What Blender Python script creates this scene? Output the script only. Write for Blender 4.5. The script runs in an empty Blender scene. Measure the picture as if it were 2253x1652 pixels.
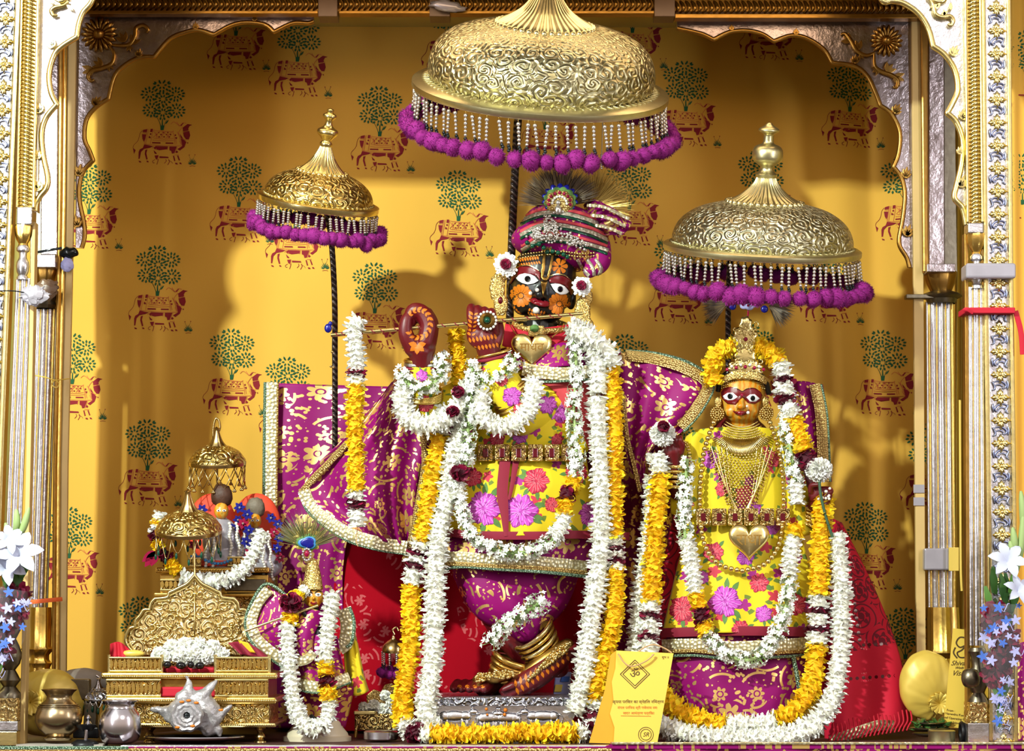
import bpy, bmesh, math, random
from math import pi, sin, cos, tan, atan2, radians, sqrt, floor
from mathutils import Vector, Matrix, noise
from mathutils.bvhtree import BVHTree
from mathutils.geometry import tessellate_polygon

random.seed(7)
SC = bpy.context.scene
COL = SC.collection

# ---------------------------------------------------------------- camera
FPX = 5000.0
TH = radians(6.0)
CAM = Vector((0.0, -5.0, 0.292))
cam = bpy.data.cameras.new('camera')
cam.sensor_width = 36.0
cam.lens = 36.0 * FPX / 2253.0
cam.clip_end = 60
cam_ob = bpy.data.objects.new('camera', cam)
cam_ob.location = CAM
cam_ob.rotation_euler = (pi / 2 + TH, 0, 0)
COL.objects.link(cam_ob)
SC.camera = cam_ob


def ray(px, py):
    a = (px - 1126.5) / FPX
    b = (826.0 - py) / FPX
    return Vector((a, cos(TH) - b * sin(TH), sin(TH) + b * cos(TH)))


def P(px, py, y):
    d = ray(px, py)
    return CAM + d * ((y - CAM.y) / d.y)


def K(px, py, y):
    d = ray(px, py)
    return (y - CAM.y) / d.y / FPX


# ---------------------------------------------------------------- world, lights, exposure
SC.view_settings.view_transform = 'Standard'
SC.view_settings.look = 'None'
SC.view_settings.exposure = 0.0
SC.view_settings.gamma = 1.0
SC.view_settings.use_curve_mapping = False
SC.cycles.max_bounces = 6
SC.cycles.diffuse_bounces = 3
SC.cycles.glossy_bounces = 3
SC.cycles.transmission_bounces = 5
SC.cycles.transparent_max_bounces = 12
SC.cycles.caustics_reflective = False
SC.cycles.caustics_refractive = False
SC.cycles.sample_clamp_indirect = 4.0

w = bpy.data.worlds.new('hall')
SC.world = w
w.use_nodes = True
nt = w.node_tree
nt.nodes.clear()
o_ = nt.nodes.new('ShaderNodeOutputWorld')
b_ = nt.nodes.new('ShaderNodeBackground')
t_ = nt.nodes.new('ShaderNodeTexCoord')
s_ = nt.nodes.new('ShaderNodeSeparateXYZ')
r_ = nt.nodes.new('ShaderNodeValToRGB')
m_ = nt.nodes.new('ShaderNodeMapRange')
m_.inputs[1].default_value = -1
m_.inputs[2].default_value = 1
nt.links.new(t_.outputs['Generated'], s_.inputs[0])
nt.links.new(s_.outputs[2], m_.inputs[0])
nt.links.new(m_.outputs[0], r_.inputs[0])
cr = r_.color_ramp
cr.elements[0].position = 0.0
cr.elements[0].color = (0.16, 0.11, 0.07, 1)
cr.elements[1].position = 1.0
cr.elements[1].color = (0.75, 0.70, 0.66, 1)
e = cr.elements.new(0.47)
e.color = (0.24, 0.19, 0.14, 1)
e = cr.elements.new(0.56)
e.color = (0.86, 0.68, 0.54, 1)
b_.inputs[1].default_value = 0.86
nt.links.new(r_.outputs[0], b_.inputs[0])
nt.links.new(b_.outputs[0], o_.inputs[0])


def area(name, loc, target, size, power, color, size_y=None):
    L = bpy.data.lights.new(name, 'AREA')
    L.energy = power
    L.color = color
    L.size = size
    if size_y:
        L.shape = 'RECTANGLE'
        L.size_y = size_y
    ob = bpy.data.objects.new(name, L)
    ob.location = loc
    ob.rotation_euler = (Vector(target) - Vector(loc)).to_track_quat('-Z', 'Y').to_euler()
    COL.objects.link(ob)
    return ob


_U = P(708, 250, 0.49)
_S = P(935, 480, 0.97)
_d = (_S - _U).normalized()
KEY = _U - _d * 4.2
area('key_lamp', KEY, _U, 0.13, 285, (0.88, 1.0, 0.88))
area('front_fill', (0.9, -3.6, 3.0), (0.1, 0.4, 0.7), 1.2, 34, (1.0, 0.91, 0.80))  # broad soft fill added in front, not a known lamp
area('side_fill', (-1.9, -1.5, 1.2), (-0.7, 0.4, 0.7), 0.12, 22, (0.93, 0.95, 1.0), 1.6)  # unseen fill added at the left for the silver front
area('side_fill', (2.0, -1.5, 1.2), (0.7, 0.4, 0.7), 0.12, 22, (0.90, 0.92, 1.0), 1.6)  # matching unseen fill added at the right

area('niche_fill', (0.0, 0.34, 1.80), (0.0, 0.75, 0.6), 1.6, 3.2, (1.0, 0.70, 0.42), 0.12)  # unseen warm fill added to brighten the shaded upper backdrop

# ---------------------------------------------------------------- materials
MATS = {}


class N:
    """small node-tree helper"""

    def __init__(self, name):
        self.m = bpy.data.materials.new(name)
        self.m.use_nodes = True
        self.t = self.m.node_tree
        self.b = self.t.nodes['Principled BSDF']
        MATS[name] = self.m

    def n(self, kind, **kw):
        nd = self.t.nodes.new('ShaderNode' + kind)
        for k, v in kw.items():
            setattr(nd, k, v)
        return nd

    def l(self, a, b):
        self.t.links.new(a, b)

    def val(self, sock, v):
        if hasattr(v, 'is_output'):
            self.l(v, sock)
        elif v is not None:
            sock.default_value = v

    def math(self, op, a, b=None, c=None, clamp=False):
        nd = self.n('Math', operation=op, use_clamp=clamp)
        self.val(nd.inputs[0], a)
        if b is not None:
            self.val(nd.inputs[1], b)
        if c is not None:
            self.val(nd.inputs[2], c)
        return nd.outputs[0]

    def mix(self, f, a, b):
        nd = self.n('Mix', data_type='RGBA')
        self.val(nd.inputs[0], f)
        for i, v in ((6, a), (7, b)):
            if isinstance(v, tuple):
                v = tuple(v[:3]) + (1,)
            self.val(nd.inputs[i], v)
        return nd.outputs[2]

    def coord(self, kind='Object', scale=1.0):
        c = self.n('TexCoord').outputs[kind]
        mp = self.n('Mapping')
        self.l(c, mp.inputs[0])
        mp.inputs['Scale'].default_value = (scale,) * 3 if not isinstance(scale, tuple) else scale
        return mp.outputs[0]

    def noise(self, co, scale, detail=2.0, rough=0.5):
        nd = self.n('TexNoise')
        self.l(co, nd.inputs['Vector'])
        nd.inputs['Scale'].default_value = scale
        nd.inputs['Detail'].default_value = detail
        nd.inputs['Roughness'].default_value = rough
        return nd

    def cell(self, co, dims='2D', rnd=0.75):
        """voronoi cell-local polar coordinates: r, angle, random"""
        v = self.n('TexVoronoi', voronoi_dimensions=dims)
        self.l(co, v.inputs['Vector'])
        v.inputs['Scale'].default_value = 1.0
        v.inputs['Randomness'].default_value = rnd
        sb = self.n('VectorMath', operation='SUBTRACT')
        self.l(co, sb.inputs[0])
        self.l(v.outputs['Position'], sb.inputs[1])
        sp = self.n('SeparateXYZ')
        self.l(sb.outputs[0], sp.inputs[0])
        cs = self.n('SeparateColor')
        self.l(v.outputs['Color'], cs.inputs[0])
        yy = sp.outputs[1] if dims == '2D' else sp.outputs[2]
        a = self.math('ARCTAN2', yy, sp.outputs[0])
        return v.outputs['Distance'], a, cs.outputs

    def bump(self, h, strength=0.4, dist=0.002):
        b = self.n('Bump')
        b.inputs['Strength'].default_value = strength
        b.inputs['Distance'].default_value = dist
        self.l(h, b.inputs['Height'])
        self.l(b.outputs[0], self.b.inputs['Normal'])

    def fin(self, col=None, rough=0.5, metal=0.0, **kw):
        if isinstance(col, tuple):
            col = tuple(col[:3]) + (1,)
        self.val(self.b.inputs['Base Color'], col)
        self.val(self.b.inputs['Roughness'], rough)
        self.val(self.b.inputs['Metallic'], metal)
        for k, v in kw.items():
            self.val(self.b.inputs[k.replace('_', ' ')], v)
        return self.m


def srgb(r, g, b):
    f = lambda c: (c / 255 / 12.92) if c <= 10 else (((c / 255) + 0.055) / 1.055) ** 2.4
    return (f(r), f(g), f(b))


def plain(name, rgb, rough=0.5, metal=0.0, var=0.12, nscale=40, bump=0.0, **kw):
    q = N(name)
    co = q.coord()
    nz = q.noise(co, nscale, 3)
    c = srgb(*rgb)
    d = tuple(x * (1 - var) for x in c)
    l = tuple(min(1, x * (1 + var)) for x in c)
    col = q.mix(nz.outputs[0], d, l)
    if bump:
        q.bump(nz.outputs[0], bump, 0.002)
    return q.fin(col, rough, metal, **kw)


def island(name, rgb_a, rgb_b, rough=0.6, sub=0.0, **kw):
    """colour varies from one loose piece to the next"""
    q = N(name)
    g = q.n('NewGeometry')
    col = q.mix(g.outputs['Random Per Island'], srgb(*rgb_a), srgb(*rgb_b))
    if sub:
        q.b.inputs['Subsurface Weight'].default_value = sub
        q.b.inputs['Subsurface Radius'].default_value = (0.004, 0.004, 0.003)
    return q.fin(col, rough, **kw)


def scroll(name, rgb, dark, rough=0.3, scale=26.0, strength=0.8, uv='UV', metal=1.0, depth=0.0022, dims='2D', fl=1.0):
    """embossed floral scroll-work in metal"""
    q = N(name)
    co0 = q.coord(uv, scale)
    nz = q.noise(co0, 1.6, 1)
    ad = q.n('VectorMath', operation='MULTIPLY_ADD')
    q.l(nz.outputs['Color'], ad.inputs[0])
    ad.inputs[1].default_value = (0.35, 0.35, 0.35)
    q.l(co0, ad.inputs[2])
    r, a, cs = q.cell(ad.outputs[0], dims, 0.8)
    sgn = q.math('SIGN', q.math('SUBTRACT', cs[0], 0.5))
    sp = q.math('SINE', q.math('ADD', q.math('MULTIPLY', r, 21.0), q.math('MULTIPLY', a, sgn)))
    leaf = q.math('SINE', q.math('MULTIPLY_ADD', a, 7.0, q.math('MULTIPLY', r, 6.0)))
    edge = q.math('GREATER_THAN', r, 0.42)
    h = q.math('ADD', q.math('MULTIPLY', sp, 0.6), q.math('MULTIPLY', q.math('MULTIPLY', leaf, edge), 0.5 * fl))
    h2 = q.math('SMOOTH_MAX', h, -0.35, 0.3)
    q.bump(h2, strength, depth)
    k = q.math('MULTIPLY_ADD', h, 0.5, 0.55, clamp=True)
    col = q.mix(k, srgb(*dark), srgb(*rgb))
    return q.fin(col, rough, metal)


def foil(name, base, gold=(236, 196, 120), scale=9.0, uv='UV', dims='2D', dens=0.0, rough=0.55):
    """silk printed with gold-foil flowers, scrolls and dots"""
    q = N(name)
    co = q.coord(uv, scale)
    r, a, cs = q.cell(co, dims, 0.7)
    pet = q.math('ABSOLUTE', q.math('COSINE', q.math('MULTIPLY', a, 3.5)))
    R = q.math('MULTIPLY', q.math('MULTIPLY_ADD', pet, 0.13, 0.145), q.math('MULTIPLY_ADD', cs[1], 0.6, 0.65))
    fl = q.math('LESS_THAN', r, R)
    ring = q.math('COMPARE', r, 0.075, 0.018)
    fl = q.math('SUBTRACT', fl, ring, clamp=True)
    # curling stems round each cell
    sp = q.math('SINE', q.math('ADD', q.math('MULTIPLY', r, 17.0), q.math('MULTIPLY_ADD', a, 1.0, q.math('MULTIPLY', cs[0], 6.0))))
    st = q.math('GREATER_THAN', sp, 0.86 - dens)
    sel = q.math('GREATER_THAN', q.math('SINE', q.math('MULTIPLY_ADD', a, 2.0, q.math('MULTIPLY', cs[2], 6.0))), 0.25)
    st = q.math('MULTIPLY', q.math('MULTIPLY', st, sel), q.math('GREATER_THAN', r, 0.3))
    # dots and leaves
    co2 = q.coord(uv, scale * 5.2)
    r2, a2, cs2 = q.cell(co2, dims, 0.9)
    dot = q.math('LESS_THAN', r2, q.math('MULTIPLY', cs2[0], 0.27))
    lf = q.math('LESS_THAN', r2, q.math('MULTIPLY', q.math('ABSOLUTE', q.math('COSINE', q.math('ADD', a2, q.math('MULTIPLY', cs2[1], 3.0)))), 0.42))
    lf = q.math('MULTIPLY', lf, q.math('GREATER_THAN', cs2[2], 0.66))
    mask = q.math('MAXIMUM', q.math('MAXIMUM', fl, st), q.math('MAXIMUM', dot, lf))
    nz = q.noise(q.coord(uv, 1.0), 30, 3)
    worn = q.math('GREATER_THAN', nz.outputs[0], 0.34)
    mask = q.math('MULTIPLY', mask, worn)
    wv = q.noise(q.coord(uv, 1.0), 9, 2)
    b0 = srgb(*base)
    basec = q.mix(wv.outputs[0], tuple(x * 0.72 for x in b0), tuple(min(1, x * 1.25) for x in b0))
    col = q.mix(mask, basec, srgb(*gold))
    rg = q.math('MULTIPLY_ADD', mask, 0.32 - rough, rough)
    q.b.inputs['Sheen Weight'].default_value = 0.05
    q.b.inputs['Specular IOR Level'].default_value = 0.2
    q.b.inputs['Sheen Tint'].default_value = srgb(*base) + (1,)
    return q.fin(col, rg, q.math('MULTIPLY', mask, 0.75))


def lace(name, a=(238, 232, 204), b=(176, 160, 112), scale=190.0, uv='UV', edge=None):
    """beaded braid / lace: rows of small shiny lumps"""
    q = N(name)
    co = q.coord(uv, scale)
    r, an, cs = q.cell(co, '2D' if uv == 'UV' else '3D', 0.6)
    h = q.math('SUBTRACT', 0.6, r, clamp=True)
    q.bump(h, 0.9, 0.0025)
    col = q.mix(q.math('MULTIPLY', h, 1.8, clamp=True), srgb(*b), srgb(*a))
    return q.fin(col, 0.32, 0.55)


silver = N('silver')
_c = silver.coord('Object')
_n1 = silver.noise(_c, 55, 4, 0.6)
_n2 = silver.noise(_c, 9, 2)
silver.bump(_n1.outputs[0], 0.35, 0.0035)
silver.fin(silver.mix(_n2.outputs[0], srgb(196, 192, 200), srgb(238, 238, 244)), 0.27, 1.0)
oldsilver = N('old_silver')
_c = oldsilver.coord('Object')
_n1 = oldsilver.noise(_c, 40, 4, 0.6)
_n2 = oldsilver.noise(_c, 14, 4, 0.7)
oldsilver.bump(_n1.outputs[0], 0.5, 0.005)
oldsilver.fin(oldsilver.mix(_n2.outputs[0], srgb(120, 100, 95), srgb(215, 205, 210)), 0.3, 1.0)
plain('gold', (230, 192, 104), 0.26, 1.0, 0.22, 60, 0.25)
plain('gold_dark', (166, 126, 62), 0.33, 1.0, 0.3, 50, 0.3)
plain('gold_pale', (236, 216, 148), 0.24, 1.0, 0.15, 60, 0.2)
plain('gilt', (208, 198, 152), 0.36, 1.0, 0.15, 70, 0.12)
plain('brass', (198, 170, 114), 0.24, 1.0, 0.15, 20, 0.05)
plain('old_brass', (176, 156, 122), 0.26, 1.0, 0.2, 14, 0.05)
plain('steel', (205, 200, 208), 0.2, 1.0, 0.08, 18, 0.06)
plain('tarnish', (120, 112, 96), 0.35, 1.0, 0.3, 60, 0.3)
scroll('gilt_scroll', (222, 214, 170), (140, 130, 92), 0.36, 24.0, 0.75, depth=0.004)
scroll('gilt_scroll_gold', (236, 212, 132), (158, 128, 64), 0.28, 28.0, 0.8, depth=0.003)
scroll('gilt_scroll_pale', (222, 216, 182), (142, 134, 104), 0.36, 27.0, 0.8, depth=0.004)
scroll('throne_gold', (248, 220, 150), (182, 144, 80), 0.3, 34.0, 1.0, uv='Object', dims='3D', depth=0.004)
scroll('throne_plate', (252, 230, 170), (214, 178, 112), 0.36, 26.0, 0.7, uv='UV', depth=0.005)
scroll('silver_scroll', (236, 238, 250), (120, 124, 150), 0.3, 30.0, 0.9, uv='Object', dims='3D', depth=0.004)
scroll('filigree', (255, 232, 156), (214, 172, 90), 0.4, 70.0, 0.7, uv='Object', dims='3D', depth=0.002)
plain('iron', (58, 50, 48), 0.45, 0.7, 0.3, 90, 0.3)
plain('bead_silver', (224, 218, 212), 0.22, 0.85, 0.1, 300)
plain('pearl', (240, 234, 222), 0.2, 0.1, 0.05, 200)
plain('bead_dark', (24, 30, 34), 0.2, 0.2, 0.3, 200)
plain('bead_gold', (230, 202, 130), 0.25, 1.0, 0.2, 200)
plain('emerald', (8, 70, 50), 0.12, 0.1, 0.2, 100)
plain('ruby', (150, 12, 60), 0.12, 0.1, 0.2, 100)
plain('garnet', (90, 6, 22), 0.15, 0.1, 0.2, 100)
plain('sapphire', (18, 24, 130), 0.25, 0.2, 0.3, 100)
plain('turquoise', (60, 130, 190), 0.2, 0.0, 0.2, 100)
island('pompom', (92, 4, 84), (158, 20, 134), 0.85)
island('white_petal', (244, 244, 232), (255, 255, 255), 0.55, 0.0)
island('jasmine_petal', (226, 232, 216), (255, 255, 255), 0.5, 0.0)
island('yellow_petal', (252, 206, 10), (255, 236, 60), 0.55, 0.0)
island('rose_petal', (84, 4, 34), (150, 12, 62), 0.55, 0.0)
island('green_stem', (120, 150, 84), (176, 196, 130), 0.6, 0.0)
island('dark_leaf', (30, 70, 26), (84, 130, 50), 0.5, 0.0)
plain('white_core', (238, 238, 222), 0.8, 0, 0.1)
plain('yellow_core', (240, 180, 0), 0.8, 0, 0.1)
plain('rose_core', (70, 2, 28), 0.8, 0, 0.1)
island('plume', (60, 44, 34), (120, 96, 60), 0.5, 0.0)
island('plume_green', (60, 84, 44), (134, 116, 66), 0.4, 0.0)
island('plume_gold', (150, 110, 40), (240, 206, 110), 0.3, 0.0, metal=0.6)
foil('silk_magenta', (138, 6, 100), scale=11.0, uv='UV')
foil('silk_magenta_fine', (150, 12, 112), (206, 168, 90), scale=15.0, uv='UV')
foil('silk_wine', (128, 8, 74), (226, 176, 90), scale=12.0, uv='UV')
foil('silk_wine_obj', (96, 6, 60), scale=13.0, uv='Object', dims='3D')
foil('silk_magenta_obj', (138, 6, 100), scale=15.0, uv='Object', dims='3D', dens=.12)
lace('lace_silver', scale=115.0)
lace('lace_obj', (246, 242, 228), (190, 182, 160), 115.0, 'Object')
lace('lace_gold', (226, 196, 122), (140, 104, 50), 210.0)
lace('lace_green', (170, 196, 170), (60, 92, 70), 240.0)
plain('red_cloth', (190, 12, 42), 0.75, 0, 0.12, 12)
plain('crimson_trim', (130, 8, 42), 0.75, 0, 0.1, 20)
plain('coral_cloth', (208, 70, 78), 0.8, 0, 0.1, 60)
plain('yellow_cloth', (222, 178, 14), 0.7, 0, 0.1, 14)
plain('yellow_silk', (222, 190, 84), 0.38, 0.15, 0.2, 8, 0.1)
plain('grey_print', (160, 150, 140), 0.7, 0, 0.3, 40)
plain('peony_a', (150, 30, 140), 0.7, 0, 0.2, 90)
plain('peony_b', (196, 74, 190), 0.7, 0, 0.2, 120)
plain('peony_c', (226, 130, 222), 0.7, 0, 0.1, 120)
plain('rosered_a', (168, 14, 60), 0.7, 0, 0.2, 90)
plain('rosered_b', (214, 50, 80), 0.7, 0, 0.2, 120)
plain('rosered_c', (236, 120, 132), 0.7, 0, 0.1, 120)
plain('print_green', (88, 128, 60), 0.7, 0, 0.3, 120)
plain('print_darkgreen', (52, 84, 58), 0.7, 0, 0.3, 120)
plain('motif_green', (22, 84, 48), 0.85, 0, 0.15, 60)
plain('motif_red', (132, 16, 30), 0.85, 0, 0.12, 60)
plain('motif_pink', (200, 104, 60), 0.85, 0, 0.1, 60)
plain('black_skin', (20, 17, 18), 0.33, 0, 0.2, 50)
plain('red_skin', (98, 8, 18), 0.42, 0, 0.15, 50)
plain('lid_red', (112, 8, 20), 0.3, 0, 0.1, 50)
plain('lip_red', (124, 8, 28), 0.25, 0, 0.1, 50)
plain('paint_orange', (206, 112, 6), 0.55, 0, 0.1, 90)
plain('paint_brown', (84, 26, 14), 0.55, 0, 0.1, 90)
plain('eye_white', (246, 246, 246), 0.35, 0, 0.02, 50)
plain('eye_black', (8, 8, 12), 0.15, 0, 0.1, 50)
plain('beige_board', (206, 172, 108), 0.6, 0, 0.12, 14)
plain('tape', (110, 84, 62), 0.35, 0, 0.2, 30)
plain('tape_grey', (170, 165, 175), 0.25, 0.3, 0.15, 30)
plain('marble', (214, 200, 172), 0.35, 0, 0.1, 14)
plain('dark_wood', (60, 28, 22), 0.6, 0, 0.3, 20)
plain('black_iron', (22, 22, 26), 0.4, 0.4, 0.2, 50)
plain('card_yellow', (246, 208, 84), 0.6, 0, 0.04, 8)
plain('card_orange', (226, 166, 40), 0.6, 0, 0.15, 10)
plain('ink_orange', (214, 110, 40), 0.7, 0, 0.1, 50)
plain('ink_brown', (84, 62, 30), 0.7, 0, 0.1, 50)
plain('string_tan', (196, 156, 110), 0.8, 0, 0.1, 80)
plain('orange_cloth', (226, 70, 40), 0.7, 0, 0.15, 40)
plain('blue_cloth', (40, 34, 170), 0.6, 0, 0.3, 60)
plain('brown_hair', (70, 40, 24), 0.6, 0, 0.4, 120, 0.6)
plain('grey_hair', (112, 100, 84), 0.6, 0, 0.3, 120, 0.6)
plain('lilac_print', (176, 176, 226), 0.5, 0, 0.1, 80)
plain('blue_print', (70, 110, 200), 0.5, 0, 0.1, 80)
plain('lily_white', (192, 196, 216), 0.5, 0, 0.05, 30)
plain('wall_cream', (196, 178, 92), 0.8, 0, 0.1, 6)
plain('wet_leaf', (52, 96, 34), 0.4, 0, 0.3, 60)
plain('orange_string', (232, 100, 40), 0.7, 0, 0.1, 60)
plain('black_stone', (14, 12, 16), 0.12, 0, 0.2, 60)

# yellow printed backdrop cotton
q = N('backdrop_cotton')
co = q.coord()
n1 = q.noise(co, 2.2, 3)
wv = q.noise(q.coord('Object', (400, 400, 60)), 1.0, 1)
col = q.mix(n1.outputs[0], srgb(214, 160, 58), srgb(228, 177, 66))
q.bump(wv.outputs[0], 0.15, 0.0006)
q.fin(col, 0.85)
q.b.inputs['Sheen Weight'].default_value = 0.1

# yellow dress cotton with small sprigs
for _nm, _uv, _dm in (('dress_yellow', 'UV', '2D'), ('dress_yellow_obj', 'Object', '3D')):
    q = N(_nm)
    co = q.coord(_uv, 17.0)
    r, a, cs = q.cell(co, _dm, 0.85)
    nz = q.noise(q.coord(_uv, 1.0), 120, 2)
    R = q.math('MULTIPLY', q.math('MULTIPLY_ADD', q.math('ABSOLUTE', q.math('COSINE', q.math('MULTIPLY', a, 2.5))), 0.12, 0.16), q.math('GREATER_THAN', cs[0], 0.45))
    fl = q.math('LESS_THAN', q.math('MULTIPLY_ADD', nz.outputs[0], 0.16, r), q.math('ADD', R, 0.06))
    fl = q.math('MULTIPLY', fl, q.math('GREATER_THAN', cs[0], 0.45))
    lf = q.math('MULTIPLY', q.math('GREATER_THAN', q.math('SINE', q.math('MULTIPLY_ADD', a, 3.0, q.math('MULTIPLY', cs[2], 6.0))), 0.6), q.math('COMPARE', r, 0.34, 0.08))
    lf = q.math('MULTIPLY', lf, q.math('GREATER_THAN', cs[0], 0.4))
    hue = q.mix(q.math('GREATER_THAN', cs[1], 0.5), srgb(164, 30, 130), srgb(200, 50, 70))
    base = q.mix(q.noise(q.coord(_uv, 1.0), 7, 2).outputs[0], srgb(214, 190, 0), srgb(246, 216, 20))
    c1 = q.mix(lf, base, srgb(110, 130, 40))
    q.fin(q.mix(fl, c1, hue), 0.7)
    q.b.inputs['Sheen Weight'].default_value = 0.15

# red brocade with pale pinkish arabesques
q = N('red_brocade')
co = q.coord('UV', 17.0)
r, a, cs = q.cell(co, '2D', 0.6)
sp = q.math('SINE', q.math('ADD', q.math('MULTIPLY', r, 24.0), q.math('MULTIPLY', a, 2.0)))
arms = q.math('GREATER_THAN', sp, 0.55)
pet = q.math('LESS_THAN', r, q.math('MULTIPLY_ADD', q.math('ABSOLUTE', q.math('COSINE', q.math('MULTIPLY', a, 3.0))), 0.16, 0.06))
band = q.math('GREATER_THAN', q.math('SINE', q.math('MULTIPLY_ADD', a, 3.0, q.math('MULTIPLY', cs[1], 6.0))), 0.1)
msk = q.math('MAXIMUM', pet, q.math('MULTIPLY', arms, band))
big = q.noise(q.coord('UV', 1.0), 5.0, 1)
msk = q.math('MULTIPLY', msk, q.math('GREATER_THAN', big.outputs[0], 0.47))
q.fin(q.mix(q.math('MULTIPLY', msk, 0.45), srgb(162, 0, 24), srgb(226, 130, 130)), 0.9, 0.0, Specular_IOR_Level=0.15)

# red bandana shawl with dark block print
q = N('bandana')
co = q.coord('UV', 15.0)
r, a, cs = q.cell(co, '2D', 0.9)
R = q.math('MULTIPLY_ADD', q.math('ABSOLUTE', q.math('COSINE', q.math('MULTIPLY', a, 3.0))), 0.24, 0.12)
fl = q.math('LESS_THAN', r, R)
ri = q.math('COMPARE', r, 0.16, 0.03)
ln = q.math('GREATER_THAN', q.math('SINE', q.math('MULTIPLY_ADD', r, 26.0, q.math('MULTIPLY', a, 2.0))), 0.7)
dk = q.math('MAXIMUM', q.math('SUBTRACT', fl, ri, clamp=True), ln)
sepn = q.n('SeparateXYZ')
q.l(q.n('TexCoord').outputs['UV'], sepn.inputs[0])
zone = q.math('GREATER_THAN', sepn.outputs[1], 0.205)
dk = q.math('MULTIPLY', dk, zone)
q.fin(q.mix(q.math('MULTIPLY', dk, 0.8), srgb(206, 8, 50), srgb(70, 6, 34)), 0.8)

# clear wrapping film
q = N('clear_film')
q.fin((0.9, 0.92, 1.0), 0.12)
q.b.inputs['Alpha'].default_value = 0.07
q.b.inputs['Specular IOR Level'].default_value = 0.6

# rock crystal look for the shell
q = N('shell_lustre')
co = q.coord()
n1 = q.noise(co, 26, 5, 0.6)
n2 = q.noise(co, 70, 4, 0.7)
q.bump(n2.outputs[0], 0.6, 0.004)
q.fin(q.mix(n1.outputs[0], srgb(96, 74, 58), srgb(214, 214, 222)), 0.3, 0.45)

# striped paint for the goddess face
q = N('face_orange')
co = q.coord('Object')
sx = q.n('SeparateXYZ')
q.l(co, sx.inputs[0])
n1 = q.noise(co, 60, 2)
st = q.math('SINE', q.math('MULTIPLY_ADD', sx.outputs[0], 480.0, q.math('MULTIPLY', n1.outputs[0], 9.0)))
q.fin(q.mix(q.math('GREATER_THAN', st, 0.15), srgb(206, 158, 60), srgb(214, 130, 14)), 0.35)

# iron rod with twisted ribs
q = N('twisted_rod')
co = q.coord()
sx = q.n('SeparateXYZ')
q.l(co, sx.inputs[0])
st = q.math('SINE', q.math('MULTIPLY_ADD', sx.outputs[2], 420.0, q.math('MULTIPLY', sx.outputs[0], 300.0)))
q.bump(st, 0.8, 0.003)
q.fin(q.mix(q.math('MULTIPLY_ADD', st, 0.5, 0.5), srgb(40, 32, 34), srgb(110, 96, 92)), 0.35, 0.7)


def M(n):
    return MATS[n]

# ---------------------------------------------------------------- mesh helpers
def make(name, verts, faces, mat, parent=None, smooth=True, uvs=None, midx=None, kind=None, label=None, auto=None):
    me = bpy.data.meshes.new(name)
    me.from_pydata([tuple(v) for v in verts], [], faces)
    mats = mat if isinstance(mat, (list, tuple)) else [mat]
    for m in mats:
        me.materials.append(M(m) if isinstance(m, str) else m)
    if smooth:
        me.polygons.foreach_set('use_smooth', [True] * len(me.polygons))
    if midx:
        me.polygons.foreach_set('material_index', midx)
    if uvs:
        ul = me.uv_layers.new(name='UVMap')
        for lp in me.loops:
            ul.data[lp.index].uv = uvs[lp.vertex_index]
    if auto is not None:
        try:
            me.set_sharp_from_angle(angle=radians(auto))
        except Exception:
            pass
    return link(name, me, parent, kind, label)


def link(name, me, parent=None, kind=None, label=None, loc=None):
    ob = bpy.data.objects.new(name, me)
    COL.objects.link(ob)
    if parent is not None:
        ob.parent = parent
        base = parent.matrix_basis.translation
        pp = parent.parent
        while pp is not None:
            base = base + pp.matrix_basis.translation
            pp = pp.parent
        ob.location = (Vector(loc) if loc is not None else Vector((0, 0, 0))) - base
    elif loc is not None:
        ob.location = loc
    if kind:
        ob['kind'] = kind
    if label:
        ob['label'] = label
    return ob


def tag(o, label, cat, group=None):
    o['label'] = label
    o['category'] = cat
    if group:
        o['group'] = group
    return o


def thing(name, label, cat, loc=(0, 0, 0), group=None):
    o = bpy.data.objects.new(name, None)
    o.empty_display_size = 0.05
    COL.objects.link(o)
    o.location = loc
    return tag(o, label, cat, group)


class B:
    """vertex / face collector"""

    def __init__(self):
        self.v, self.f, self.m, self.uv = [], [], [], []

    def add(self, vs, fs, mi=0, uv=None):
        n = len(self.v)
        self.v.extend(vs)
        self.f.extend([tuple(i + n for i in f) for f in fs])
        self.m.extend([mi] * len(fs))
        self.uv.extend(uv if uv else [(0.0, 0.0)] * len(vs))
        return self

    def out(self, name, mat, parent=None, smooth=True, kind=None, label=None, auto=None):
        return make(name, self.v, self.f, mat, parent, smooth, self.uv, self.m, kind, label, auto)


def catmull(pts, n):
    """resample a list of tuples with a catmull-rom spline, n points per span"""
    pts = [Vector(p) for p in pts]
    if len(pts) < 3:
        return [pts[0].lerp(pts[-1], i / n) for i in range(n + 1)]
    out = []
    for i in range(len(pts) - 1):
        p0 = pts[max(i - 1, 0)]
        p1, p2 = pts[i], pts[i + 1]
        p3 = pts[min(i + 2, len(pts) - 1)]
        for k in range(n):
            t = k / n
            out.append(0.5 * ((2 * p1) + (p2 - p0) * t + (2 * p0 - 5 * p1 + 4 * p2 - p3) * t * t + (3 * p1 - p0 - 3 * p2 + p3) * t * t * t))
    out.append(pts[-1].copy())
    return out


def resample(pts, ds):
    out = [pts[0].copy()]
    acc = 0.0
    for a, b in zip(pts, pts[1:]):
        L = (b - a).length
        if L < 1e-9:
            continue
        t = ds - acc
        while t <= L:
            out.append(a.lerp(b, t / L))
            t += ds
        acc = (acc + L) % ds if ds > 0 else 0
    return out


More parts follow.
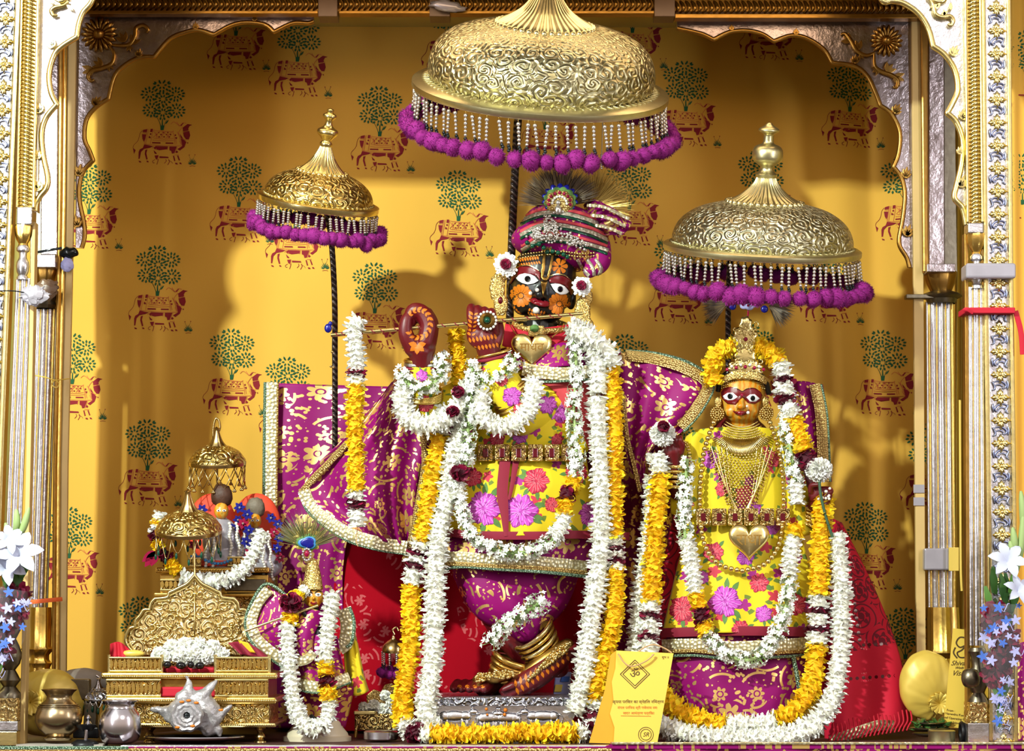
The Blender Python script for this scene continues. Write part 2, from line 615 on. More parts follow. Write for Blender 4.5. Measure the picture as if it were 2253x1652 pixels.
def frames(pts):
    n = len(pts)
    T = []
    for i in range(n):
        a = pts[max(i - 1, 0)]
        b = pts[min(i + 1, n - 1)]
        T.append((b - a).normalized() if (b - a).length > 1e-9 else Vector((0, 0, 1)))
    up = Vector((0, -1, 0))
    if abs(T[0].dot(up)) > 0.9:
        up = Vector((1, 0, 0))
    u = (up - T[0] * up.dot(T[0])).normalized()
    U, V = [], []
    for t in T:
        u = (u - t * u.dot(t))
        u = u.normalized() if u.length > 1e-6 else t.orthogonal().normalized()
        U.append(u.copy())
        V.append(t.cross(u))
    return T, U, V


def tube_vf(pts, rad, n=10, cap=True, flat=1.0, mod=None, closed=False):
    T, U, V = frames(pts)
    vs, fs, uv = [], [], []
    m = len(pts)
    s = 0.0
    for i, p in enumerate(pts):
        if i:
            s += (pts[i] - pts[i - 1]).length
        r = rad[i] if isinstance(rad, (list, tuple)) else rad
        for k in range(n):
            a = 2 * pi * k / n
            rr = r * (mod(a, s) if mod else 1.0)
            vs.append(p + U[i] * (cos(a) * rr * flat) + V[i] * (sin(a) * rr))
            uv.append((a * r, s))
    for i in range(m - 1):
        for k in range(n):
            k2 = (k + 1) % n
            fs.append((i * n + k, i * n + k2, (i + 1) * n + k2, (i + 1) * n + k))
    if closed:
        for k in range(n):
            k2 = (k + 1) % n
            fs.append(((m - 1) * n + k, (m - 1) * n + k2, k2, k))
    elif cap:
        fs.append(tuple(range(n))[::-1])
        fs.append(tuple((m - 1) * n + k for k in range(n)))
    return vs, fs, uv


def px_path(pts, n=6, y=None):
    """pts: (px, py, y) -> world spline"""
    q = [(p[0], p[1], p[2] if len(p) > 2 else y) for p in pts]
    return [P(*p) for p in catmull(q, n)] if n else [P(*p) for p in q]


def tube(name, pts, rad, mat, parent=None, n=10, **kw):
    lab = kw.pop('label', None)
    vs, fs, uv = tube_vf(pts, rad, n, **kw)
    return make(name, vs, fs, mat, parent, True, uv, label=lab, auto=50)


def lathe_vf(prof, n=48, mod=None, wx=1.0, wy=1.0):
    """prof: list of (r, z)"""
    vs, fs, uv = [], [], []
    s = 0.0
    rm = max(p[0] for p in prof)
    for i, (r, z) in enumerate(prof):
        if i:
            s += sqrt((r - prof[i - 1][0]) ** 2 + (z - prof[i - 1][1]) ** 2)
        for k in range(n + 1):
            a = 2 * pi * k / n
            rr = r * (mod(a, i, z) if mod else 1.0)
            vs.append(Vector((cos(a) * rr * wx, sin(a) * rr * wy, z)))
            uv.append((a * rm * 0.8, s))
    w_ = n + 1
    for i in range(len(prof) - 1):
        for k in range(n):
            fs.append((i * w_ + k, i * w_ + k + 1, (i + 1) * w_ + k + 1, (i + 1) * w_ + k))
    return vs, fs, uv


def xf(vs, mtx):
    return [mtx @ v for v in vs]


def lathe(name, prof, mtx, mat, parent=None, n=40, mod=None, auto=40, label=None, wx=1.0, wy=1.0):
    vs, fs, uv = lathe_vf(prof, n, mod, wx, wy)
    return make(name, xf(vs, mtx), fs, mat, parent, True, uv, auto=auto, label=label)


def at(px, py, y, tilt=0.0, roll=0.0, yaw=0.0):
    return Matrix.Translation(P(px, py, y)) @ Matrix.Rotation(radians(yaw), 4, 'Z') @ Matrix.Rotation(radians(roll), 4, 'Y') @ Matrix.Rotation(radians(tilt), 4, 'X')


def sprof(prof, k, n=0):
    p = [(r * k, z * k) for r, z in prof]
    if n:
        c = catmull([(a, b, 0) for a, b in p], n)
        p = [(max(v.x, 0), v.y) for v in c]
    return p


def sphere_vf(c, r, nu=12, nv=8):
    rx, ry, rz = r if isinstance(r, (tuple, list)) else (r, r, r)
    vs, fs = [], []
    for j in range(nv + 1):
        ph = pi * j / nv
        for i in range(nu):
            a = 2 * pi * i / nu
            vs.append(Vector(c) + Vector((rx * sin(ph) * cos(a), ry * sin(ph) * sin(a), rz * cos(ph))))
    for j in range(nv):
        for i in range(nu):
            i2 = (i + 1) % nu
            fs.append((j * nu + i, (j + 1) * nu + i, (j + 1) * nu + i2, j * nu + i2))
    return vs, fs


def box_vf(x0, x1, y0, y1, z0, z1):
    vs = [Vector(p) for p in ((x0, y0, z0), (x1, y0, z0), (x1, y1, z0), (x0, y1, z0), (x0, y0, z1), (x1, y0, z1), (x1, y1, z1), (x0, y1, z1))]
    fs = [(0, 3, 2, 1), (4, 5, 6, 7), (0, 1, 5, 4), (1, 2, 6, 5), (2, 3, 7, 6), (3, 0, 4, 7)]
    return vs, fs


def pbox_vf(pl, pt, pr, pb, y0, y1, slant=0.0):
    """box from a pixel rectangle on its front plane, y0..y1 deep; slant moves the lower end (px)"""
    a, b_, c, d = P(pl, pt, y0), P(pr, pt, y0), P(pr + slant, pb, y0), P(pl + slant, pb, y0)
    dy = Vector((0, y1 - y0, 0))
    vs = [d, c, c + dy, d + dy, a, b_, b_ + dy, a + dy]
    fs = [(0, 3, 2, 1), (4, 5, 6, 7), (0, 1, 5, 4), (1, 2, 6, 5), (2, 3, 7, 6), (3, 0, 4, 7)]
    return vs, fs


def bevel(ob, w=0.002, seg=2):
    m = ob.modifiers.new('bevel', 'BEVEL')
    m.width = w
    m.segments = seg
    m.limit_method = 'ANGLE'
    return ob


def pbox(name, pl, pt, pr, pb, y0, y1, mat, parent=None, slant=0.0, bev=0.0015, **kw):
    vs, fs = pbox_vf(pl, pt, pr, pb, y0, y1, slant)
    ob = make(name, vs, fs, mat, parent, False, **kw)
    if bev:
        bevel(ob, bev)
    return ob


def poly_prism_vf(pts2, y0, y1, px=True):
    """extrude a pixel polygon between depths y0 and y1"""
    n = len(pts2)
    fr = [P(p[0], p[1], y0) for p in pts2]
    bk = [v + Vector((0, y1 - y0, 0)) for v in fr]
    tri = tessellate_polygon([[Vector((v.x, v.z, 0)) for v in fr]])
    fs = []
    for t in tri:
        a, b_, c = (fr[i] for i in t)
        nrm = (b_ - a).cross(c - a)
        t = tuple(t) if nrm.y < 0 else tuple(reversed(t))
        fs.append(t)
        fs.append(tuple(i + n for i in reversed(t)))
    area_ = sum(fr[i].x * fr[(i + 1) % n].z - fr[(i + 1) % n].x * fr[i].z for i in range(n))
    for i in range(n):
        j = (i + 1) % n
        fs.append((i, i + n, j + n, j) if area_ > 0 else (j, j + n, i + n, i))
    vs = fr + bk
    return vs, fs, [(v.x, v.z) for v in vs]


def poly_prism(name, pts2, y0, y1, mat, parent=None, bev=0.0, **kw):
    vs, fs, uv = poly_prism_vf(pts2, y0, y1)
    ob = make(name, vs, fs, mat, parent, False, uv, **kw)
    if bev:
        bevel(ob, bev)
    return ob


def sheet(name, rows, nu, nv, mat, parent=None, fold=None, thick=0.0015, kind=None, label=None, keep=None):
    """cloth: rows of (px,py,y) control points, spline both ways; fold(u,v)->dy metres; keep(u,v)->bool"""
    cols = [catmull(r, max(1, nu // (len(r) - 1))) for r in rows]
    nn = len(cols[0])
    g = []
    for i in range(nn):
        g.append(catmull([c[i] for c in cols], max(1, nv // (len(rows) - 1))))
    mm = len(g[0])
    V3 = []
    for i in range(nn):
        col = []
        for j in range(mm):
            p = g[i][j]
            y = p[2]
            if fold:
                y += fold(i / (nn - 1), j / (mm - 1))
            col.append(P(p[0], p[1], y))
        V3.append(col)
    vs, uv = [], []
    j0 = mm // 2
    su = [0.0]
    for i in range(1, nn):
        su.append(su[-1] + (V3[i][j0] - V3[i - 1][j0]).length)
    i0 = nn // 2
    sv = [0.0]
    for j in range(1, mm):
        sv.append(sv[-1] + (V3[i0][j] - V3[i0][j - 1]).length)
    for i in range(nn):
        for j in range(mm):
            vs.append(V3[i][j])
            uv.append((su[i], sv[-1] - sv[j]))
    fs = []
    for i in range(nn - 1):
        for j in range(mm - 1):
            if keep and not keep((i + 0.5) / (nn - 1), (j + 0.5) / (mm - 1)):
                continue
            fs.append((i * mm + j, i * mm + j + 1, (i + 1) * mm + j + 1, (i + 1) * mm + j))
    ob = make(name, vs, fs, mat, parent, True, uv, kind=kind, label=label)
    if thick:
        s = ob.modifiers.new('thickness', 'SOLIDIFY')
        s.thickness = thick
        s.offset = 0
    ob['_rows'] = 0
    del ob['_rows']
    ob_grid[ob.name] = V3
    return ob


ob_grid = {}


def ribbon(name, pts, width, mat, parent=None, thick=0.002, facing=Vector((0, -1, 0)), label=None, off=0.0):
    """flat band along world points; width vector lies across the path, facing the viewer side"""
    T, _, _ = frames(pts)
    vs, fs, uv = [], [], []
    s = 0.0
    for i, p in enumerate(pts):
        if i:
            s += (pts[i] - pts[i - 1]).length
        w_ = width[i] if isinstance(width, (list, tuple)) else width
        side = T[i].cross(facing)
        side = side.normalized() if side.length > 1e-6 else Vector((1, 0, 0))
        nrm = side.cross(T[i]).normalized()
        if nrm.dot(facing) < 0:
            nrm = -nrm
        for a, b_ in ((-0.5, 0), (-0.25, 0.35), (0.25, 0.35), (0.5, 0)):
            vs.append(p + side * (a * w_) + nrm * (off + b_ * thick + thick))
            uv.append((a * w_, s))
        vs.append(p + side * (0.5 * w_) + nrm * (off - 0.1 * thick))
        uv.append((0.5 * w_, s))
        vs.append(p - side * (0.5 * w_) + nrm * (off - 0.1 * thick))
        uv.append((-0.5 * w_, s))
    m = 6
    for i in range(len(pts) - 1):
        for k in range(m):
            k2 = (k + 1) % m
            fs.append((i * m + k, (i + 1) * m + k, (i + 1) * m + k2, i * m + k2))
    fs.append(tuple(range(m)))
    fs.append(tuple((len(pts) - 1) * m + k for k in range(m))[::-1])
    ob = make(name, vs, fs, mat, parent, True, uv, label=label, auto=60)
    return ob


def blob(name, prims, mat, parent=None, voxel=0.004, smooth=3, label=None):
    """one continuous body grown from ellipsoids and tapered limbs, fused by a voxel remesh.
    prims: ('e', (px,py,y), (rx,ry,rz) px, roll) | ('t', [(px,py,y)...], [r px...])"""
    b = B()
    for p in prims:
        if p[0] == 'e':
            c = P(*p[1])
            k = K(*p[1])
            vs, fs = sphere_vf((0, 0, 0), tuple(x * k for x in p[2]), 24, 16)
            rot = Matrix.Rotation(radians(p[3] if len(p) > 3 else 0), 4, 'Y')
            b.add([c + (rot @ v) for v in vs], fs)
        else:
            m = max(2, 24 // len(p[1]))
            pts = catmull(p[1], m)
            rr = catmull([(r, 0, 0) for r in p[2]], m)
            wp = [P(*q_) for q_ in pts]
            rad = [r.x * K(*pts[i]) for i, r in enumerate(rr)]
            vs, fs, _ = tube_vf(wp, rad, 14)
            b.add(vs, fs)
            for e_ in (0, -1):
                vs, fs = sphere_vf(wp[e_], rad[e_], 14, 10)
                b.add(vs, fs)
    me = bpy.data.meshes.new('tmp')
    me.from_pydata([tuple(v) for v in b.v], [], b.f)
    ob = bpy.data.objects.new('tmp', me)
    COL.objects.link(ob)
    bm = bmesh.new()
    bm.from_mesh(me)
    bmesh.ops.remove_doubles(bm, verts=bm.verts, dist=1e-6)
    bmesh.ops.recalc_face_normals(bm, faces=bm.faces)
    bm.to_mesh(me)
    bm.free()
    m = ob.modifiers.new('r', 'REMESH')
    m.mode = 'VOXEL'
    m.voxel_size = voxel
    m.use_smooth_shade = True
    if smooth:
        s = ob.modifiers.new('s', 'SMOOTH')
        s.iterations = smooth
        s.factor = 0.5
    dg = bpy.context.evaluated_depsgraph_get()
    me2 = bpy.data.meshes.new_from_object(ob.evaluated_get(dg))
    bpy.data.objects.remove(ob)
    me2.name = name
    me2.materials.clear()
    me2.materials.append(M(mat))
    me2.polygons.foreach_set('use_smooth', [True] * len(me2.polygons))
    return link(name, me2, parent, None, label)


def bvh_of(*obs):
    vs, fs = [], []
    for o in obs:
        off = o.location.copy()
        pp = o.parent
        while pp is not None:
            off = off + pp.location
            pp = pp.parent
        n = len(vs)
        vs.extend([v.co + off for v in o.data.vertices])
        fs.extend([tuple(i + n for i in p.vertices) for p in o.data.polygons])
    return BVHTree.FromPolygons(vs, fs)


def cast(bvh, px, py, lift=0.0):
    d = ray(px, py).normalized()
    h = bvh.ray_cast(CAM, d)
    if h[0] is None:
        return None
    return h[0] - d * lift


def decal_vf(bvh, poly, lift, maxlen=6.0, fallback=None):
    """pixel polygon laid on a surface"""
    tri = tessellate_polygon([[Vector((p[0], p[1], 0)) for p in poly]])
    if not tri:
        return [], []
    bm = bmesh.new()
    vv = [bm.verts.new((p[0], p[1], 0)) for p in poly]
    for t in tri:
        try:
            bm.faces.new([vv[i] for i in t])
        except ValueError:
            pass
    for _ in range(5):
        es = [e for e in bm.edges if e.calc_length() > maxlen]
        if not es:
            break
        bmesh.ops.subdivide_edges(bm, edges=es, cuts=1)
        bmesh.ops.triangulate(bm, faces=[f for f in bm.faces if len(f.verts) > 3])
    bm.verts.ensure_lookup_table()
    bm.verts.index_update()
    vs, ok = [], []
    for v in bm.verts:
        p = cast(bvh, v.co.x, v.co.y, lift)
        ok.append(p is not None)
        vs.append(p if p is not None else Vector((0, 0, 0)))
    fs = []
    for f in bm.faces:
        ids = [v.index for v in f.verts]
        if all(ok[i] for i in ids):
            pts = [vs[i] for i in ids]
            if max((pts[i] - pts[i - 1]).length for i in range(3)) > 0.03:
                continue
            nrm = (pts[1] - pts[0]).cross(pts[2] - pts[0])
            fs.append(tuple(ids) if nrm.y < 0 else tuple(reversed(ids)))
    bm.free()
    used = sorted({i for f in fs for i in f})
    mp = {i: n for n, i in enumerate(used)}
    return [vs[i] for i in used], [tuple(mp[i] for i in f) for f in fs]


def decal(name, bvh, polys, mat, parent, lift=0.0008, maxlen=6.0, thick=0.0, label=None):
    b = B()
    for p in polys:
        vs, fs = decal_vf(bvh, p, lift, maxlen)
        b.add(vs, fs)
    ob = b.out(name, mat, parent, smooth=True, label=label)
    if thick:
        s = ob.modifiers.new('t', 'SOLIDIFY')
        s.thickness = thick
        s.offset = 1.0
    return ob


def leaf_poly(x, y, ang, L, W, n=4):
    """pointed leaf starting at x,y"""
    c, s = cos(ang), sin(ang)
    pts = []
    for i in range(n + 1):
        t = i / n
        pts.append((t * L, W / 2 * sin(pi * t ** 0.85)))
    for i in range(n - 1, 0, -1):
        t = i / n
        pts.append((t * L, -W / 2 * sin(pi * t ** 0.85)))
    return [(x + c * a - s * b, y + s * a + c * b) for a, b in pts]


def round_petal(x, y, ang, L, W):
    c, s = cos(ang), sin(ang)
    pts = [(0, W * .12), (L * .5, W * .38), (L * .8, W * .5), (L * .96, W * .3), (L, 0)]
    pts += [(a, -b_) for a, b_ in pts[-2::-1]]
    return [(x + c * a - s * b_, y + s * a + c * b_) for a, b_ in pts]


def ell(x, y, rx, ry=None, n=14, rot=0.0):
    ry = rx if ry is None else ry
    return [(x + rx * cos(2 * pi * i / n) * cos(rot) - ry * sin(2 * pi * i / n) * sin(rot), y + rx * cos(2 * pi * i / n) * sin(rot) + ry * sin(2 * pi * i / n) * cos(rot)) for i in range(n)]


def stroke(pts, w, n=6):
    """polyline of pixel points -> outline polygon of width w (tapering list allowed)"""
    c = catmull([(p[0], p[1], 0) for p in pts], n) if n else [Vector((p[0], p[1], 0)) for p in pts]
    L, R = [], []
    m = len(c)
    for i, p in enumerate(c):
        a, b_ = c[max(i - 1, 0)], c[min(i + 1, m - 1)]
        t = (b_ - a)
        t = t.normalized() if t.length > 1e-9 else Vector((1, 0, 0))
        nn = Vector((-t.y, t.x, 0))
        ww = w if not isinstance(w, (list, tuple)) else w[0] + (w[1] - w[0]) * i / (m - 1)
        L.append((p.x + nn.x * ww / 2, p.y + nn.y * ww / 2))
        R.append((p.x - nn.x * ww / 2, p.y - nn.y * ww / 2))
    return L + R[::-1]


def dome_vf(pts, y, th, bulge):
    """pixel outline turned into a cushion-shaped plate facing the viewer"""
    n = len(pts)
    cx, cy = sum(p[0] for p in pts) / n, sum(p[1] for p in pts) / n
    vs, fs = [P(p[0], p[1], y + th) for p in pts], []
    for s, h in ((1.0, 0.0), (.93, .5), (.75, .8), (.45, .96), (.15, 1.0)):
        vs += [P(cx + (p[0] - cx) * s, cy + (p[1] - cy) * s, y - bulge * h) for p in pts]
    for r in range(5):
        for i in range(n):
            j = (i + 1) % n
            fs.append((r * n + i, r * n + j, (r + 1) * n + j, (r + 1) * n + i))
    fs.append(tuple(5 * n + i for i in range(n)))
    return vs, fs


def spheres(name, items, mat, parent=None, nu=8, nv=6, kind=None, label=None):
    """many little beads (world point, radius) in one mesh"""
    b = B()
    for c, r in items:
        vs, fs = sphere_vf(c, r, nu, nv)
        b.add(vs, fs)
    return b.out(name, mat, parent, kind=kind, label=label)


# ---------------------------------------------------------------- flower garlands
PET = {  # petal width, reach jitter, ring step, petals per ring, tilt, base
    'white': dict(w=8.0, step=6.0, n=22, tilt=0.30, mat='white_petal', core='white_core', name='white_flowers', jit=0.16, cup=0.25),
    'yellow': dict(w=12.0, step=6.5, n=15, tilt=0.45, mat='yellow_petal', core='yellow_core', name='marigold_flowers', jit=0.14, cup=0.5),
    'rose': dict(w=17.0, step=5.5, n=8, tilt=0.35, mat='rose_petal', core='rose_core', name='rose_petals', jit=0.16, cup=0.5),
}


def petal(b, base, d, side, ax, L, w, cup, mi=0):
    """one bent petal"""
    m = base + d * (L * 0.6) + ax * (cup * L * 0.12)
    t = base + d * L - ax * (cup * L * 0.10)
    n = len(b.v)
    b.v.extend([base - side * (w * 0.22), base + side * (w * 0.22), m + side * (w * 0.5), m - side * (w * 0.5), t + side * (w * 0.2), t - side * (w * 0.2)])
    b.f.extend([(n, n + 1, n + 2, n + 3), (n + 3, n + 2, n + 4, n + 5)])
    b.m.extend([mi, mi])


def garland_run(path, r, kind, rnd):
    """path world points; r metres; returns a B with petals (0) and core (1)"""
    c = PET[kind]
    px = 0.00108
    b = B()
    pts = resample(path, c['step'] * px)
    if len(pts) < 2:
        pts = [path[0], path[-1]]
    T, U, V = frames(pts)
    for i, p in enumerate(pts):
        bulge = 1.0 + 0.10 * sin(i * 1.9 + 0.7 * rnd.random()) + 0.07 * rnd.uniform(-1, 1)
        sh = U[i] * rnd.uniform(-0.08, 0.08) * r + V[i] * rnd.uniform(-0.08, 0.08) * r
        a0 = rnd.random() * 6.28
        for k in range(c['n']):
            a = a0 + 2 * pi * k / c['n'] + rnd.uniform(-0.2, 0.2)
            rad = U[i] * cos(a) + V[i] * sin(a)
            tl = rnd.uniform(-c['tilt'], c['tilt'])
            if kind == 'white':
                tl += 0.25 * (1 if i % 2 else -1)
            d = (rad * cos(tl) + T[i] * sin(tl)).normalized()
            side = T[i].cross(rad).normalized()
            tw = rnd.uniform(-0.9, 0.9)
            side = (side * cos(tw) + d.cross(side) * sin(tw)).normalized()
            L = r * bulge * rnd.uniform(1 - c['jit'] * 1.6, 1 + c['jit'])
            st = 0.45
            petal(b, p + sh + rad * (r * st), d, side, T[i], L - r * st, c['w'] * px * rnd.uniform(0.75, 1.2), c['cup'] * rnd.choice((-1, 1)))
    cp = pts if len(pts) > 2 else path
    vs, fs, _ = tube_vf(cp, r * 0.68, 8)
    n = len(b.v)
    b.v.extend(vs)
    b.f.extend([tuple(i + n for i in f) for f in fs])
    b.m.extend([1] * len(fs))
    b.uv = [(0, 0)] * len(b.v)
    return b


def jasmine_run(path, r, rnd, dens=1.0, mi0=0):
    """loose string of small star florets with green tubes"""
    px = 0.00108
    b = B()
    pts = resample(path, 6.0 * px / dens)
    T, U, V = frames(pts)
    for i, p in enumerate(pts):
        for k in range(5):
            a = rnd.random() * 6.28
            rad = U[i] * cos(a) + V[i] * sin(a)
            d = (rad + T[i] * rnd.uniform(-0.7, 0.7)).normalized()
            c = p + d * (r * rnd.uniform(0.5, 1.0))
            s1 = d.orthogonal().normalized()
            s2 = d.cross(s1)
            # green tube
            n = len(b.v)
            w_ = 1.3 * px
            b.v.extend([p + s1 * w_, p - s1 * w_, c - s1 * w_, c + s1 * w_])
            b.f.append((n, n + 1, n + 2, n + 3))
            b.m.append(1)
            L = rnd.uniform(6.0, 9.5) * px
            for j in range(6):
                aa = 2 * pi * j / 6 + rnd.uniform(-0.2, 0.2)
                e = (s1 * cos(aa) + s2 * sin(aa) + d * rnd.uniform(0.1, 0.7)).normalized()
                sd = d.cross(e)
                sd = sd.normalized() if sd.length > 1e-6 else s1
                petal(b, c, e, sd, d, L, 4.2 * px, 0.4)
    b.uv = [(0, 0)] * len(b.v)
    vs, fs, _ = tube_vf(pts, r * 0.2, 6)
    b.add(vs, fs, 1)
    b.uv = [(0, 0)] * len(b.v)
    return b


GARL = 'flower garlands hung on the statues'


def garland(name, label, pts, r, segs, cat='garland', group=GARL, n=8, seed=1, parent=None, span=None):
    """pts: (px,py,y) control points; r px; segs: list of (fraction_end, kind)"""
    rnd = random.Random(seed)
    path = px_path(pts, n)
    tot = sum((b_ - a).length for a, b_ in zip(path, path[1:]))
    rm = r * K(*pts[len(pts) // 2])
    root = parent or thing(name, label, cat, min(path, key=lambda v: v.z), group)
    fine = resample(path, tot / 400.0)
    start = 0.0
    for end, kind in segs:
        i0, i1 = int(start * 400), int(end * 400)
        sub = fine[i0:min(i1, len(fine) - 1) + 1]
        start = end
        if len(sub) < 2 or kind is None:
            continue
        if kind == 'jasmine':
            b = jasmine_run(sub, rm, rnd)
            b.out('jasmine_flowers', ['jasmine_petal', 'green_stem'], root, kind='stuff')
        else:
            b = garland_run(sub, rm, kind, rnd)
            b.out(PET[kind]['name'], [PET[kind]['mat'], PET[kind]['core']], root, kind='stuff')
    return root


def flower_head(name, label, c, r, kind, cat='flower', group=None, seed=3, squash=0.7, parent=None, center=None, layers=5, n=16):
    """many-petalled flower facing the viewer; c=(px,py,y), r px"""
    rnd = random.Random(seed)
    p = P(*c)
    k = K(*c)
    b = B()
    f = Vector((0.0, -1.0, 0.1)).normalized()
    s1 = Vector((1, 0, 0))
    s2 = f.cross(s1)
    cc = PET[kind]
    for ly in range(layers):
        t = ly / max(1, layers - 1)
        for i in range(n):
            a = 2 * pi * (i + 0.5 * (ly % 2)) / n + rnd.uniform(-0.15, 0.15)
            rad = s1 * cos(a) + s2 * sin(a)
            el = 0.1 + 1.0 * t + rnd.uniform(-0.15, 0.15)
            d = rad * cos(el) + f * sin(el)
            sd = f.cross(rad)
            petal(b, p + rad * (0.08 * r * k), d, sd, f, r * k * (1.0 - 0.25 * t) * rnd.uniform(0.85, 1.08), cc['w'] * 1.3 * k, 0.5)
    vs, fs = sphere_vf(p, (r * k * 0.4, r * k * 0.3, r * k * 0.4), 10, 8)
    b.uv = [(0, 0)] * len(b.v)
    b.add(vs, fs, 1)
    if parent is not None:
        return b.out(name, [cc['mat'], cc['core']], parent)
    ob = b.out(name, [cc['mat'], cc['core']])
    return tag(ob, label, cat, group)


def ball_of(b, c, R, kind, rnd, n=260, L=None, mi=0):
    """ball of petals"""
    k = K(*c)
    p = P(*c)
    cc = PET[kind]
    R3 = R if isinstance(R, tuple) else (R, R, R)
    for i in range(n):
        z = 1 - 2 * (i + 0.5) / n
        a = i * 2.399963
        s = sqrt(1 - z * z)
        d = Vector((s * cos(a), s * sin(a), z))
        d = (d + Vector((rnd.uniform(-.25, .25), rnd.uniform(-.25, .25), rnd.uniform(-.25, .25)))).normalized()
        base = p + Vector((d.x * R3[0], d.y * R3[1], d.z * R3[2])) * (k * 0.45)
        sd = d.orthogonal().normalized()
        tw = rnd.random() * 6.28
        sd2 = sd * cos(tw) + d.cross(sd) * sin(tw)
        petal(b, base, d, sd2, d.cross(sd2), min(R3) * k * rnd.uniform(0.5, 0.65), cc['w'] * k, 0.5, mi)
    vs, fs = sphere_vf(p, tuple(x * k * 0.62 for x in R3), 12, 8)
    b.uv.extend([(0, 0)] * (len(b.v) - len(b.uv)))
    b.add(vs, fs, mi + 1)


def text_on(name, body, px, py, y, size, mat, parent, extr=0.0003, rot=0.0, align='CENTER', slant=0.0, bold=0.0, tilt=0.0):
    """raised or printed letters, turned into mesh"""
    cu = bpy.data.curves.new(name, 'FONT')
    cu.body = body
    cu.size = size * K(px, py, y)
    cu.extrude = extr
    cu.offset = bold
    cu.shear = slant
    cu.align_x = align
    cu.align_y = 'CENTER'
    ob = bpy.data.objects.new('tmp', cu)
    COL.objects.link(ob)
    me = bpy.data.meshes.new_from_object(ob.evaluated_get(bpy.context.evaluated_depsgraph_get()))
    bpy.data.objects.remove(ob)
    me.transform(Matrix.Translation(P(px, py, y)) @ Matrix.Rotation(rot, 4, 'Y') @ Matrix.Rotation(pi / 2 + tilt, 4, 'X'))
    me.materials.clear()
    me.materials.append(M(mat))
    return link(name, me, parent, 'stuff')

# ================================================================ SETTING
YB = 0.97  # depth of the backdrop cloth


def struct(ob):
    ob['kind'] = 'structure'
    return ob


def rect(name, x0, x1, y0, y1, z0, z1, mat):
    vs, fs = box_vf(x0, x1, y0, y1, z0, z1)
    return struct(make(name, vs, fs, mat, None, False))


rect('floor', -1.9, 1.9, 0.06, 1.3, -0.35, 0.0, 'dark_wood')
rect('ceiling', -1.6, 1.6, 0.16, 1.3, 1.86, 1.92, 'wall_cream')
rect('wall_back', -1.9, 1.9, 1.16, 1.2, 0.0, 1.86, 'wall_cream')
rect('wall_left', -1.62, -1.56, 0.2, 1.16, 0.0, 1.86, 'wall_cream')
rect('wall_right', 1.56, 1.62, 0.2, 1.16, 0.0, 1.86, 'wall_cream')

# ---------------------------------------------------------------- backdrop cloth with printed cows and trees
back = thing('backdrop_cloth', 'yellow cotton backdrop cloth printed with red cows under green trees', 'curtain', (0, YB, 0))


def back_y(x, z):
    y = YB + 0.006 * sin(x * 3.1 + 1.3 * sin(z * 2.2)) + 0.004 * sin(z * 4.1 + x * 1.7)
    y += 0.004 * sin(x * 9.0 - z * 5.0) * (0.4 + 0.6 * abs(sin(x * 1.3)))
    # wrinkles in the upper left and hanging pleats on the right
    y += 0.005 * sin((x * 0.8 + z) * 16.0) * max(0.0, min(1.0, (-x - 0.55) * 2.5)) * max(0, min(1, (z - 0.75) * 2.0))
    f = max(0.0, min(1.0, (x - 0.80) * 4.0))
    y += f * (0.030 * sin((x - 0.93) * 26.0 + 0.4 * z) - 0.02)
    return y


vs, fs, uv = [], [], []
NX, NZ = 260, 150
X0, X1, Z0, Z1 = -1.30, 1.22, 0.0, 1.86
for i in range(NX + 1):
    for j in range(NZ + 1):
        x = X0 + (X1 - X0) * i / NX
        z = Z0 + (Z1 - Z0) * j / NZ
        vs.append(Vector((x, back_y(x, z), z)))
for i in range(NX):
    for j in range(NZ):
        a = i * (NZ + 1) + j
        fs.append((a, a + NZ + 1, a + NZ + 2, a + 1))
make('cloth_sheet', vs, fs, 'backdrop_cotton', back)


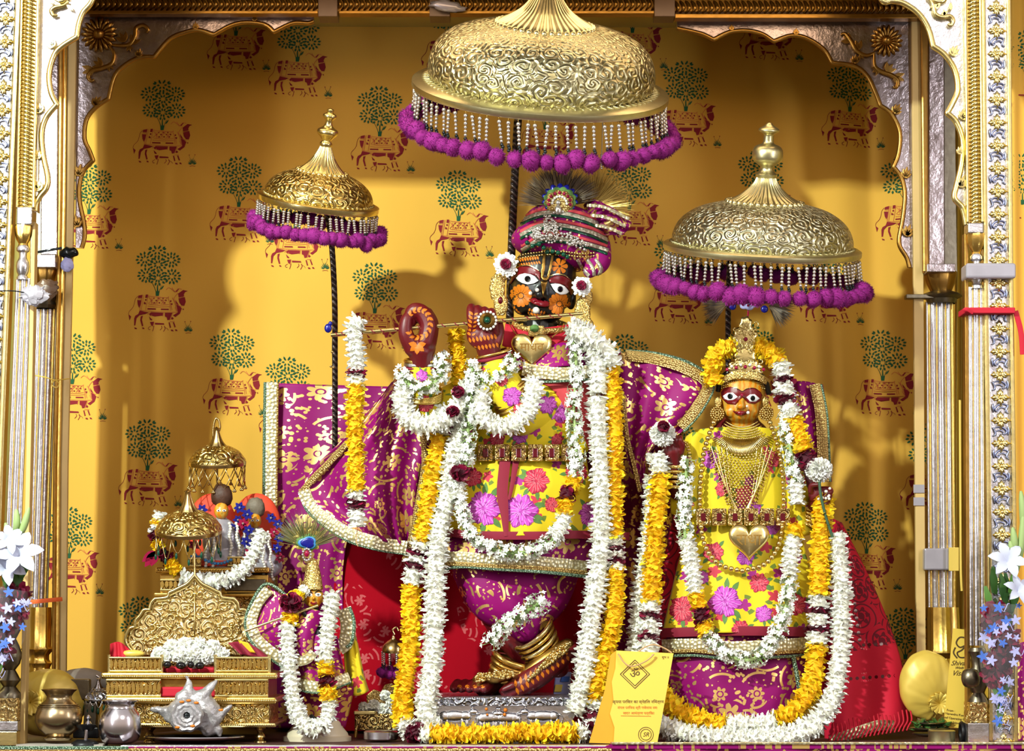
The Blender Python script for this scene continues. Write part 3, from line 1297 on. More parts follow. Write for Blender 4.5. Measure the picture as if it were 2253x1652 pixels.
# one printed motif: (pixel offsets from the foot of the tree trunk), made once per position as flat print on the cloth
def motif_polys():
    S = 0.1453
    ox, oy = 735.0, 872.0
    tr = lambda pts: [((x - ox) * S, (y - oy) * S) for x, y in pts]
    red, pink, green = [], [], []
    red += [tr(p) for p in (
        [(447, 868), (508, 855), (502, 905), (440, 905)], [(430, 936), (492, 940), (486, 1000), (462, 1058), (440, 1010)],
        [(557, 852), (592, 852), (584, 902), (550, 902)],
        [(588, 1060), (712, 1064), (716, 1084), (586, 1080)], [(790, 1066), (904, 1068), (910, 1088), (790, 1086)],
        [(470, 1098), (606, 1126), (560, 1150), (470, 1168), (425, 1215), (408, 1320), (388, 1325), (388, 1215), (405, 1175), (450, 1150)],
        [(487, 1185), (520, 1175), (506, 1235), (528, 1330), (508, 1335), (482, 1250)],
        [(642, 1122), (832, 1130), (826, 1172), (700, 1188), (622, 1166), (612, 1150)],
        [(850, 1130), (962, 1130), (925, 1236), (892, 1242), (880, 1200), (852, 1186)],
        [(1006, 930), (1060, 1015), (1104, 1062), (1078, 1140), (1010, 1194), (972, 1170), (1046, 1122)],
        [(1052, 912), (1146, 888), (1162, 960), (1140, 1022), (1100, 1018), (1066, 972)],
        [(1044, 835), (1118, 780), (1192, 796), (1150, 812), (1130, 850), (1136, 880), (1052, 892)],
        [(1002, 800), (1040, 758), (1060, 762), (1024, 810)],
        [(942, 1215), (962, 1192), (986, 1215), (964, 1236)],
        [(908, 1275), (926, 1275), (948, 1354), (930, 1360)], [(972, 1275), (990, 1272), (1018, 1345), (1000, 1350)],
        [(390, 1350), (425, 1360), (434, 1380), (400, 1376)], [(512, 1350), (540, 1358), (546, 1378), (516, 1374)],
        [(944, 1384), (975, 1388), (988, 1412), (950, 1408)], [(1008, 1380), (1034, 1384), (1048, 1408), (1014, 1404)],
        [(704, 1282), (836, 1290), (846, 1312), (706, 1310)], [(630, 1272), (690, 1266), (668, 1338), (648, 1320)],
        [(612, 1186), (660, 1232), (662, 1248), (630, 1240)], [(300, 1150), (342, 1188), (320, 1248)],
        [(1114, 1070), (1126, 1064), (1138, 1074), (1126, 1088)],
        [(548, 925), (570, 920), (572, 945), (550, 948)], [(536, 960), (560, 980), (566, 1000), (530, 996)],
        [(925, 940), (945, 940), (945, 965), (925, 965)], [(930, 985), (965, 985), (960, 1012), (936, 1006)],
    )]
    for r_, (yy, xs) in enumerate(((910, (680, 755, 820)), (942, (650, 718, 800, 862)), (978, (690, 765, 845)))):
        for x in xs:
            red.append(tr([(x - 12, yy - 9), (x + 12, yy - 9), (x + 9, yy + 10), (x - 10, yy + 10)]))
    red += [tr(stroke([(438, 878), (400, 925), (385, 1000), (362, 1055), (312, 1110), (302, 1152)], 6, 4)),
            tr(stroke([(690, 1330), (682, 1370), (668, 1412)], 9, 3)), tr(stroke([(800, 1330), (810, 1360), (780, 1395)], 8, 3)),
            tr(stroke([(846, 1330), (858, 1370), (832, 1418)], 9, 3)), tr(stroke([(640, 1335), (604, 1360), (616, 1386), (636, 1384)], 7, 4)),
            tr(stroke([(840, 1345), (890, 1370), (906, 1396)], 5, 3))]
    for pts in ([(510, 858), (498, 930), (470, 1092)], [(530, 858), (520, 930), (492, 1092)], [(596, 860), (582, 960), (560, 1090)],
                [(612, 866), (640, 880), (880, 900), (900, 880)], [(610, 1000), (760, 1015), (908, 1004)], [(590, 1030), (760, 1042), (920, 1034)],
                [(470, 1092), (760, 1116), (1046, 1120)], [(892, 890), (920, 980), (934, 1100)], [(960, 900), (1000, 980), (1040, 1112)],
                [(980, 920), (1026, 1000), (1100, 1035)], [(1040, 830), (1000, 880), (975, 930)], [(1052, 902), (1100, 895), (1140, 872)],
                [(860, 780), (905, 745), (960, 780), (1000, 815)], [(950, 745), (990, 800), (1030, 810)], [(1005, 800), (1050, 760), (1100, 770)],
                [(440, 915), (500, 918)], [(640, 900), (650, 1000)], [(735, 900), (735, 1000)], [(820, 900), (826, 1000)],
                [(600, 880), (680, 1000)], [(700, 885), (600, 990)], [(790, 890), (700, 1000)], [(880, 900), (790, 1000)], [(740, 890), (850, 1000)],
                [(828, 1128), (820, 1185)], [(972, 1130), (935, 1240)], [(620, 1120), (590, 1160)], [(925, 1265), (1000, 1262)],
                [(690, 1270), (680, 1340)], [(630, 1180), (660, 1160)], [(940, 1000), (960, 1090)], [(1000, 1040), (1030, 1100)]):
        pink.append(tr(stroke(pts, 7, 3)))
    # tree
    rnd = random.Random(4)
    for k, (cx, cy, n1, n2, rx) in enumerate(((715, 175, 6, 12, 165), (932, 320, 7, 13, 140), (530, 310, 7, 12, 120), (735, 390, 8, 12, 130),
                                              (562, 555, 7, 13, 140), (738, 600, 8, 11, 120), (945, 575, 7, 13, 140))):
        for ring, (n, r0, L, W) in enumerate(((n1, 26, 46, 20), (n2, 76, 50, 22))):
            for i in range(n):
                a = 2 * pi * (i + 0.5 * ring) / n + 0.1 * k
                x, y = cx + cos(a) * r0 * (1.0 + 0.2 * abs(cos(a))), cy + sin(a) * r0 * 0.92
                if k == 0 and ring == 1 and sin(a) < -0.4:
                    x, y = cx + cos(a) * r0 * 1.5, cy + sin(a) * r0 * 0.45
                if abs(x - 735) > 335:
                    continue
                green.append(tr(leaf_poly(x, y, a + rnd.uniform(-.12, .12), L * 1.1, W * 1.45, 3)))
    green += [tr([(706, 800), (766, 800), (754, 872), (708, 872)]), tr(stroke([(735, 810), (732, 740), (736, 700)], (22, 12), 2)),
              tr(stroke([(712, 812), (690, 750), (650, 670)], (10, 5), 3)), tr(stroke([(755, 805), (780, 745), (800, 710)], (8, 4), 3)),
              tr(leaf_poly(775, 780, -0.9, 90, 24, 3)), tr(stroke([(737, 700), (770, 560), (760, 470)], (4, 3), 3))]
    for a in (-2.7, -2.4, -2.05, -1.75, -1.5, -1.2, -0.9, -0.6, -0.4):
        green.append(tr(leaf_poly(1205 + cos(a) * 18, 1418 + sin(a) * 12, a, 100 - 18 * abs(a + 1.57) * 2, 13, 3)))
    for x, y in ((1155, 1265), (1240, 1260)):
        red.append(tr(ell(x, y, 8, 8, 6)))
        green.append(tr(stroke([(x, y + 10), (1195, 1380)], 3, 1)))
    red.append(tr(stroke([(1165, 1440), (1205, 1432), (1250, 1440)], 6, 2)))
    return red, pink, green


RED, PINK, GREEN = motif_polys()


def tri_set(polys):
    vs, fs = [], []
    for p in polys:
        for t in tessellate_polygon([[Vector((a, b_, 0)) for a, b_ in p]]):
            n = len(vs)
            q3 = [p[i] for i in t]
            ar = (q3[1][0] - q3[0][0]) * (q3[2][1] - q3[0][1]) - (q3[2][0] - q3[0][0]) * (q3[1][1] - q3[0][1])
            if ar > 0:
                q3.reverse()
            vs.extend(q3)
            fs.append((n, n + 1, n + 2))
    return vs, fs


SETS = [tri_set(RED), tri_set(PINK), tri_set(GREEN)]
kb = K(1126, 826, YB)
ANCH = [(357, 286), (519, 78), (655, 137), (836, 301), (527, 457), (1009, 487), (348, 652), (648, 515), (825, 690), (510, 835), (325, 1035), (195, 470),
        (633, 897), (160, 845), (153, 1228), (310, 1425), (1510, 243), (1870, 246), (1690, 54), (1392, 72), (990, 92), (1200, 285), (1675, 440), (1385, 462),
        (1490, 634), (1378, 847), (1822, 634), (1655, 825), (1942, 838), (1990, 455), (1905, 1218), (2040, 1048), (1992, 1450), (1480, 1030), (2245, 330), (690, 1270)]
for ax, ay in ANCH[:-2]:
    c0 = P(ax, ay, YB)
    kk = K(ax, ay, YB)
    vv, ff, mm = [], [], []
    for si, (sv, sf) in enumerate(SETS):
        n = len(vv)
        for a, b_ in sv:
            x, z = c0.x + a * kk, c0.z - b_ * kk
            vv.append(Vector((x, back_y(x, z) - 0.0012 - 0.0002 * si, z)))
        ff += [tuple(i + n for i in f) for f in sf]
        mm += [si] * len(sf)
    make('printed_motif', vv, ff, ['motif_red', 'motif_pink', 'motif_green'], back, False, midx=mm)

# side cloth seen past the pillars on the far right
side = thing('side_cloth', 'strip of yellow printed cloth past the outer edge of the right pillar', 'curtain', P(2242, 800, 0.45))
sheet('cloth_sheet', [[(2205, -40, .45), (2240, -40, .44), (2300, -40, .46)], [(2210, 800, .46), (2245, 800, .44), (2300, 800, .45)], [(2215, 1640, .45), (2250, 1640, .46), (2300, 1640, .45)]], 20, 20, 'backdrop_cotton', side, lambda u, v: 0.01 * sin(u * 14))
sheet('magenta_drape', [[(2225, 1420, .38), (2262, 1410, .37), (2300, 1410, .38)], [(2215, 1520, .38), (2262, 1520, .36), (2300, 1520, .38)], [(2222, 1640, .36), (2262, 1640, .35), (2300, 1640, .36)]], 12, 12, 'silk_magenta', side, lambda u, v: 0.01 * sin(u * 20))
bs = bvh_of([o for o in side.children][0])
for (ax, ay) in ((2262, 180), (2250, 450)):
    decal('printed_tree', bs, [[(ax + a, ay + b_) for a, b_ in p] for p in GREEN if all(abs(a) < 60 for a, _ in p)], 'motif_green', side, 0.001, 40)
    decal('printed_cow', bs, [[(ax + a, ay + b_) for a, b_ in p] for p in RED[:14]], 'motif_red', side, 0.001, 40)

# ---------------------------------------------------------------- carved arches


def rim_with_leaves(rim_pts, y, r, root, mat, leaves, panel_name, outer, y1, pmat):
    """scalloped arch: silver panel + rolled gold rim + leaf ornaments"""
    poly = rim_pts + outer
    pn = poly_prism(panel_name, poly, y, y1, pmat, root)
    wp = [P(a, b_, y - 0.002) for a, b_ in rim_pts]
    dens = []
    for a, b_ in zip(wp, wp[1:]):
        for k in range(3):
            dens.append(a.lerp(b_, k / 3))
    dens.append(wp[-1])
    k = K(rim_pts[0][0], rim_pts[0][1], y)
    tube('rim', dens, r * k, mat, root, 10)
    inn = [p + Vector((0, -0.001, 0)) for p in dens]
    for (lx, ly, ang, L) in leaves:
        b = B()
        kk = K(lx, ly, y)
        for da, ll in ((-0.75, 0.75), (-0.35, 0.95), (0.0, 1.15), (0.35, 0.95), (0.75, 0.75)):
            a = radians(ang) + da
            pl = leaf_poly(lx, ly, a, L * ll, L * 0.34, 4)
            vs, fs, uv = poly_prism_vf(pl, y - 0.008, y - 0.001)
            b.add(vs, fs, 0, uv)
        bevel(b.out('leaf_ornament', mat, root, False), 0.0012, 2)


def cusp_path(cusps):
    """list of (x,y,is_cusp) - smooth runs between cusps"""
    out, run = [], []
    for p in cusps:
        run.append((p[0], p[1], 0))
        if len(p) > 2 and len(run) > 1:
            out += [(v.x, v.y) for v in catmull(run, 5)][:-1]
            run = [(p[0], p[1], 0)]
    out += [(v.x, v.y) for v in catmull(run, 5)]
    return out


def lumpy_flower(name, c, r, root, mat, petals=16, y=None, relief=0.012):
    """daisy-like repousse flower: petals, ring, boss"""
    k = K(c[0], c[1], y)
    o = P(c[0], c[1], y)
    b = B()
    for i in range(petals):
        a = 2 * pi * i / petals
        d = Vector((cos(a), 0, sin(a)))
        sd = Vector((-sin(a), 0, cos(a)))
        R = r * k
        w = R * 4.8 / petals
        pr = [(0.25, 0.6, 0.25), (0.6, 1.0, 0.9), (0.9, 0.8, 0.8), (1.02, 0.15, 0.1)]
        n = len(b.v)
        for t, ww, hh in pr:
            b.v += [o + d * R * t - sd * w * ww * 0.5, o + d * R * t + Vector((0, -relief * hh, 0)), o + d * R * t + sd * w * ww * 0.5]
        for j in range(3):
            q_ = n + j * 3
            b.f += [(q_, q_ + 1, q_ + 4, q_ + 3), (q_ + 1, q_ + 2, q_ + 5, q_ + 4)]
            b.m += [0, 0]
    b.uv = [(0, 0)] * len(b.v)
    vs, fs = sphere_vf(o, (r * k * 0.34, relief * 1.1, r * k * 0.34), 14, 8)
    b.add(vs, fs)
    return b.out(name, mat, root)


def curl(pts, r, y, root, mat, name='scroll_stem'):
    w = px_path([(a, b_, y) for a, b_ in pts], 6)
    n = len(w)
    k = K(pts[0][0], pts[0][1], y)
    return tube(name, w, [r * k * (0.55 + 0.6 * sin(pi * i / (n - 1))) for i in range(n)], mat, root, 8)


# inner (dark) arch, left half and right half
inL = cusp_path([(690, 47), (678, 51), (644, 51), (603, 70, 1), (583, 54), (542, 49), (508, 56), (471, 76, 1), (437, 66), (407, 71), (373, 86), (339, 125, 1),
                 (305, 127), (271, 146), (251, 170), (239, 217, 1), (210, 237), (190, 264), (186, 305), (197, 332), (205, 353, 1), (186, 373), (176, 400), (175, 441),
                 (185, 492), (186, 522), (180, 545)])
inR = cusp_path([(1490, 62), (1523, 69), (1548, 76), (1570, 87, 1), (1603, 71), (1639, 67), (1675, 74), (1702, 91, 1), (1741, 78), (1777, 85), (1813, 109), (1831, 138, 1),
                 (1879, 145), (1908, 167), (1926, 203), (1937, 232, 1), (1962, 251), (1980, 291), (1977, 338), (1966, 367, 1), (1984, 392), (1991, 429), (1986, 483),
                 (1978, 534), (1995, 567), (2001, 588)])
arch = thing('scalloped_arch', 'dark inner silver arch with gold scalloped rim, left half above the left pillar', 'arch', P(200, 300, .62))
rim_with_leaves(inL, .60, 5.0, arch, 'gold_dark', [(430, 64, -90, 16), (303, 125, -75, 18), (205, 232, -50, 24), (172, 388, -80, 26), (170, 500, -100, 26), (560, 46, -90, 12)],
                'silver_panel', [(166, 545), (166, 24), (690, 24)], .615, 'old_silver')
lumpy_flower('sunflower', (218, 76), 40, arch, 'gold_dark', 18, .598, 0.02)
curl([(245, 98), (262, 100), (285, 98), (297, 80), (300, 62), (315, 56), (326, 65), (322, 72)], 5, .594, arch, 'gold_dark')
curl([(240, 100), (251, 118), (246, 140), (225, 150), (205, 155), (194, 168), (200, 178), (207, 175)], 5, .594, arch, 'gold_dark')
for (x, y_, a, L) in ((275, 92, -120, 24), (290, 96, -60, 22), (282, 100, 70, 14), (225, 146, -150, 24), (205, 152, 160, 26), (236, 140, 40, 18)):
    b = B()
    for da in (-0.6, 0, 0.6):
        vs, fs, uv = poly_prism_vf(leaf_poly(x, y_, radians(a) + da, L, L * .42, 4), .590, .599)
        b.add(vs, fs, 0, uv)
    bevel(b.out('leaf_ornament', 'gold_dark', arch, False), .0012)
arch2 = thing('scalloped_arch', 'dark inner silver arch with gold scalloped rim, right half above the right pillar', 'arch', P(1960, 300, .62))
rim_with_leaves(inR, .60, 5.0, arch2, 'gold_dark', [(1752, 76, -90, 14), (1880, 140, -80, 20), (1968, 250, -60, 24), (1992, 392, -80, 24), (1994, 520, -70, 26), (1610, 66, -90, 12)],
                'silver_panel', [(2008, 588), (2008, 36), (1490, 36)], .615, 'old_silver')
lumpy_flower('sunflower', (1950, 90), 36, arch2, 'gold_dark', 18, .598, 0.02)
curl([(1925, 116), (1905, 122), (1885, 112), (1873, 92), (1860, 75), (1850, 76)], 5, .594, arch2, 'gold_dark')
curl([(1923, 118), (1925, 145), (1940, 158), (1962, 166), (1975, 178), (1972, 192), (1966, 190)], 5, .594, arch2, 'gold_dark')
for (x, y_, a, L) in ((1890, 110, -110, 24), (1872, 92, -140, 22), (1893, 118, 60, 14), (1950, 158, -50, 24), (1966, 168, 20, 26), (1935, 150, 150, 18)):
    b = B()
    for da in (-0.6, 0, 0.6):
        vs, fs, uv = poly_prism_vf(leaf_poly(x, y_, radians(a) + da, L, L * .42, 4), .590, .599)
        b.add(vs, fs, 0, uv)
    bevel(b.out('leaf_ornament', 'gold_dark', arch2, False), .0012)

# lintel rail of slanting gadroons under the roof
rail = thing('carved_rail', 'long gold rail of slanting ridges along the top of the shrine', 'rail', P(1100, 10, .56))
pbox('rail_back', 165, -60, 2080, 26, .565, .60, 'gold_dark', rail, 0.0)
pbox('lower_bead', 165, 23, 700, 30, .545, .58, 'gold_dark', rail)
pbox('lower_bead', 745, 23, 1440, 30, .545, .58, 'gold_dark', rail)
pbox('lower_bead', 1485, 30, 2060, 40, .545, .58, 'gold_dark', rail)
b = B()
for i in range(150):
    x = 172 + i * 12.4
    off = 8 if x > 1480 else 0
    pts = px_path([(x - 3, -6 + off, .565), (x + 4, 4 + off, .555), (x + 5, 12 + off, .553), (x - 4, 23 + off, .565)], 3)
    vs, fs, uv = tube_vf(pts, [0.0018, 0.004, 0.0048, 0.005, 0.005, 0.0048, 0.004, 0.003, 0.003, 0.002][:len(pts)], 6)
    b.add(vs, fs, 0, uv)
g = b.out('ridges', 'gold_dark', rail, kind='stuff')
for x0, x1 in ((700, 742), (945, 990), (1440, 1485)):
    tp = pbox('tape_patch', x0, -30, x1, 36, .535, .60, 'tape', rail)
tape = make('crumpled_tape', *sphere_vf((0, 0, 0), (1, 1, 1), 18, 12), 'tape_grey', rail)
me = tape.data
c0 = P(985, 14, .52)
for v in me.vertices:
    n_ = noise.noise(v.co * 2.3)
    s_ = 1 + 0.5 * n_
    v.co = c0 + Vector((v.co.x * .042 * s_, v.co.y * .012, v.co.z * .014 * s_ - .12 * v.co.x * .06))


# ---------------------------------------------------------------- pillars
def flutes(root, x0, x1, ytop, ybot, y, pattern, drift=0.0):
    """vertical rolls between two pixel edges; pattern: list of (weight, material)"""
    tot = sum(w_ for w_, _ in pattern)
    x = x0
    for w_, m in pattern:
        wd = (x1 - x0) * w_ / tot
        k = K(x, ytop, y)
        xa = x + wd / 2
        n = 10
        pts = [P(xa + drift * (j / n), ytop + (ybot - ytop) * j / n, y) for j in range(n + 1)]
        vs, fs, uv = tube_vf(pts, wd * 0.53 * k, 14, mod=lambda a, s: 1 + 0.02 * sin(s * 40 + a))
        make('fluted_roll', vs, fs, m, root, True, uv, auto=60)
        x += wd


def square_flower(root, x, y_, yd, r, mats=('gold_pale', 'gold')):
    pass


FLW = None


def small_rosette(root, x, y_, yd, r):
    """gold four-petal rosette on the silver strip; all share one mesh"""
    global FLW
    if FLW is None:
        b = B()
        for i in range(4):
            a = pi / 2 * i
            for off, L, W in ((0, 1.0, 0.62), (-0.42, .82, .3), (.42, .82, .3)):
                pl = leaf_poly(0, 0, a + off, 0.022 * L, 0.022 * W, 4)
                n = len(b.v)
                m = len(pl)
                b.v += [Vector((p[0], 0.0, p[1])) for p in pl] + [Vector((p[0] * .8, -.005, p[1] * .8)) for p in pl] + [Vector((cos(a + off) * .011 * L, -.007, sin(a + off) * .011 * L))]
                for j in range(m):
                    j2 = (j + 1) % m
                    b.f += [(n + j, n + j2, n + m + j2, n + m + j), (n + m + j, n + m + j2, n + 2 * m)]
                    b.m += [0, 0]
        b.uv = [(0, 0)] * len(b.v)
        vs, fs = sphere_vf((0, -.004, 0), (.0042, .005, .0042), 10, 6)
        b.add(vs, fs)
        FLW = make('rosette', b.v, b.f, 'gold_pale').data
        bpy.data.objects.remove(bpy.data.objects['rosette'])
    return link('rosette', FLW, root, loc=P(x, y_, yd))


SCR = {}


def small_scroll(root, x, y_, yd, flip):
    if flip not in SCR:
        b = B()
        s = -1 if flip else 1
        for pts in ([(-.017, .004), (-.012, .010), (0, .011), (.010, .006), (.013, -.001), (.008, -.006), (.004, -.003)],
                    [(-.014, -.002), (-.006, .003), (.002, .002), (.006, -.002)], [(.016, .012), (.018, .004), (.016, -.008)],
                    [(-.018, -.010), (-.012, -.005), (-.018, .010)]):
            w_ = [Vector((s * p.x, -.002, p.y)) for p in catmull([(a, c, 0) for a, c in pts], 4)]
            n = len(w_)
            vs, fs, uv = tube_vf(w_, [.0013 + .0012 * sin(pi * i / (n - 1)) for i in range(n)], 6)
            b.add(vs, fs, 0, uv)
        ob = b.out('scroll', 'oldblue_silver', None)
        SCR[flip] = ob.data
        bpy.data.objects.remove(ob)
    return link('scroll', SCR[flip], root, loc=P(x, y_, yd))


plain('oldblue_silver', (140, 146, 178), 0.3, 1.0, 0.2, 60)

YF = 0.12   # depth of the front frame


def side_x(tbl, y_):
    for (ya, xa), (yb, xb) in zip(tbl, tbl[1:]):
        if y_ <= yb:
            return xa + (xb - xa) * (y_ - ya) / (yb - ya)
    return tbl[-1][1]


def band(name, root, tblL, tblR, y0, y1, depth0, depth1, mat, n=10, bev=.0015):
    """vertical board whose edges follow slightly leaning pixel tables"""
    b = B()
    ys = [y0 + (y1 - y0) * i / n for i in range(n + 1)]
    poly = [(side_x(tblL, v), v) for v in ys] + [(side_x(tblR, v), v) for v in reversed(ys)]
    return poly_prism(name, poly, depth0, depth1, mat, root, bev)


rect('trim_1', X0 * 1.0, 1.3, YF, YF + .05, P(1126, -22, YF).z, P(1126, -22, YF).z + .35, 'silver')

# ---- left front pillar
LP = thing('carved_pillar', 'silver front pillar with gold rosettes and gold ridged band at the left edge', 'pillar', P(40, 1640, YF))
L_lean = [(-60, 3), (500, -18), (900, -34), (1660, -60)]
off = lambda d: [(a, b_ + d) for a, b_ in L_lean]
band('rosette_strip', LP, off(-60), off(32), -60, 1645, YF, YF + .03, 'silver_hammer' if 'silver_hammer' in MATS else 'silver', 10)
band('edge_roll', LP, off(32), off(44), -60, 1645, YF - .012, YF + .03, 'gold_pale', 10, .004)
for i in range(21):
    y_ = -8 + i * 50.3
    small_rosette(LP, side_x(off(14), y_), y_, YF - .001, 20)
    small_scroll(LP, side_x(off(14), y_ + 25), y_ + 25, YF - .001, i % 2)
# gadroon band above the colonette
GB = [(-60, 50), (0, 47), (480, 36), (520, 35)]
goff = lambda d: [(a, b_ + d) for a, b_ in GB]
band('band_back', LP, goff(0), goff(36), -60, 458, YF - .004, YF + .03, 'gold', 8)
band('edge_roll', LP, goff(-3), goff(3), -60, 458, YF - .014, YF, 'gold_pale', 8, .003)
band('edge_roll', LP, goff(32), goff(39), -60, 458, YF - .014, YF, 'gold_pale', 8, .003)


def gadroons(root, tbl, w, y0, y1, yd, sgn):
    b = B()
    y_ = y0
    while y_ < y1:
        xl = side_x(tbl, y_)
        pts = px_path([(xl + (5 if sgn > 0 else w - 5), y_ - 3, yd), (xl + w * .5, y_ - 2, yd - .006), (xl + (w - 5 if sgn > 0 else 5), y_ + 6, yd - .001)], 4)
        vs, fs, uv = tube_vf(pts, [.0022, .0034, .0042, .0046, .0046, .0042, .0034, .0026, .002][:len(pts)], 7)
        b.add(vs, fs, 0, uv)
        y_ += 8.6
    return b.out('gadroons', 'gold_pale', root, kind='stuff')


gadroons(LP, goff(0), 36, -20, 458, YF - .004, 1)
pbox('capital_block', 37, 455, 71, 494, YF - .02, YF + .03, 'silver', LP, -1, .003)


def colonette(root, x, w, y_, ybot, lean, yd, s=1):
    """bell capital, silver vase, long fluted shaft"""
    k = K(x, y_, yd)
    c = P(x, y_, yd)
    pr = [(w * .52, 0), (w * .55, -6), (w * .50, -20), (w * .42, -32), (w * .26, -42), (w * .30, -46), (w * .40, -52), (w * .38, -58), (w * .24, -62), (w * .22, -70), (w * .26, -76),
          (w * .36, -82), (w * .40, -92), (w * .36, -104), (w * .26, -112), (w * .34, -116), (w * .34, -122)]
    g_ = [(a * k, b_ * k) for a, b_ in pr]
    lathe('bell_capital', g_[:6], Matrix.Translation(c), 'gold', root, 24, lambda a, i, z: 1 + .05 * sin(a * 8))
    lathe('vase_capital', g_[5:], Matrix.Translation(c), 'silver', root, 24, lambda a, i, z: 1 + .03 * sin(a * 10))
    flutes(root, x - w * .48, x + w * .48, y_ + 118, ybot, yd + .004, [(1, 'silver'), (.25, 'gold'), (1.3, 'silver'), (.25, 'gold'), (1, 'silver')], lean)


colonette(LP, 52, 36, 495, 1375, -30, YF)
band('side_board', LP, [(490, 70), (900, 60), (1640, 42)], [(490, 78), (900, 70), (1640, 54)], 488, 1640, YF - .002, YF + .03, 'beige_board', 8)
k = K(26, 1380, YF)
lathe('shaft_foot', [(r * k, z * k) for r, z in ((20, 0), (22, -10), (16, -22), (12, -30), (20, -46), (26, -64), (22, -84), (12, -98), (18, -108), (24, -120), (14, -134), (20, -142), (26, -150), (26, -160))],
      Matrix.Translation(P(24, 1375, YF)), 'tarnish', LP, 24)
pbox('embossed_base', -30, 1536, 38, 1586, YF - .03, YF + .04, 'throne_gold', LP)
pbox('base_plate', -30, 1587, 39, 1608, YF - .035, YF + .04, 'silver', LP)
pbox('base_plate', -32, 1609, 37, 1640, YF - .035, YF + .04, 'gold_pale', LP)

# ---- left front arch quarter
foL = cusp_path([(215, -60), (203, 0), (183, 27), (173, 54), (169, 81, 1), (136, 102), (119, 122), (108, 163), (112, 203), (125, 230, 1), (102, 258), (92, 292), (95, 339), (105, 390),
                 (102, 414), (88, 432), (80, 448), (78, 464)])
AF = thing('scalloped_arch', 'bright silver front arch quarter with gold scalloped rim at top left', 'arch', P(110, 200, YF))
rim_with_leaves(foL, YF + .006, 6.5, AF, 'gold_pale', [(118, 104, -125, 24), (90, 248, -120, 26), (86, 420, -110, 26), (84, 350, -100, 20)], 'silver_panel', [(83, 466), (84, -60)], YF + .03, 'silver')
curl([(150, 2), (140, 12), (122, 16), (113, 24), (118, 34), (127, 33)], 5, YF - .004, AF, 'gold_pale')
curl([(112, -10), (124, 0), (138, 2), (150, -12)], 5, YF - .004, AF, 'gold_pale')
for (x, y_, a) in ((135, 12, -160), (150, -2, -120), (128, 0, 160), (146, 10, 40)):
    vs, fs, uv = poly_prism_vf(leaf_poly(x, y_, radians(a), 20, 9, 4), YF - .008, YF + .004)
    bevel(make('leaf_ornament', vs, fs, 'gold_pale', AF, False, uv), .0012)

# ---- right front pillar
RP = thing('carved_pillar', 'silver front pillar with gold rosettes and red ribbon at the right edge', 'pillar', P(2185, 1640, YF))
R_lean = [(-60, 2167), (0, 2168), (600, 2173), (1100, 2180), (1660, 2184)]
off = lambda d: [(a, b_ + d) for a, b_ in R_lean]
band('rosette_strip', RP, off(0), off(48), -60, 1645, YF, YF + .03, 'silver', 10)
band('edge_roll', RP, off(-8), off(1), -60, 1645, YF - .012, YF + .03, 'gold_pale', 10, .003)
band('edge_roll', RP, off(47), off(57), -60, 1645, YF - .012, YF + .03, 'gold_pale', 10, .003)
for i in range(33):
    y_ = 18 + i * 50.4
    small_rosette(RP, side_x(off(24), y_), y_, YF - .001, 20)
    small_scroll(RP, side_x(off(24), y_ + 25), y_ + 25, YF - .001, i % 2)
GB2 = [(-60, 2125), (0, 2125), (490, 2130), (520, 2130)]
goff2 = lambda d: [(a, b_ + d) for a, b_ in GB2]
band('band_back', RP, goff2(0), goff2(34), -60, 490, YF - .004, YF + .03, 'gold', 8)
band('edge_roll', RP, goff2(-3), goff2(3), -60, 490, YF - .014, YF, 'gold_pale', 8, .003)
band('edge_roll', RP, goff2(29), goff2(36), -60, 490, YF - .014, YF, 'gold_pale', 8, .003)
gadroons(RP, goff2(0), 34, -20, 490, YF - .004, -1)
pbox('capital_block', 2130, 490, 2164, 513, YF - .02, YF + .03, 'silver', RP, 0, .003)
colonette(RP, 2147, 36, 514, 1420, 3, YF)
band('side_board', RP, [(500, 2122), (1640, 2128)], [(500, 2130), (1640, 2137)], 513, 1640, YF + .002, YF + .03, 'gold_dark', 6)
k = K(2150, 1430, YF)
lathe('shaft_foot', [(r * k, z * k) for r, z in ((17, 0), (20, -8), (14, -20), (12, -40), (20, -58), (22, -78), (14, -98), (20, -110), (24, -122))], Matrix.Translation(P(2150, 1425, YF)), 'tarnish', RP, 24)
pbox('embossed_base', 2134, 1545, 2172, 1590, YF - .03, YF + .04, 'throne_gold', RP)
pbox('base_plate', 2130, 1591, 2176, 1640, YF - .035, YF + .04, 'silver', RP)
TW = tag(make('tape_wrap', *pbox_vf(2126, 578, 2236, 612, YF - .03, YF + .034), 'tape_grey', None, False), 'clear grey tape wrapped round the right pillar below its capital', 'tape')
bevel(bpy.data.objects['tape_wrap'], .006, 3)
rb = thing('red_ribbon', 'red ribbon tied round the right pillar', 'ribbon', P(2180, 683, YF))
pbox('ribbon_band', 2122, 676, 2234, 689, YF - .034, YF + .038, 'red_cloth', rb, 0, .002)
ribbon('ribbon_tail', px_path([(2120, 684, YF - .04), (2126, 680, YF - .045), (2140, 688, YF - .04)], 5), .008, 'red_cloth', rb)
ribbon('ribbon_tail', px_path([(2234, 684, YF - .02), (2246, 730, YF - .02), (2250, 780, YF - .02)], 5), .012, 'red_cloth', rb)

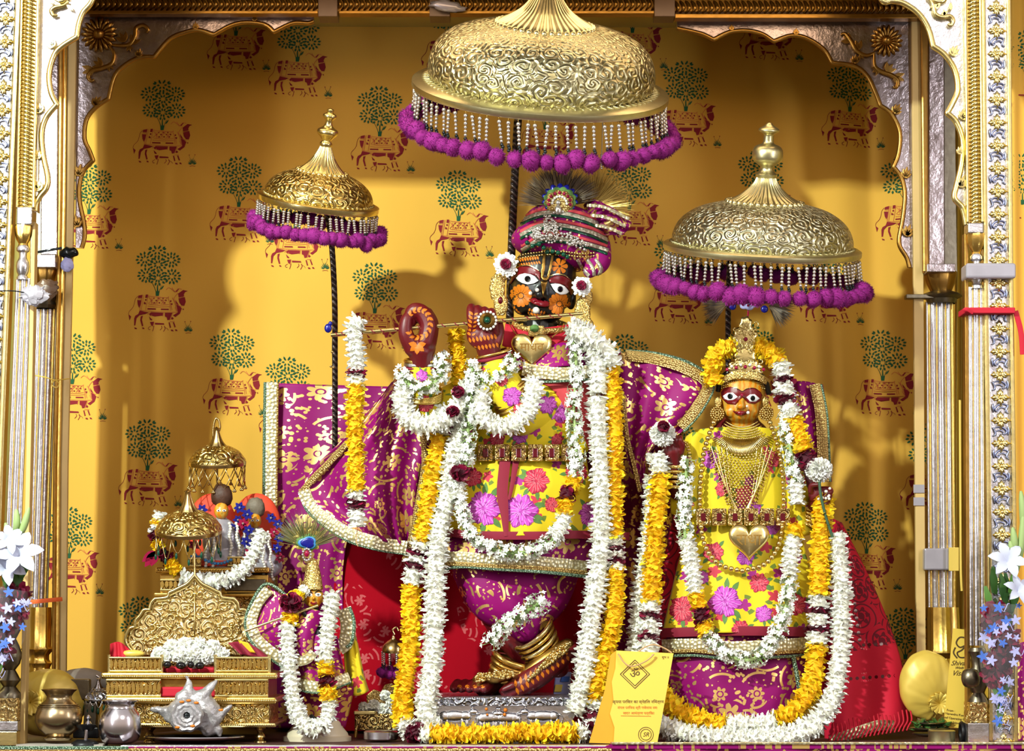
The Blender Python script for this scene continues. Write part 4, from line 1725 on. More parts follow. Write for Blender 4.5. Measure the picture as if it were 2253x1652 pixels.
foR = cusp_path([(1925, -60), (1940, 0), (1962, 2), (1988, 7), (2020, 29), (2042, 62), (2053, 102, 1), (2078, 120), (2100, 153), (2107, 196), (2097, 225), (2084, 249, 1), (2104, 269),
                 (2118, 312), (2115, 363), (2104, 410), (2100, 436), (2118, 458), (2126, 494)])
AR = thing('scalloped_arch', 'bright silver front arch quarter with gold scalloped rim at top right', 'arch', P(2090, 200, YF))
rim_with_leaves(foR, YF + .006, 6.5, AR, 'gold_pale', [(2094, 122, -60, 24), (2114, 262, -55, 26), (2112, 412, -70, 26), (2112, 340, -80, 20)], 'silver_panel', [(2128, 494), (2127, -60)], YF + .03, 'silver')
curl([(2040, -6), (2052, 8), (2058, 30), (2072, 38), (2090, 36), (2097, 46), (2092, 56), (2085, 53)], 5, YF - .004, AR, 'gold_pale')
curl([(2082, -10), (2078, 0), (2066, 4), (2052, 0)], 5, YF - .004, AR, 'gold_pale')
for (x, y_, a) in ((2060, 20, -60), (2070, 34, -30), (2080, 40, -100), (2066, 10, 160), (2092, 24, -90)):
    vs, fs, uv = poly_prism_vf(leaf_poly(x, y_, radians(a), 20, 9, 4), YF - .008, YF + .004)
    bevel(make('leaf_ornament', vs, fs, 'gold_pale', AR, False, uv), .0012)


# ---- inner pillars
def inner_pillar(label, x0, x1, ytop, drift, boards, yd=.60):
    root = thing('inner_pillar', label, 'pillar', P((x0 + x1) / 2, 1600, yd))
    return root


IL = inner_pillar('fluted silver inner pillar beside the orange thread, left of the backdrop cloth', 72, 128, 560, -20, None)
band('board', IL, [(60, 147), (560, 143), (1000, 132), (1600, 128)], [(60, 168), (560, 160), (1000, 149), (1600, 144)], 60, 1600, .585, .60, 'beige_board', 8)
band('gold_strip', IL, [(60, 128), (560, 125), (1000, 116), (1600, 112)], [(60, 140), (560, 134), (1000, 123), (1600, 120)], 60, 1600, .57, .60, 'gold_dark', 8, .004)
band('gold_strip', IL, [(60, 140), (560, 134), (1000, 124), (1600, 119)], [(60, 147), (560, 143), (1000, 132), (1600, 128)], 60, 1600, .575, .60, 'gold', 8, .003)
band('silver_panel', IL, [(60, 94), (560, 90), (600, 88)], [(60, 128), (560, 125), (600, 120)], 60, 560, .58, .62, 'old_silver', 8)
band('shade_strip', IL, [(60, 70), (600, 66)], [(60, 94), (600, 90)], 60, 600, .60, .62, 'tarnish', 4)  # dark strip standing in for shade beside the panel
pbox('cap_slab', 76, 560, 122, 588, .54, .62, 'old_silver', IL)
k = K(100, 600, .6)
c = P(100, 589, .60)
lathe('bell_capital', [(r * k, z * k) for r, z in ((28, 0), (30, -8), (24, -26), (20, -36))], Matrix.Translation(c), 'gold_dark', IL, 28, lambda a, i, z: 1 + .06 * sin(a * 9))
lathe('collar', [(r * k, z * k) for r, z in ((18, -34), (30, -44), (34, -60), (27, -76), (30, -84), (26, -92))], Matrix.Translation(c), 'tarnish', IL, 28, lambda a, i, z: 1 + .05 * sin(a * 10))
flutes(IL, 72, 126, 680, 1380, .60, [(1, 'gold_dark'), (1.6, 'silver'), (.4, 'gold'), (2.0, 'silver'), (.4, 'gold'), (1.6, 'old_silver'), (.8, 'gold'), (.6, 'tarnish')], -22)
c = P(84, 1336, .60)
lathe('shaft_foot', [(r * k, z * k) for r, z in ((27, 0), (28, -30), (28, -84), (33, -90), (24, -102), (24, -112), (30, -120), (26, -130), (31, -142), (28, -160))], Matrix.Translation(c), 'gold', IL, 32, lambda a, i, z: 1 + .09 * cos(a * 8))
pbox('foot_block', 48, 1490, 118, 1600, .55, .64, 'throne_gold', IL)
IR = inner_pillar('fluted silver inner pillar with a tape band, right of the backdrop cloth', 2035, 2100, 590, 8, None)
band('board', IR, [(40, 2006), (600, 2010), (1600, 2018)], [(40, 2028), (600, 2032), (1600, 2038)], 40, 1600, .585, .60, 'beige_board', 8)
band('gold_strip', IR, [(40, 2026), (600, 2031)], [(40, 2042), (600, 2044)], 40, 600, .57, .60, 'gold_dark', 8, .004)
band('silver_panel', IR, [(40, 2044), (600, 2044)], [(40, 2077), (600, 2078)], 40, 590, .58, .62, 'old_silver', 8)
band('shade_strip', IR, [(40, 2077), (600, 2078)], [(40, 2100), (600, 2106)], 40, 600, .60, .62, 'tarnish', 4)  # shadow next to the silver panel, put in as a dark strip
pbox('cap_slab', 2040, 580, 2102, 598, .54, .62, 'old_silver', IR)
c = P(2070, 599, .60)
lathe('bell_capital', [(r * k, z * k) for r, z in ((34, 0), (35, -8), (30, -26), (22, -44))], Matrix.Translation(c), 'gold_dark', IR, 28, lambda a, i, z: 1 + .05 * sin(a * 9))
lathe('collar', [(r * k, z * k) for r, z in ((22, -42), (40, -48), (46, -54), (34, -60), (30, -70))], Matrix.Translation(c), 'tarnish', IR, 28)
pbox('wire_clip', 1994, 647, 2100, 656, .57, .60, 'tarnish', IR)
flutes(IR, 2036, 2098, 664, 1420, .60, [(.7, 'silver'), (.5, 'gold'), (1.6, 'silver'), (.4, 'gold'), (2.0, 'silver'), (.4, 'gold'), (1.3, 'silver'), (.8, 'gold')], 6)
c = P(2074, 1336, .60)
lathe('shaft_foot', [(r * k, z * k) for r, z in ((32, 0), (33, -24), (34, -90), (39, -98), (28, -110), (32, -130), (38, -160))], Matrix.Translation(c), 'gold', IR, 32, lambda a, i, z: 1 + .09 * cos(a * 8))
pbox('tape_band', 2034, 1206, 2108, 1254, .56, .63, 'tape_grey', IR, 0, .004)
pbox('yellow_label', 2088, 1204, 2110, 1256, .553, .56, 'yellow_silk', IR, 0, .001)
pbox('tape_patch', 2010, 1066, 2034, 1084, .582, .585, 'tape_grey', IR, 0, 0)
pbox('tape_patch', 2010, 1094, 2034, 1112, .582, .585, 'tape_grey', IR, 0, 0)
yc = thing('narrow_drape', 'narrow yellow drape hanging between the two right pillars', 'curtain', P(2112, 1500, .66))
sheet('cloth_sheet', [[(2098, 200, .68), (2112, 200, .66), (2140, 200, .68)], [(2102, 900, .66), (2118, 900, .68), (2140, 900, .66)], [(2100, 1600, .68), (2118, 1600, .66), (2145, 1600, .68)]], 12, 24, 'yellow_silk', yc, lambda u, v: .01 * sin(u * 12 + v * 6))
rope = tube('hanging_line', px_path([(2112, 880, .5), (2113, 1100, .5), (2114, 1250, .5), (2116, 1300, .5)], 5), .003, 'yellow_silk')
tag(rope, 'thin yellow cord hanging beside the right inner pillar', 'string')

# strings and tape on the left pillars
st = thing('orange_thread', 'flat orange thread tied across the left inner pillar near its base', 'thread', P(95, 1320, .5))
ribbon('thread_band', px_path([(54, 1326, .53), (90, 1322, .52), (136, 1318, .56)], 5), .010, 'orange_string', st)
st = thing('yellow_thread', 'thin yellow thread with a loop tied round the left inner pillar', 'thread', P(100, 830, .5))
tube('thread_line', px_path([(66, 824, .53), (100, 830, .525), (120, 836, .53), (152, 833, .57)], 5), .0016, 'yellow_silk', st, 6)
tube('thread_loop', px_path([(120, 836, .53), (114, 846, .52), (124, 853, .52), (130, 844, .52), (122, 836, .53)], 4), .0016, 'yellow_silk', st, 6)
st = thing('black_binding', 'black cloth binding with white paper wad on the left board', 'binding', P(150, 560, .5))
b = B()
c = P(152, 556, .57)
vs, fs = sphere_vf(c, (.024, .014, .014), 18, 10)
b.add([v + Vector((0, 0, .002 * sin(v.x * 300))) for v in vs], fs)
b.out('cloth_knot', 'bead_dark', st)
ribbon('cloth_tie', px_path([(77, 556, .55), (110, 550, .54), (136, 546, .55)], 4), .006, 'bead_dark', st)
vs, fs = sphere_vf((0, 0, 0), (1, 1, 1), 16, 12)
c = P(148, 583, .565)
make('paper_wad', [c + Vector((v.x * .016 * (1 + .3 * noise.noise(v * 3)), v.y * .01, v.z * .017 * (1 + .4 * noise.noise(v * 2.5)))) for v in vs], fs, 'lilac_print', st, False)
st = thing('clear_tape_wad', 'crumpled clear tape wad stuck on the left front pillar', 'tape', P(80, 650, YF))
vs, fs = sphere_vf((0, 0, 0), (1, 1, 1), 20, 14)
c = P(76, 650, YF - .03)
make('tape_crumple', [c + Vector((v.x * .03 * (1 + .6 * noise.noise(v * 2.3)), v.y * .012, v.z * .02 * (1 + .6 * noise.noise(v * 3)))) for v in vs], fs, 'tape_grey', st, False)
vs, fs = sphere_vf((0, 0, 0), (1, 1, 1), 20, 14)
c = P(104, 637, .52)
make('tape_crumple', [c + Vector((v.x * .034 * (1 + .6 * noise.noise(v * 1.7)), v.y * .012, v.z * .022 * (1 + .6 * noise.noise(v * 2.7)))) for v in vs], fs, 'tape', st, False)
tube('wire', px_path([(-10, 640, YF - .03), (30, 640, YF - .032), (60, 645, YF - .03)], 5), .0014, 'black_iron', st, 6)

# ---------------------------------------------------------------- front lip of the platform and its cloth edging
lip = thing('silver_lip', 'flat silver strip along the front edge of the platform', 'trim', P(900, 1642, .06))
vs, fs = box_vf(-.86, P(1343, 1645, .045).x, .047, .085, 0.0005, .006)
bevel(make('lip_strip', vs, fs, 'silver', lip, False), .002)
fc = thing('altar_cloth', 'magenta foil-printed altar cloth hanging down the front of the platform', 'cloth', (0.2, .04, 0))
X = lambda px: P(px, 1645, .045).x
vs, fs, uv = [], [], []
for i in range(121):
    x = X(-60) + (X(2320) - X(-60)) * i / 120
    for j in range(5):
        z = (.004 if x < X(1345) else .011) - .045 * j / 4
        vs.append(Vector((x, .036 + .003 * sin(x * 30) - .006 * (x > X(1345)), z)))
        uv.append((x, z))
for i in range(120):
    for j in range(4):
        a = i * 5 + j
        fs.append((a, a + 1, a + 6, a + 5))
make('cloth_sheet', vs, fs, 'silk_magenta', fc, True, uv)
vs, fs = box_vf(X(1345), X(2320), .026, .09, .0, .011)
make('cloth_top', vs, fs, 'silk_magenta', fc, False, [(v.x, v.y) for v in vs])
ribbon('edge_braid', [Vector((X(-60) + (X(285) - X(-60)) * i / 8, .03, .002)) for i in range(9)], .007, 'lace_green', fc)
ribbon('edge_braid', [Vector((X(-60) + (X(285) - X(-60)) * i / 8, .03, -.008)) for i in range(9)], .012, 'lace_gold', fc)
ribbon('edge_braid', [Vector((X(270) + (X(1345) - X(270)) * i / 16, .032, -.004)) for i in range(17)], .010, 'lace_gold', fc)
ribbon('edge_braid', [Vector((X(1345) + (X(2320) - X(1345)) * i / 16, .024, .012)) for i in range(17)], .005, 'lace_silver', fc)

# ================================================================ UMBRELLAS (chhatras)
def unit_bead():
    b = B()
    for i, r in enumerate((1.0, .85, .9, .8, .85, .8)):
        vs, fs = sphere_vf((0, 0, -(.8 + i * 1.55)), (r * .92, r * .92, r * .85), 8, 6)
        b.add(vs, fs, 0)
    vs, fs, _ = tube_vf([Vector((0, 0, 1.2)), Vector((0, 0, .2))], .14, 5)
    b.add(vs, fs, 1)
    for i in range(3):
        vs, fs = sphere_vf((.3 * (i % 2), 0, -(9.9 + i * .9)), .75, 6, 4)
        b.add(vs, fs, 2)
    ob = b.out('bead_strand', ['bead_silver', 'gold', 'bead_dark'])
    me = ob.data
    bpy.data.objects.remove(ob)
    return me


def unit_pompom():
    rnd = random.Random(5)
    b = B()
    vs, fs = sphere_vf((0, 0, 0), .84, 12, 8)
    b.add([v * (1 + .12 * noise.noise(v * 2.5)) for v in vs], fs)
    for i in range(420):
        z = 1 - 2 * (i + .5) / 420
        a = i * 2.39996
        s = sqrt(1 - z * z)
        d = Vector((s * cos(a), s * sin(a), z))
        d = (d + Vector((rnd.uniform(-.3, .3), rnd.uniform(-.3, .3), rnd.uniform(-.3, .3)))).normalized()
        o = d.orthogonal().normalized() * .06
        n = len(b.v)
        b.v += [d * .6 - o, d * .6 + o, d * rnd.uniform(.93, 1.12)]
        b.f.append((n, n + 1, n + 2))
        b.m.append(0)
    b.uv = [(0, 0)] * len(b.v)
    ob = b.out('pompom', 'pompom')
    me = ob.data
    bpy.data.objects.remove(ob)
    return me


BEAD, POM = unit_bead(), unit_pompom()


def umbrella(label, cx, cy, y, prof, cone, ribs, finial, brim, tilt, roll, nb, bead_r, np_, pom_r, drop, mats, pole=None, seed=1, group='tall umbrellas with purple pompoms'):
    """profile pieces in px, measured from the rim centre upwards"""
    k = K(cx, cy, y)
    mtx = at(cx, cy, y, tilt, roll)
    root = thing('ceremonial_umbrella', label, 'umbrella', P(cx, cy, y), group)
    rnd = random.Random(seed)
    bp = sprof(brim, k)
    lathe('brim', bp, mtx, mats[1], root, 96, label=None)
    dp = sprof(prof, k, 5)
    dp2 = dp + [(r - .003, z - .002) for r, z in dp[::-1]]
    lathe('dome', dp2, mtx, mats[0], root, 96)
    lathe('ribbed_cone', sprof(cone, k, 4), mtx, mats[1], root, ribs * 6, lambda a, i, z: 1 + .04 * sin(a * ribs))
    zt = cone[0][1] * k
    cr_ = cone[0][0] * k
    spheres('bead_ring', [(mtx @ Vector((cos(2 * pi * i / ribs) * cr_, sin(2 * pi * i / ribs) * cr_, zt)), cr_ * pi / ribs * .95) for i in range(ribs)], mats[1], root, 6, 4, kind='stuff')
    if finial:
        lathe('finial', sprof(finial, k, 3), mtx, mats[1], root, 36, lambda a, i, z: 1 + .03 * sin(a * 18))
    # lotus-leaf edging on the brim: raised ribs
    R = brim[0][0] * k
    b = B()
    nL = int(nb * 1.1)
    r0, z0 = brim[-2][0] * k, brim[-2][1] * k
    r1, z1 = brim[-1][0] * k, brim[-1][1] * k
    for i in range(nL):
        a = 2 * pi * i / nL
        w_ = pi / nL
        for s in (-1, 1):
            pts = []
            for t in (0, .33, .66, 1):
                aa = a + s * w_ * (1 - t ** 1.6)
                rr = r0 + (r1 - r0) * t
                pts.append(mtx @ Vector((cos(aa) * rr, sin(aa) * rr, z0 + (z1 - z0) * t + .001)))
            vs, fs, uv = tube_vf(pts, .0011, 4)
            b.add(vs, fs)
    b.out('leaf_edging', mats[1], root, kind='stuff')
    rp = []
    for i in range(nb):
        a = 2 * pi * (i + rnd.uniform(-.25, .25)) / nb
        p = mtx @ Vector((cos(a) * R * .985, sin(a) * R * .985, -.001))
        ob = link('bead_strand', BEAD, root, loc=p + Vector((0, -.002, -bead_r * k * 1.2)))
        ob.scale = (bead_r * k, bead_r * k, bead_r * k * drop / (11.5 * bead_r))
        ob.rotation_euler = (0, rnd.uniform(-.13, .13), 0)
    for i in range(np_):
        a = 2 * pi * (i + rnd.uniform(-.2, .2)) / np_
        p = mtx @ Vector((cos(a) * R * 1.04, sin(a) * R * 1.04, 0))
        s = pom_r * k * rnd.uniform(.82, 1.16)
        ob = link('pompom', POM, root, loc=p + Vector((0, 0, -(drop + pom_r * .75) * k + rnd.uniform(-6, 5) * k)))
        ob.scale = (s * .95, s * .95, s * rnd.uniform(.95, 1.15))
        ob.rotation_euler = (rnd.random() * 6, rnd.random() * 6, 0)
    if pole:
        w_ = px_path(pole[0], 8)
        tube('pole', w_, pole[1] * k, 'twisted_rod', root, 12)
    return root


umbrella('largest gilt umbrella with broad embossed dome, over the flute player', 1188, 205, .44,
         [(243, 20), (249, 34), (250, 52), (246, 74), (236, 96), (218, 116), (190, 132), (150, 144), (104, 152)],
         [(106, 150), (96, 158), (74, 170), (52, 186), (36, 206), (26, 226)], 40,
         [(27, 224), (30, 230), (24, 236), (14, 244), (15, 262), (8, 275), (0, 280)],
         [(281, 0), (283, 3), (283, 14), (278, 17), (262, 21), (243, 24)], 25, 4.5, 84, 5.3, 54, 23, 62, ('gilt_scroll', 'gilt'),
         ([(1150, 200, .44), (1140, 260, .455), (1132, 400, .49), (1124, 600, .56), (1118, 900, .62)], 9), 3)
umbrella('small bright gold umbrella at the left, over the purple shawl', 699, 452, .45,
         [(116, 8), (120, 18), (118, 30), (110, 44), (94, 58), (70, 70), (52, 76)],
         [(54, 74), (46, 80), (34, 92), (24, 106), (16, 122), (12, 132)], 28,
         [(12, 130), (14, 138), (10, 144), (16, 152), (23, 160), (22, 168), (12, 174), (8, 182), (9, 190), (15, 196), (14, 202), (7, 206), (8, 212), (0, 216)],
         [(134, 0), (135, 2), (135, 12), (131, 14), (124, 15), (116, 16)], 17, 9, 56, 4.8, 42, 19, 38, ('gilt_scroll_gold', 'gold_pale'),
         ([(714, 450, .45), (728, 520, .46), (736, 650, .50), (737, 800, .60), (737, 1100, .66)], 6.5), 5)
umbrella('middle-sized silvery gilt umbrella at the right, over the crowned goddess', 1676, 556, .45,
         [(194, 12), (199, 24), (196, 42), (186, 62), (168, 80), (140, 96), (106, 106), (78, 112)],
         [(82, 110), (72, 116), (54, 126), (38, 140), (26, 154), (21, 166)], 34,
         [(21, 164), (24, 172), (17, 178), (14, 188), (24, 196), (33, 206), (33, 224), (26, 234), (13, 240), (11, 252), (12, 260), (22, 266), (21, 272), (11, 278), (5, 284), (0, 286)],
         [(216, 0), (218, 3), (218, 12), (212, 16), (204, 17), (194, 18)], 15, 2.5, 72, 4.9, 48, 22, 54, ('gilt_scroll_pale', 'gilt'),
         ([(1612, 540, .46), (1605, 600, .48), (1602, 720, .52), (1606, 1000, .60)], 6.5), 7)


def little_umbrella(label, cx, cy, y, R, mat, fringe, pole=None, hook=None, tilt=12, drop=1.0, group='little hanging umbrellas'):
    k = K(cx, cy, y)
    m = at(cx, cy, y, tilt, 0)
    root = thing('little_umbrella', label, 'umbrella', P(cx, cy, y), group)
    pr = [(R, 0), (R * 1.01, R * .14), (R * .92, R * .28), (R * .78, R * .46), (R * .55, R * .6), (R * .3, R * .7)]
    lathe('brim', sprof([(R * .97, -R * .02), (R * 1.02, 0), (R * 1.03, R * .1), (R, R * .14)], k), m, mat, root, 40)
    lathe('dome', sprof(pr, k, 4), m, 'gilt_scroll_gold' if mat != 'silver' else 'silver_scroll', root, 48, lambda a, i, z: 1 + .01 * sin(a * 30))
    lathe('ribbed_cone', sprof([(R * .32, R * .68), (R * .2, R * .85), (R * .11, R * 1.1), (R * .08, R * 1.25), (R * .12, R * 1.3), (0, R * 1.36)], k, 4), m, mat, root, 32, lambda a, i, z: 1 + .06 * sin(a * 12))
    if hook:
        tube('hook', px_path(hook, 6), 2.4 * k, mat, root, 8)
    if pole:
        tube('pole', px_path(pole, 5), 2.6 * k, 'brass', root, 8)
    n = 16
    b, items = B(), []
    if fringe == 'chain':
        for i in range(n):
            for dr in (1, -1):
                a0, a1 = 2 * pi * i / n, 2 * pi * (i + dr) / n
                p0 = m @ Vector((cos(a0) * R * k, sin(a0) * R * k, 0))
                p1 = m @ Vector((cos(a1) * R * k, sin(a1) * R * k, 0)) + Vector((0, 0, -R * .75 * drop * k))
                vs, fs, _ = tube_vf([p0, p0.lerp(p1, .5), p1], .0012, 5)
                b.add(vs, fs)
            items += [(p1 + Vector((.002 * j, 0, -.003 - .003 * abs(j))), .0032) for j in (-1, 0, 1)]
    else:
        for i in range(n):
            a0, a1 = 2 * pi * i / n, 2 * pi * (i + 1) / n
            p0 = m @ Vector((cos(a0) * R * k, sin(a0) * R * k, 0))
            p1 = m @ Vector((cos(a1) * R * k, sin(a1) * R * k, 0))
            dd = (.42 if i % 2 else .62) * drop
            pts = [p0.lerp(p1, t) + Vector((0, 0, -R * k * dd * 4 * t * (1 - t))) for t in (0, .2, .4, .6, .8, 1)]
            vs, fs, _ = tube_vf(pts, .001, 5)
            b.add(vs, fs)
            items.append((pts[2] + Vector((0, 0, -.008)), (.0034, .0034, .008)))
    b.out('fringe_chains', mat, root, kind='stuff')
    spheres('fringe_drops', items, mat if fringe == 'chain' else 'emerald', root, kind='stuff')
    return root


little_umbrella('little brass umbrella hanging from a curved hook over the small enthroned figures', 478, 1022, .62, 62, 'brass', 'chain', hook=[(470, 985, .62), (469, 945, .62), (474, 922, .62), (481, 924, .62), (484, 940, .62), (480, 952, .62)],
                pole=[(478, 1010, .62), (478, 1060, .63), (484, 1110, .64)])
little_umbrella('little brass umbrella with green glass drops on a thin rod above the scalloped throne back', 415, 1172, .42, 72, 'brass', 'drops', hook=[(414, 1092, .42), (408, 1098, .42), (411, 1112, .42)],
                pole=[(426, 1165, .42), (428, 1230, .41), (429, 1280, .40)], tilt=14)
r = little_umbrella('tiny silver umbrella standing behind the steel pot', 217, 1536, .34, 33, 'silver', 'drops', hook=[(216, 1506, .34), (219, 1492, .34), (212, 1486, .34)], pole=[(217, 1535, .34), (216, 1580, .34), (216, 1626, .34)], tilt=10, drop=.7)
r = thing('tiny_umbrella', 'tiny brass umbrella with purple pompoms over the small side throne', 'umbrella', P(862, 1432, .5), 'little hanging umbrellas')
k = K(862, 1432, .5)
m = at(866, 1432, .5, 12, 0)
lathe('dome', sprof([(26, 0), (26, 5), (22, 14), (14, 22), (6, 27), (3, 34), (0, 36)], k, 3), m, 'brass', r, 28, lambda a, i, z: 1 + .02 * sin(a * 14))
tube('hook', px_path([(868, 1396, .5), (864, 1386, .5), (872, 1380, .5), (876, 1388, .5)], 5), 2 * k, 'brass', r, 6)
tube('pole', px_path([(870, 1425, .5), (872, 1480, .5), (872, 1560, .5)], 3), 2 * k, 'brass', r, 6)
for i in range(10):
    a = 2 * pi * i / 10
    p = m @ Vector((cos(a) * 25 * k, sin(a) * 25 * k, 0))
    ob = link('bead_strand', BEAD, r, loc=p)
    ob.scale = (3 * k, 3 * k, 3 * k)
    ob = link('pompom', POM, r, loc=p + Vector((cos(a) * .004, 0, -46 * k)))
    ob.scale = (11 * k,) * 3

# ================================================================ THRONE BEHIND THE MAIN STATUE
seat = thing('throne_settee', 'wide draped throne behind the flute player, magenta panel left and red brocade below', 'throne', P(930, 1600, .80))
pbox('seat_back', 590, 850, 1345, 1200, .745, .80, 'silk_wine_obj', seat)
pbox('seat_block', 600, 1190, 1350, 1604, .76, .92, 'dark_wood', seat)
sheet('magenta_panel', [[(583, 842, .72), (700, 846, .715), (840, 850, .72), (900, 852, .72)], [(581, 1000, .715), (690, 1000, .71), (780, 1000, .70), (840, 1000, .70)],
                        [(582, 1200, .715), (660, 1200, .71), (720, 1200, .70), (762, 1200, .70)], [(586, 1400, .71), (650, 1400, .705), (710, 1400, .70), (755, 1400, .70)], [(586, 1602, .71), (660, 1602, .705), (710, 1602, .70), (750, 1602, .70)]],
      36, 60, 'silk_magenta', seat, lambda u, v: .003 * sin(u * 21 + v * 4) + .002 * sin(v * 17 + u * 5), .002)
ribbon('silver_border', px_path([(600, 841, .700), (598, 1000, .695), (597, 1200, .690), (598, 1325, .685)], 10), .030, 'lace_silver', seat, .005)
ribbon('green_piping', px_path([(584, 841, .705), (582, 1000, .70), (581, 1200, .695), (584, 1325, .69)], 10), .009, 'lace_green', seat, .003)
ribbon('gold_piping', px_path([(612, 841, .700), (610, 1000, .695), (609, 1200, .690), (609, 1325, .685)], 10), .005, 'lace_gold', seat, .006)
sheet('red_brocade', [[(735, 1170, .71), (950, 1180, .72), (1150, 1180, .72), (1330, 1180, .72)], [(735, 1350, .69), (950, 1350, .70), (1150, 1350, .70), (1330, 1350, .70)],
                      [(740, 1540, .67), (950, 1540, .67), (1150, 1540, .67), (1330, 1540, .67)], [(740, 1608, .66), (950, 1608, .66), (1150, 1608, .66), (1330, 1608, .66)]],
      48, 36, 'red_brocade', seat, lambda u, v: .004 * sin(u * 19 + 3 * v) + .004 * sin(v * 9), .002)
# dark magenta cloth filling between the two statues
dk = thing('wine_drape', 'dark wine drape with gold foil hanging between the two statues', 'cloth', P(1420, 1600, .66))
sheet('cloth_sheet', [[(1330, 940, .66), (1400, 930, .64), (1500, 950, .66)], [(1320, 1200, .66), (1410, 1200, .63), (1510, 1200, .66)], [(1320, 1600, .66), (1420, 1600, .63), (1530, 1600, .66)]],
      24, 24, 'silk_wine', dk, lambda u, v: .012 * sin(u * 16 + 2 * v), .002)

# ================================================================ SILVER PEDESTAL
ped = thing('silver_pedestal', 'long silver pedestal with cows in relief under the flute player', 'pedestal', P(1100, 1612, .30))
pbox('body', 930, 1550, 1262, 1606, .31, .62, 'silver', ped)
pbox('top_slab', 925, 1534, 1268, 1553, .295, .63, 'silver_scroll', ped, 0, .003)
pbox('base_slab', 925, 1604, 1268, 1622, .295, .63, 'silver', ped, 0, .003)


def relief_cow(x, y_, s, name='cow_relief'):
    b = B()
    f = lambda a: x + a * s
    for c_, r_ in (((0, 0), (30, 13)), ((-22, 1), (13, 13)), ((24, 0), (14, 12)), ((42, -10), (11, 7)), ((52, -6), (8, 4)), ((40, -20), (4, 5))):
        k_ = K(f(c_[0]), y_, .31)
        vs, fs = sphere_vf(P(f(c_[0]), y_ + c_[1], .308), (r_[0] * k_, .008, r_[1] * k_), 16, 10)
        b.add(vs, fs)
    for lx in (-30, -18, 16, 26):
        vs, fs, _ = tube_vf(px_path([(f(lx), y_ + 4, .306), (f(lx + 1), y_ + 16, .305), (f(lx - 1), y_ + 28, .306)], 3), .0042, 8)
        b.add(vs, fs)
    vs, fs, _ = tube_vf(px_path([(f(-34), y_ - 6, .306), (f(-42), y_ + 4, .305), (f(-38), y_ + 18, .306)], 3), .002, 6)
    b.add(vs, fs)
    b.out(name, 'silver', ped)


relief_cow(1000, 1576, 1.0)
relief_cow(1196, 1576, -1.0)
relief_cow(1075, 1580, .6)
relief_cow(1118, 1580, -.6)
spheres('flower_smudge', [(P(1070, 1560, .30), .004), (P(1072, 1572, .298), .003), (P(1112, 1562, .3), .005), (P(1110, 1572, .298), .004)], 'paint_orange', ped, 7, 5)

# ================================================================ MAIN STATUE : the flute player
YM = .50
fl = thing('flute_player_statue', 'black-faced statue playing a flute, in magenta turban and yellow flowered dress', 'statue', P(1150, 1560, YM))
body = blob('body', [
    ('e', (1180, 820, .50), (88, 60, 70)), ('e', (1170, 930, .50), (84, 58, 90)), ('e', (1150, 1060, .50), (90, 66, 80)), ('e', (1140, 1170, .50), (100, 74, 60)),
    ('t', [(1190, 700, .50), (1185, 780, .50)], [30, 40]),
    ('t', [(1105, 800, .50), (1010, 870, .48), (945, 920, .44)], [36, 32, 28]), ('t', [(945, 920, .44), (928, 860, .40), (926, 790, .38)], [28, 27, 23]),
    ('t', [(1260, 810, .50), (1230, 880, .44), (1140, 920, .39)], [36, 34, 30]), ('t', [(1140, 920, .39), (1110, 860, .37), (1085, 790, .36)], [32, 30, 26]),
    ('t', [(1085, 1180, .49), (1080, 1280, .47), (1110, 1370, .46), (1150, 1430, .46)], [62, 58, 42, 34]), ('t', [(1150, 1430, .46), (1180, 1470, .46)], [32, 30]),
    ('t', [(1195, 1180, .52), (1200, 1280, .52), (1170, 1370, .52), (1120, 1450, .52), (1095, 1505, .50)], [62, 56, 40, 30, 26])], 'red_skin', fl, .006, 4)

# feet
foot1 = blob('foot', [('t', [(1262, 1428, .42), (1225, 1455, .41), (1170, 1495, .41), (1120, 1522, .41)], [12, 24, 27, 20]), ('e', (1220, 1462, .43), (34, 26, 26), 35)] +
             [('t', [(1128 - i * 3, 1508 + i * 2, .385 + i * .012), (1108 - i * 2, 1517 + i, .385 + i * .012)], [8, 6]) for i in range(4)], 'red_skin', fl, .0025, 2)
foot2 = blob('foot', [('t', [(1110, 1480, .50), (1080, 1505, .46), (1060, 1515, .43)], [28, 22, 16])] +
             [('t', [(1075 - i * 17, 1505, .43), (1068 - i * 17, 1513, .40), (1064 - i * 17, 1516, .375)], [12, 11, 9 - i]) for i in range(5)], 'red_skin', fl, .0025, 2)
bv = bvh_of(foot1)
pl = []
for i in range(11):
    t = i / 10
    cx, cy = 1135 + t * 112, 1512 - t * 70
    for s in (-1, 1):
        pl.append(leaf_poly(cx, cy, radians(-32 + s * 62) if s < 0 else radians(-32 + 100), 18 - 5 * t, 7))
decal('painted_leaves', bv, pl, 'paint_orange', fl, .001, 8)
decal('painted_toes', bvh_of(foot2), [ell(1062 - i * 17, 1510, 5, 4, 8) for i in range(4)], 'paint_orange', fl, .001, 5)

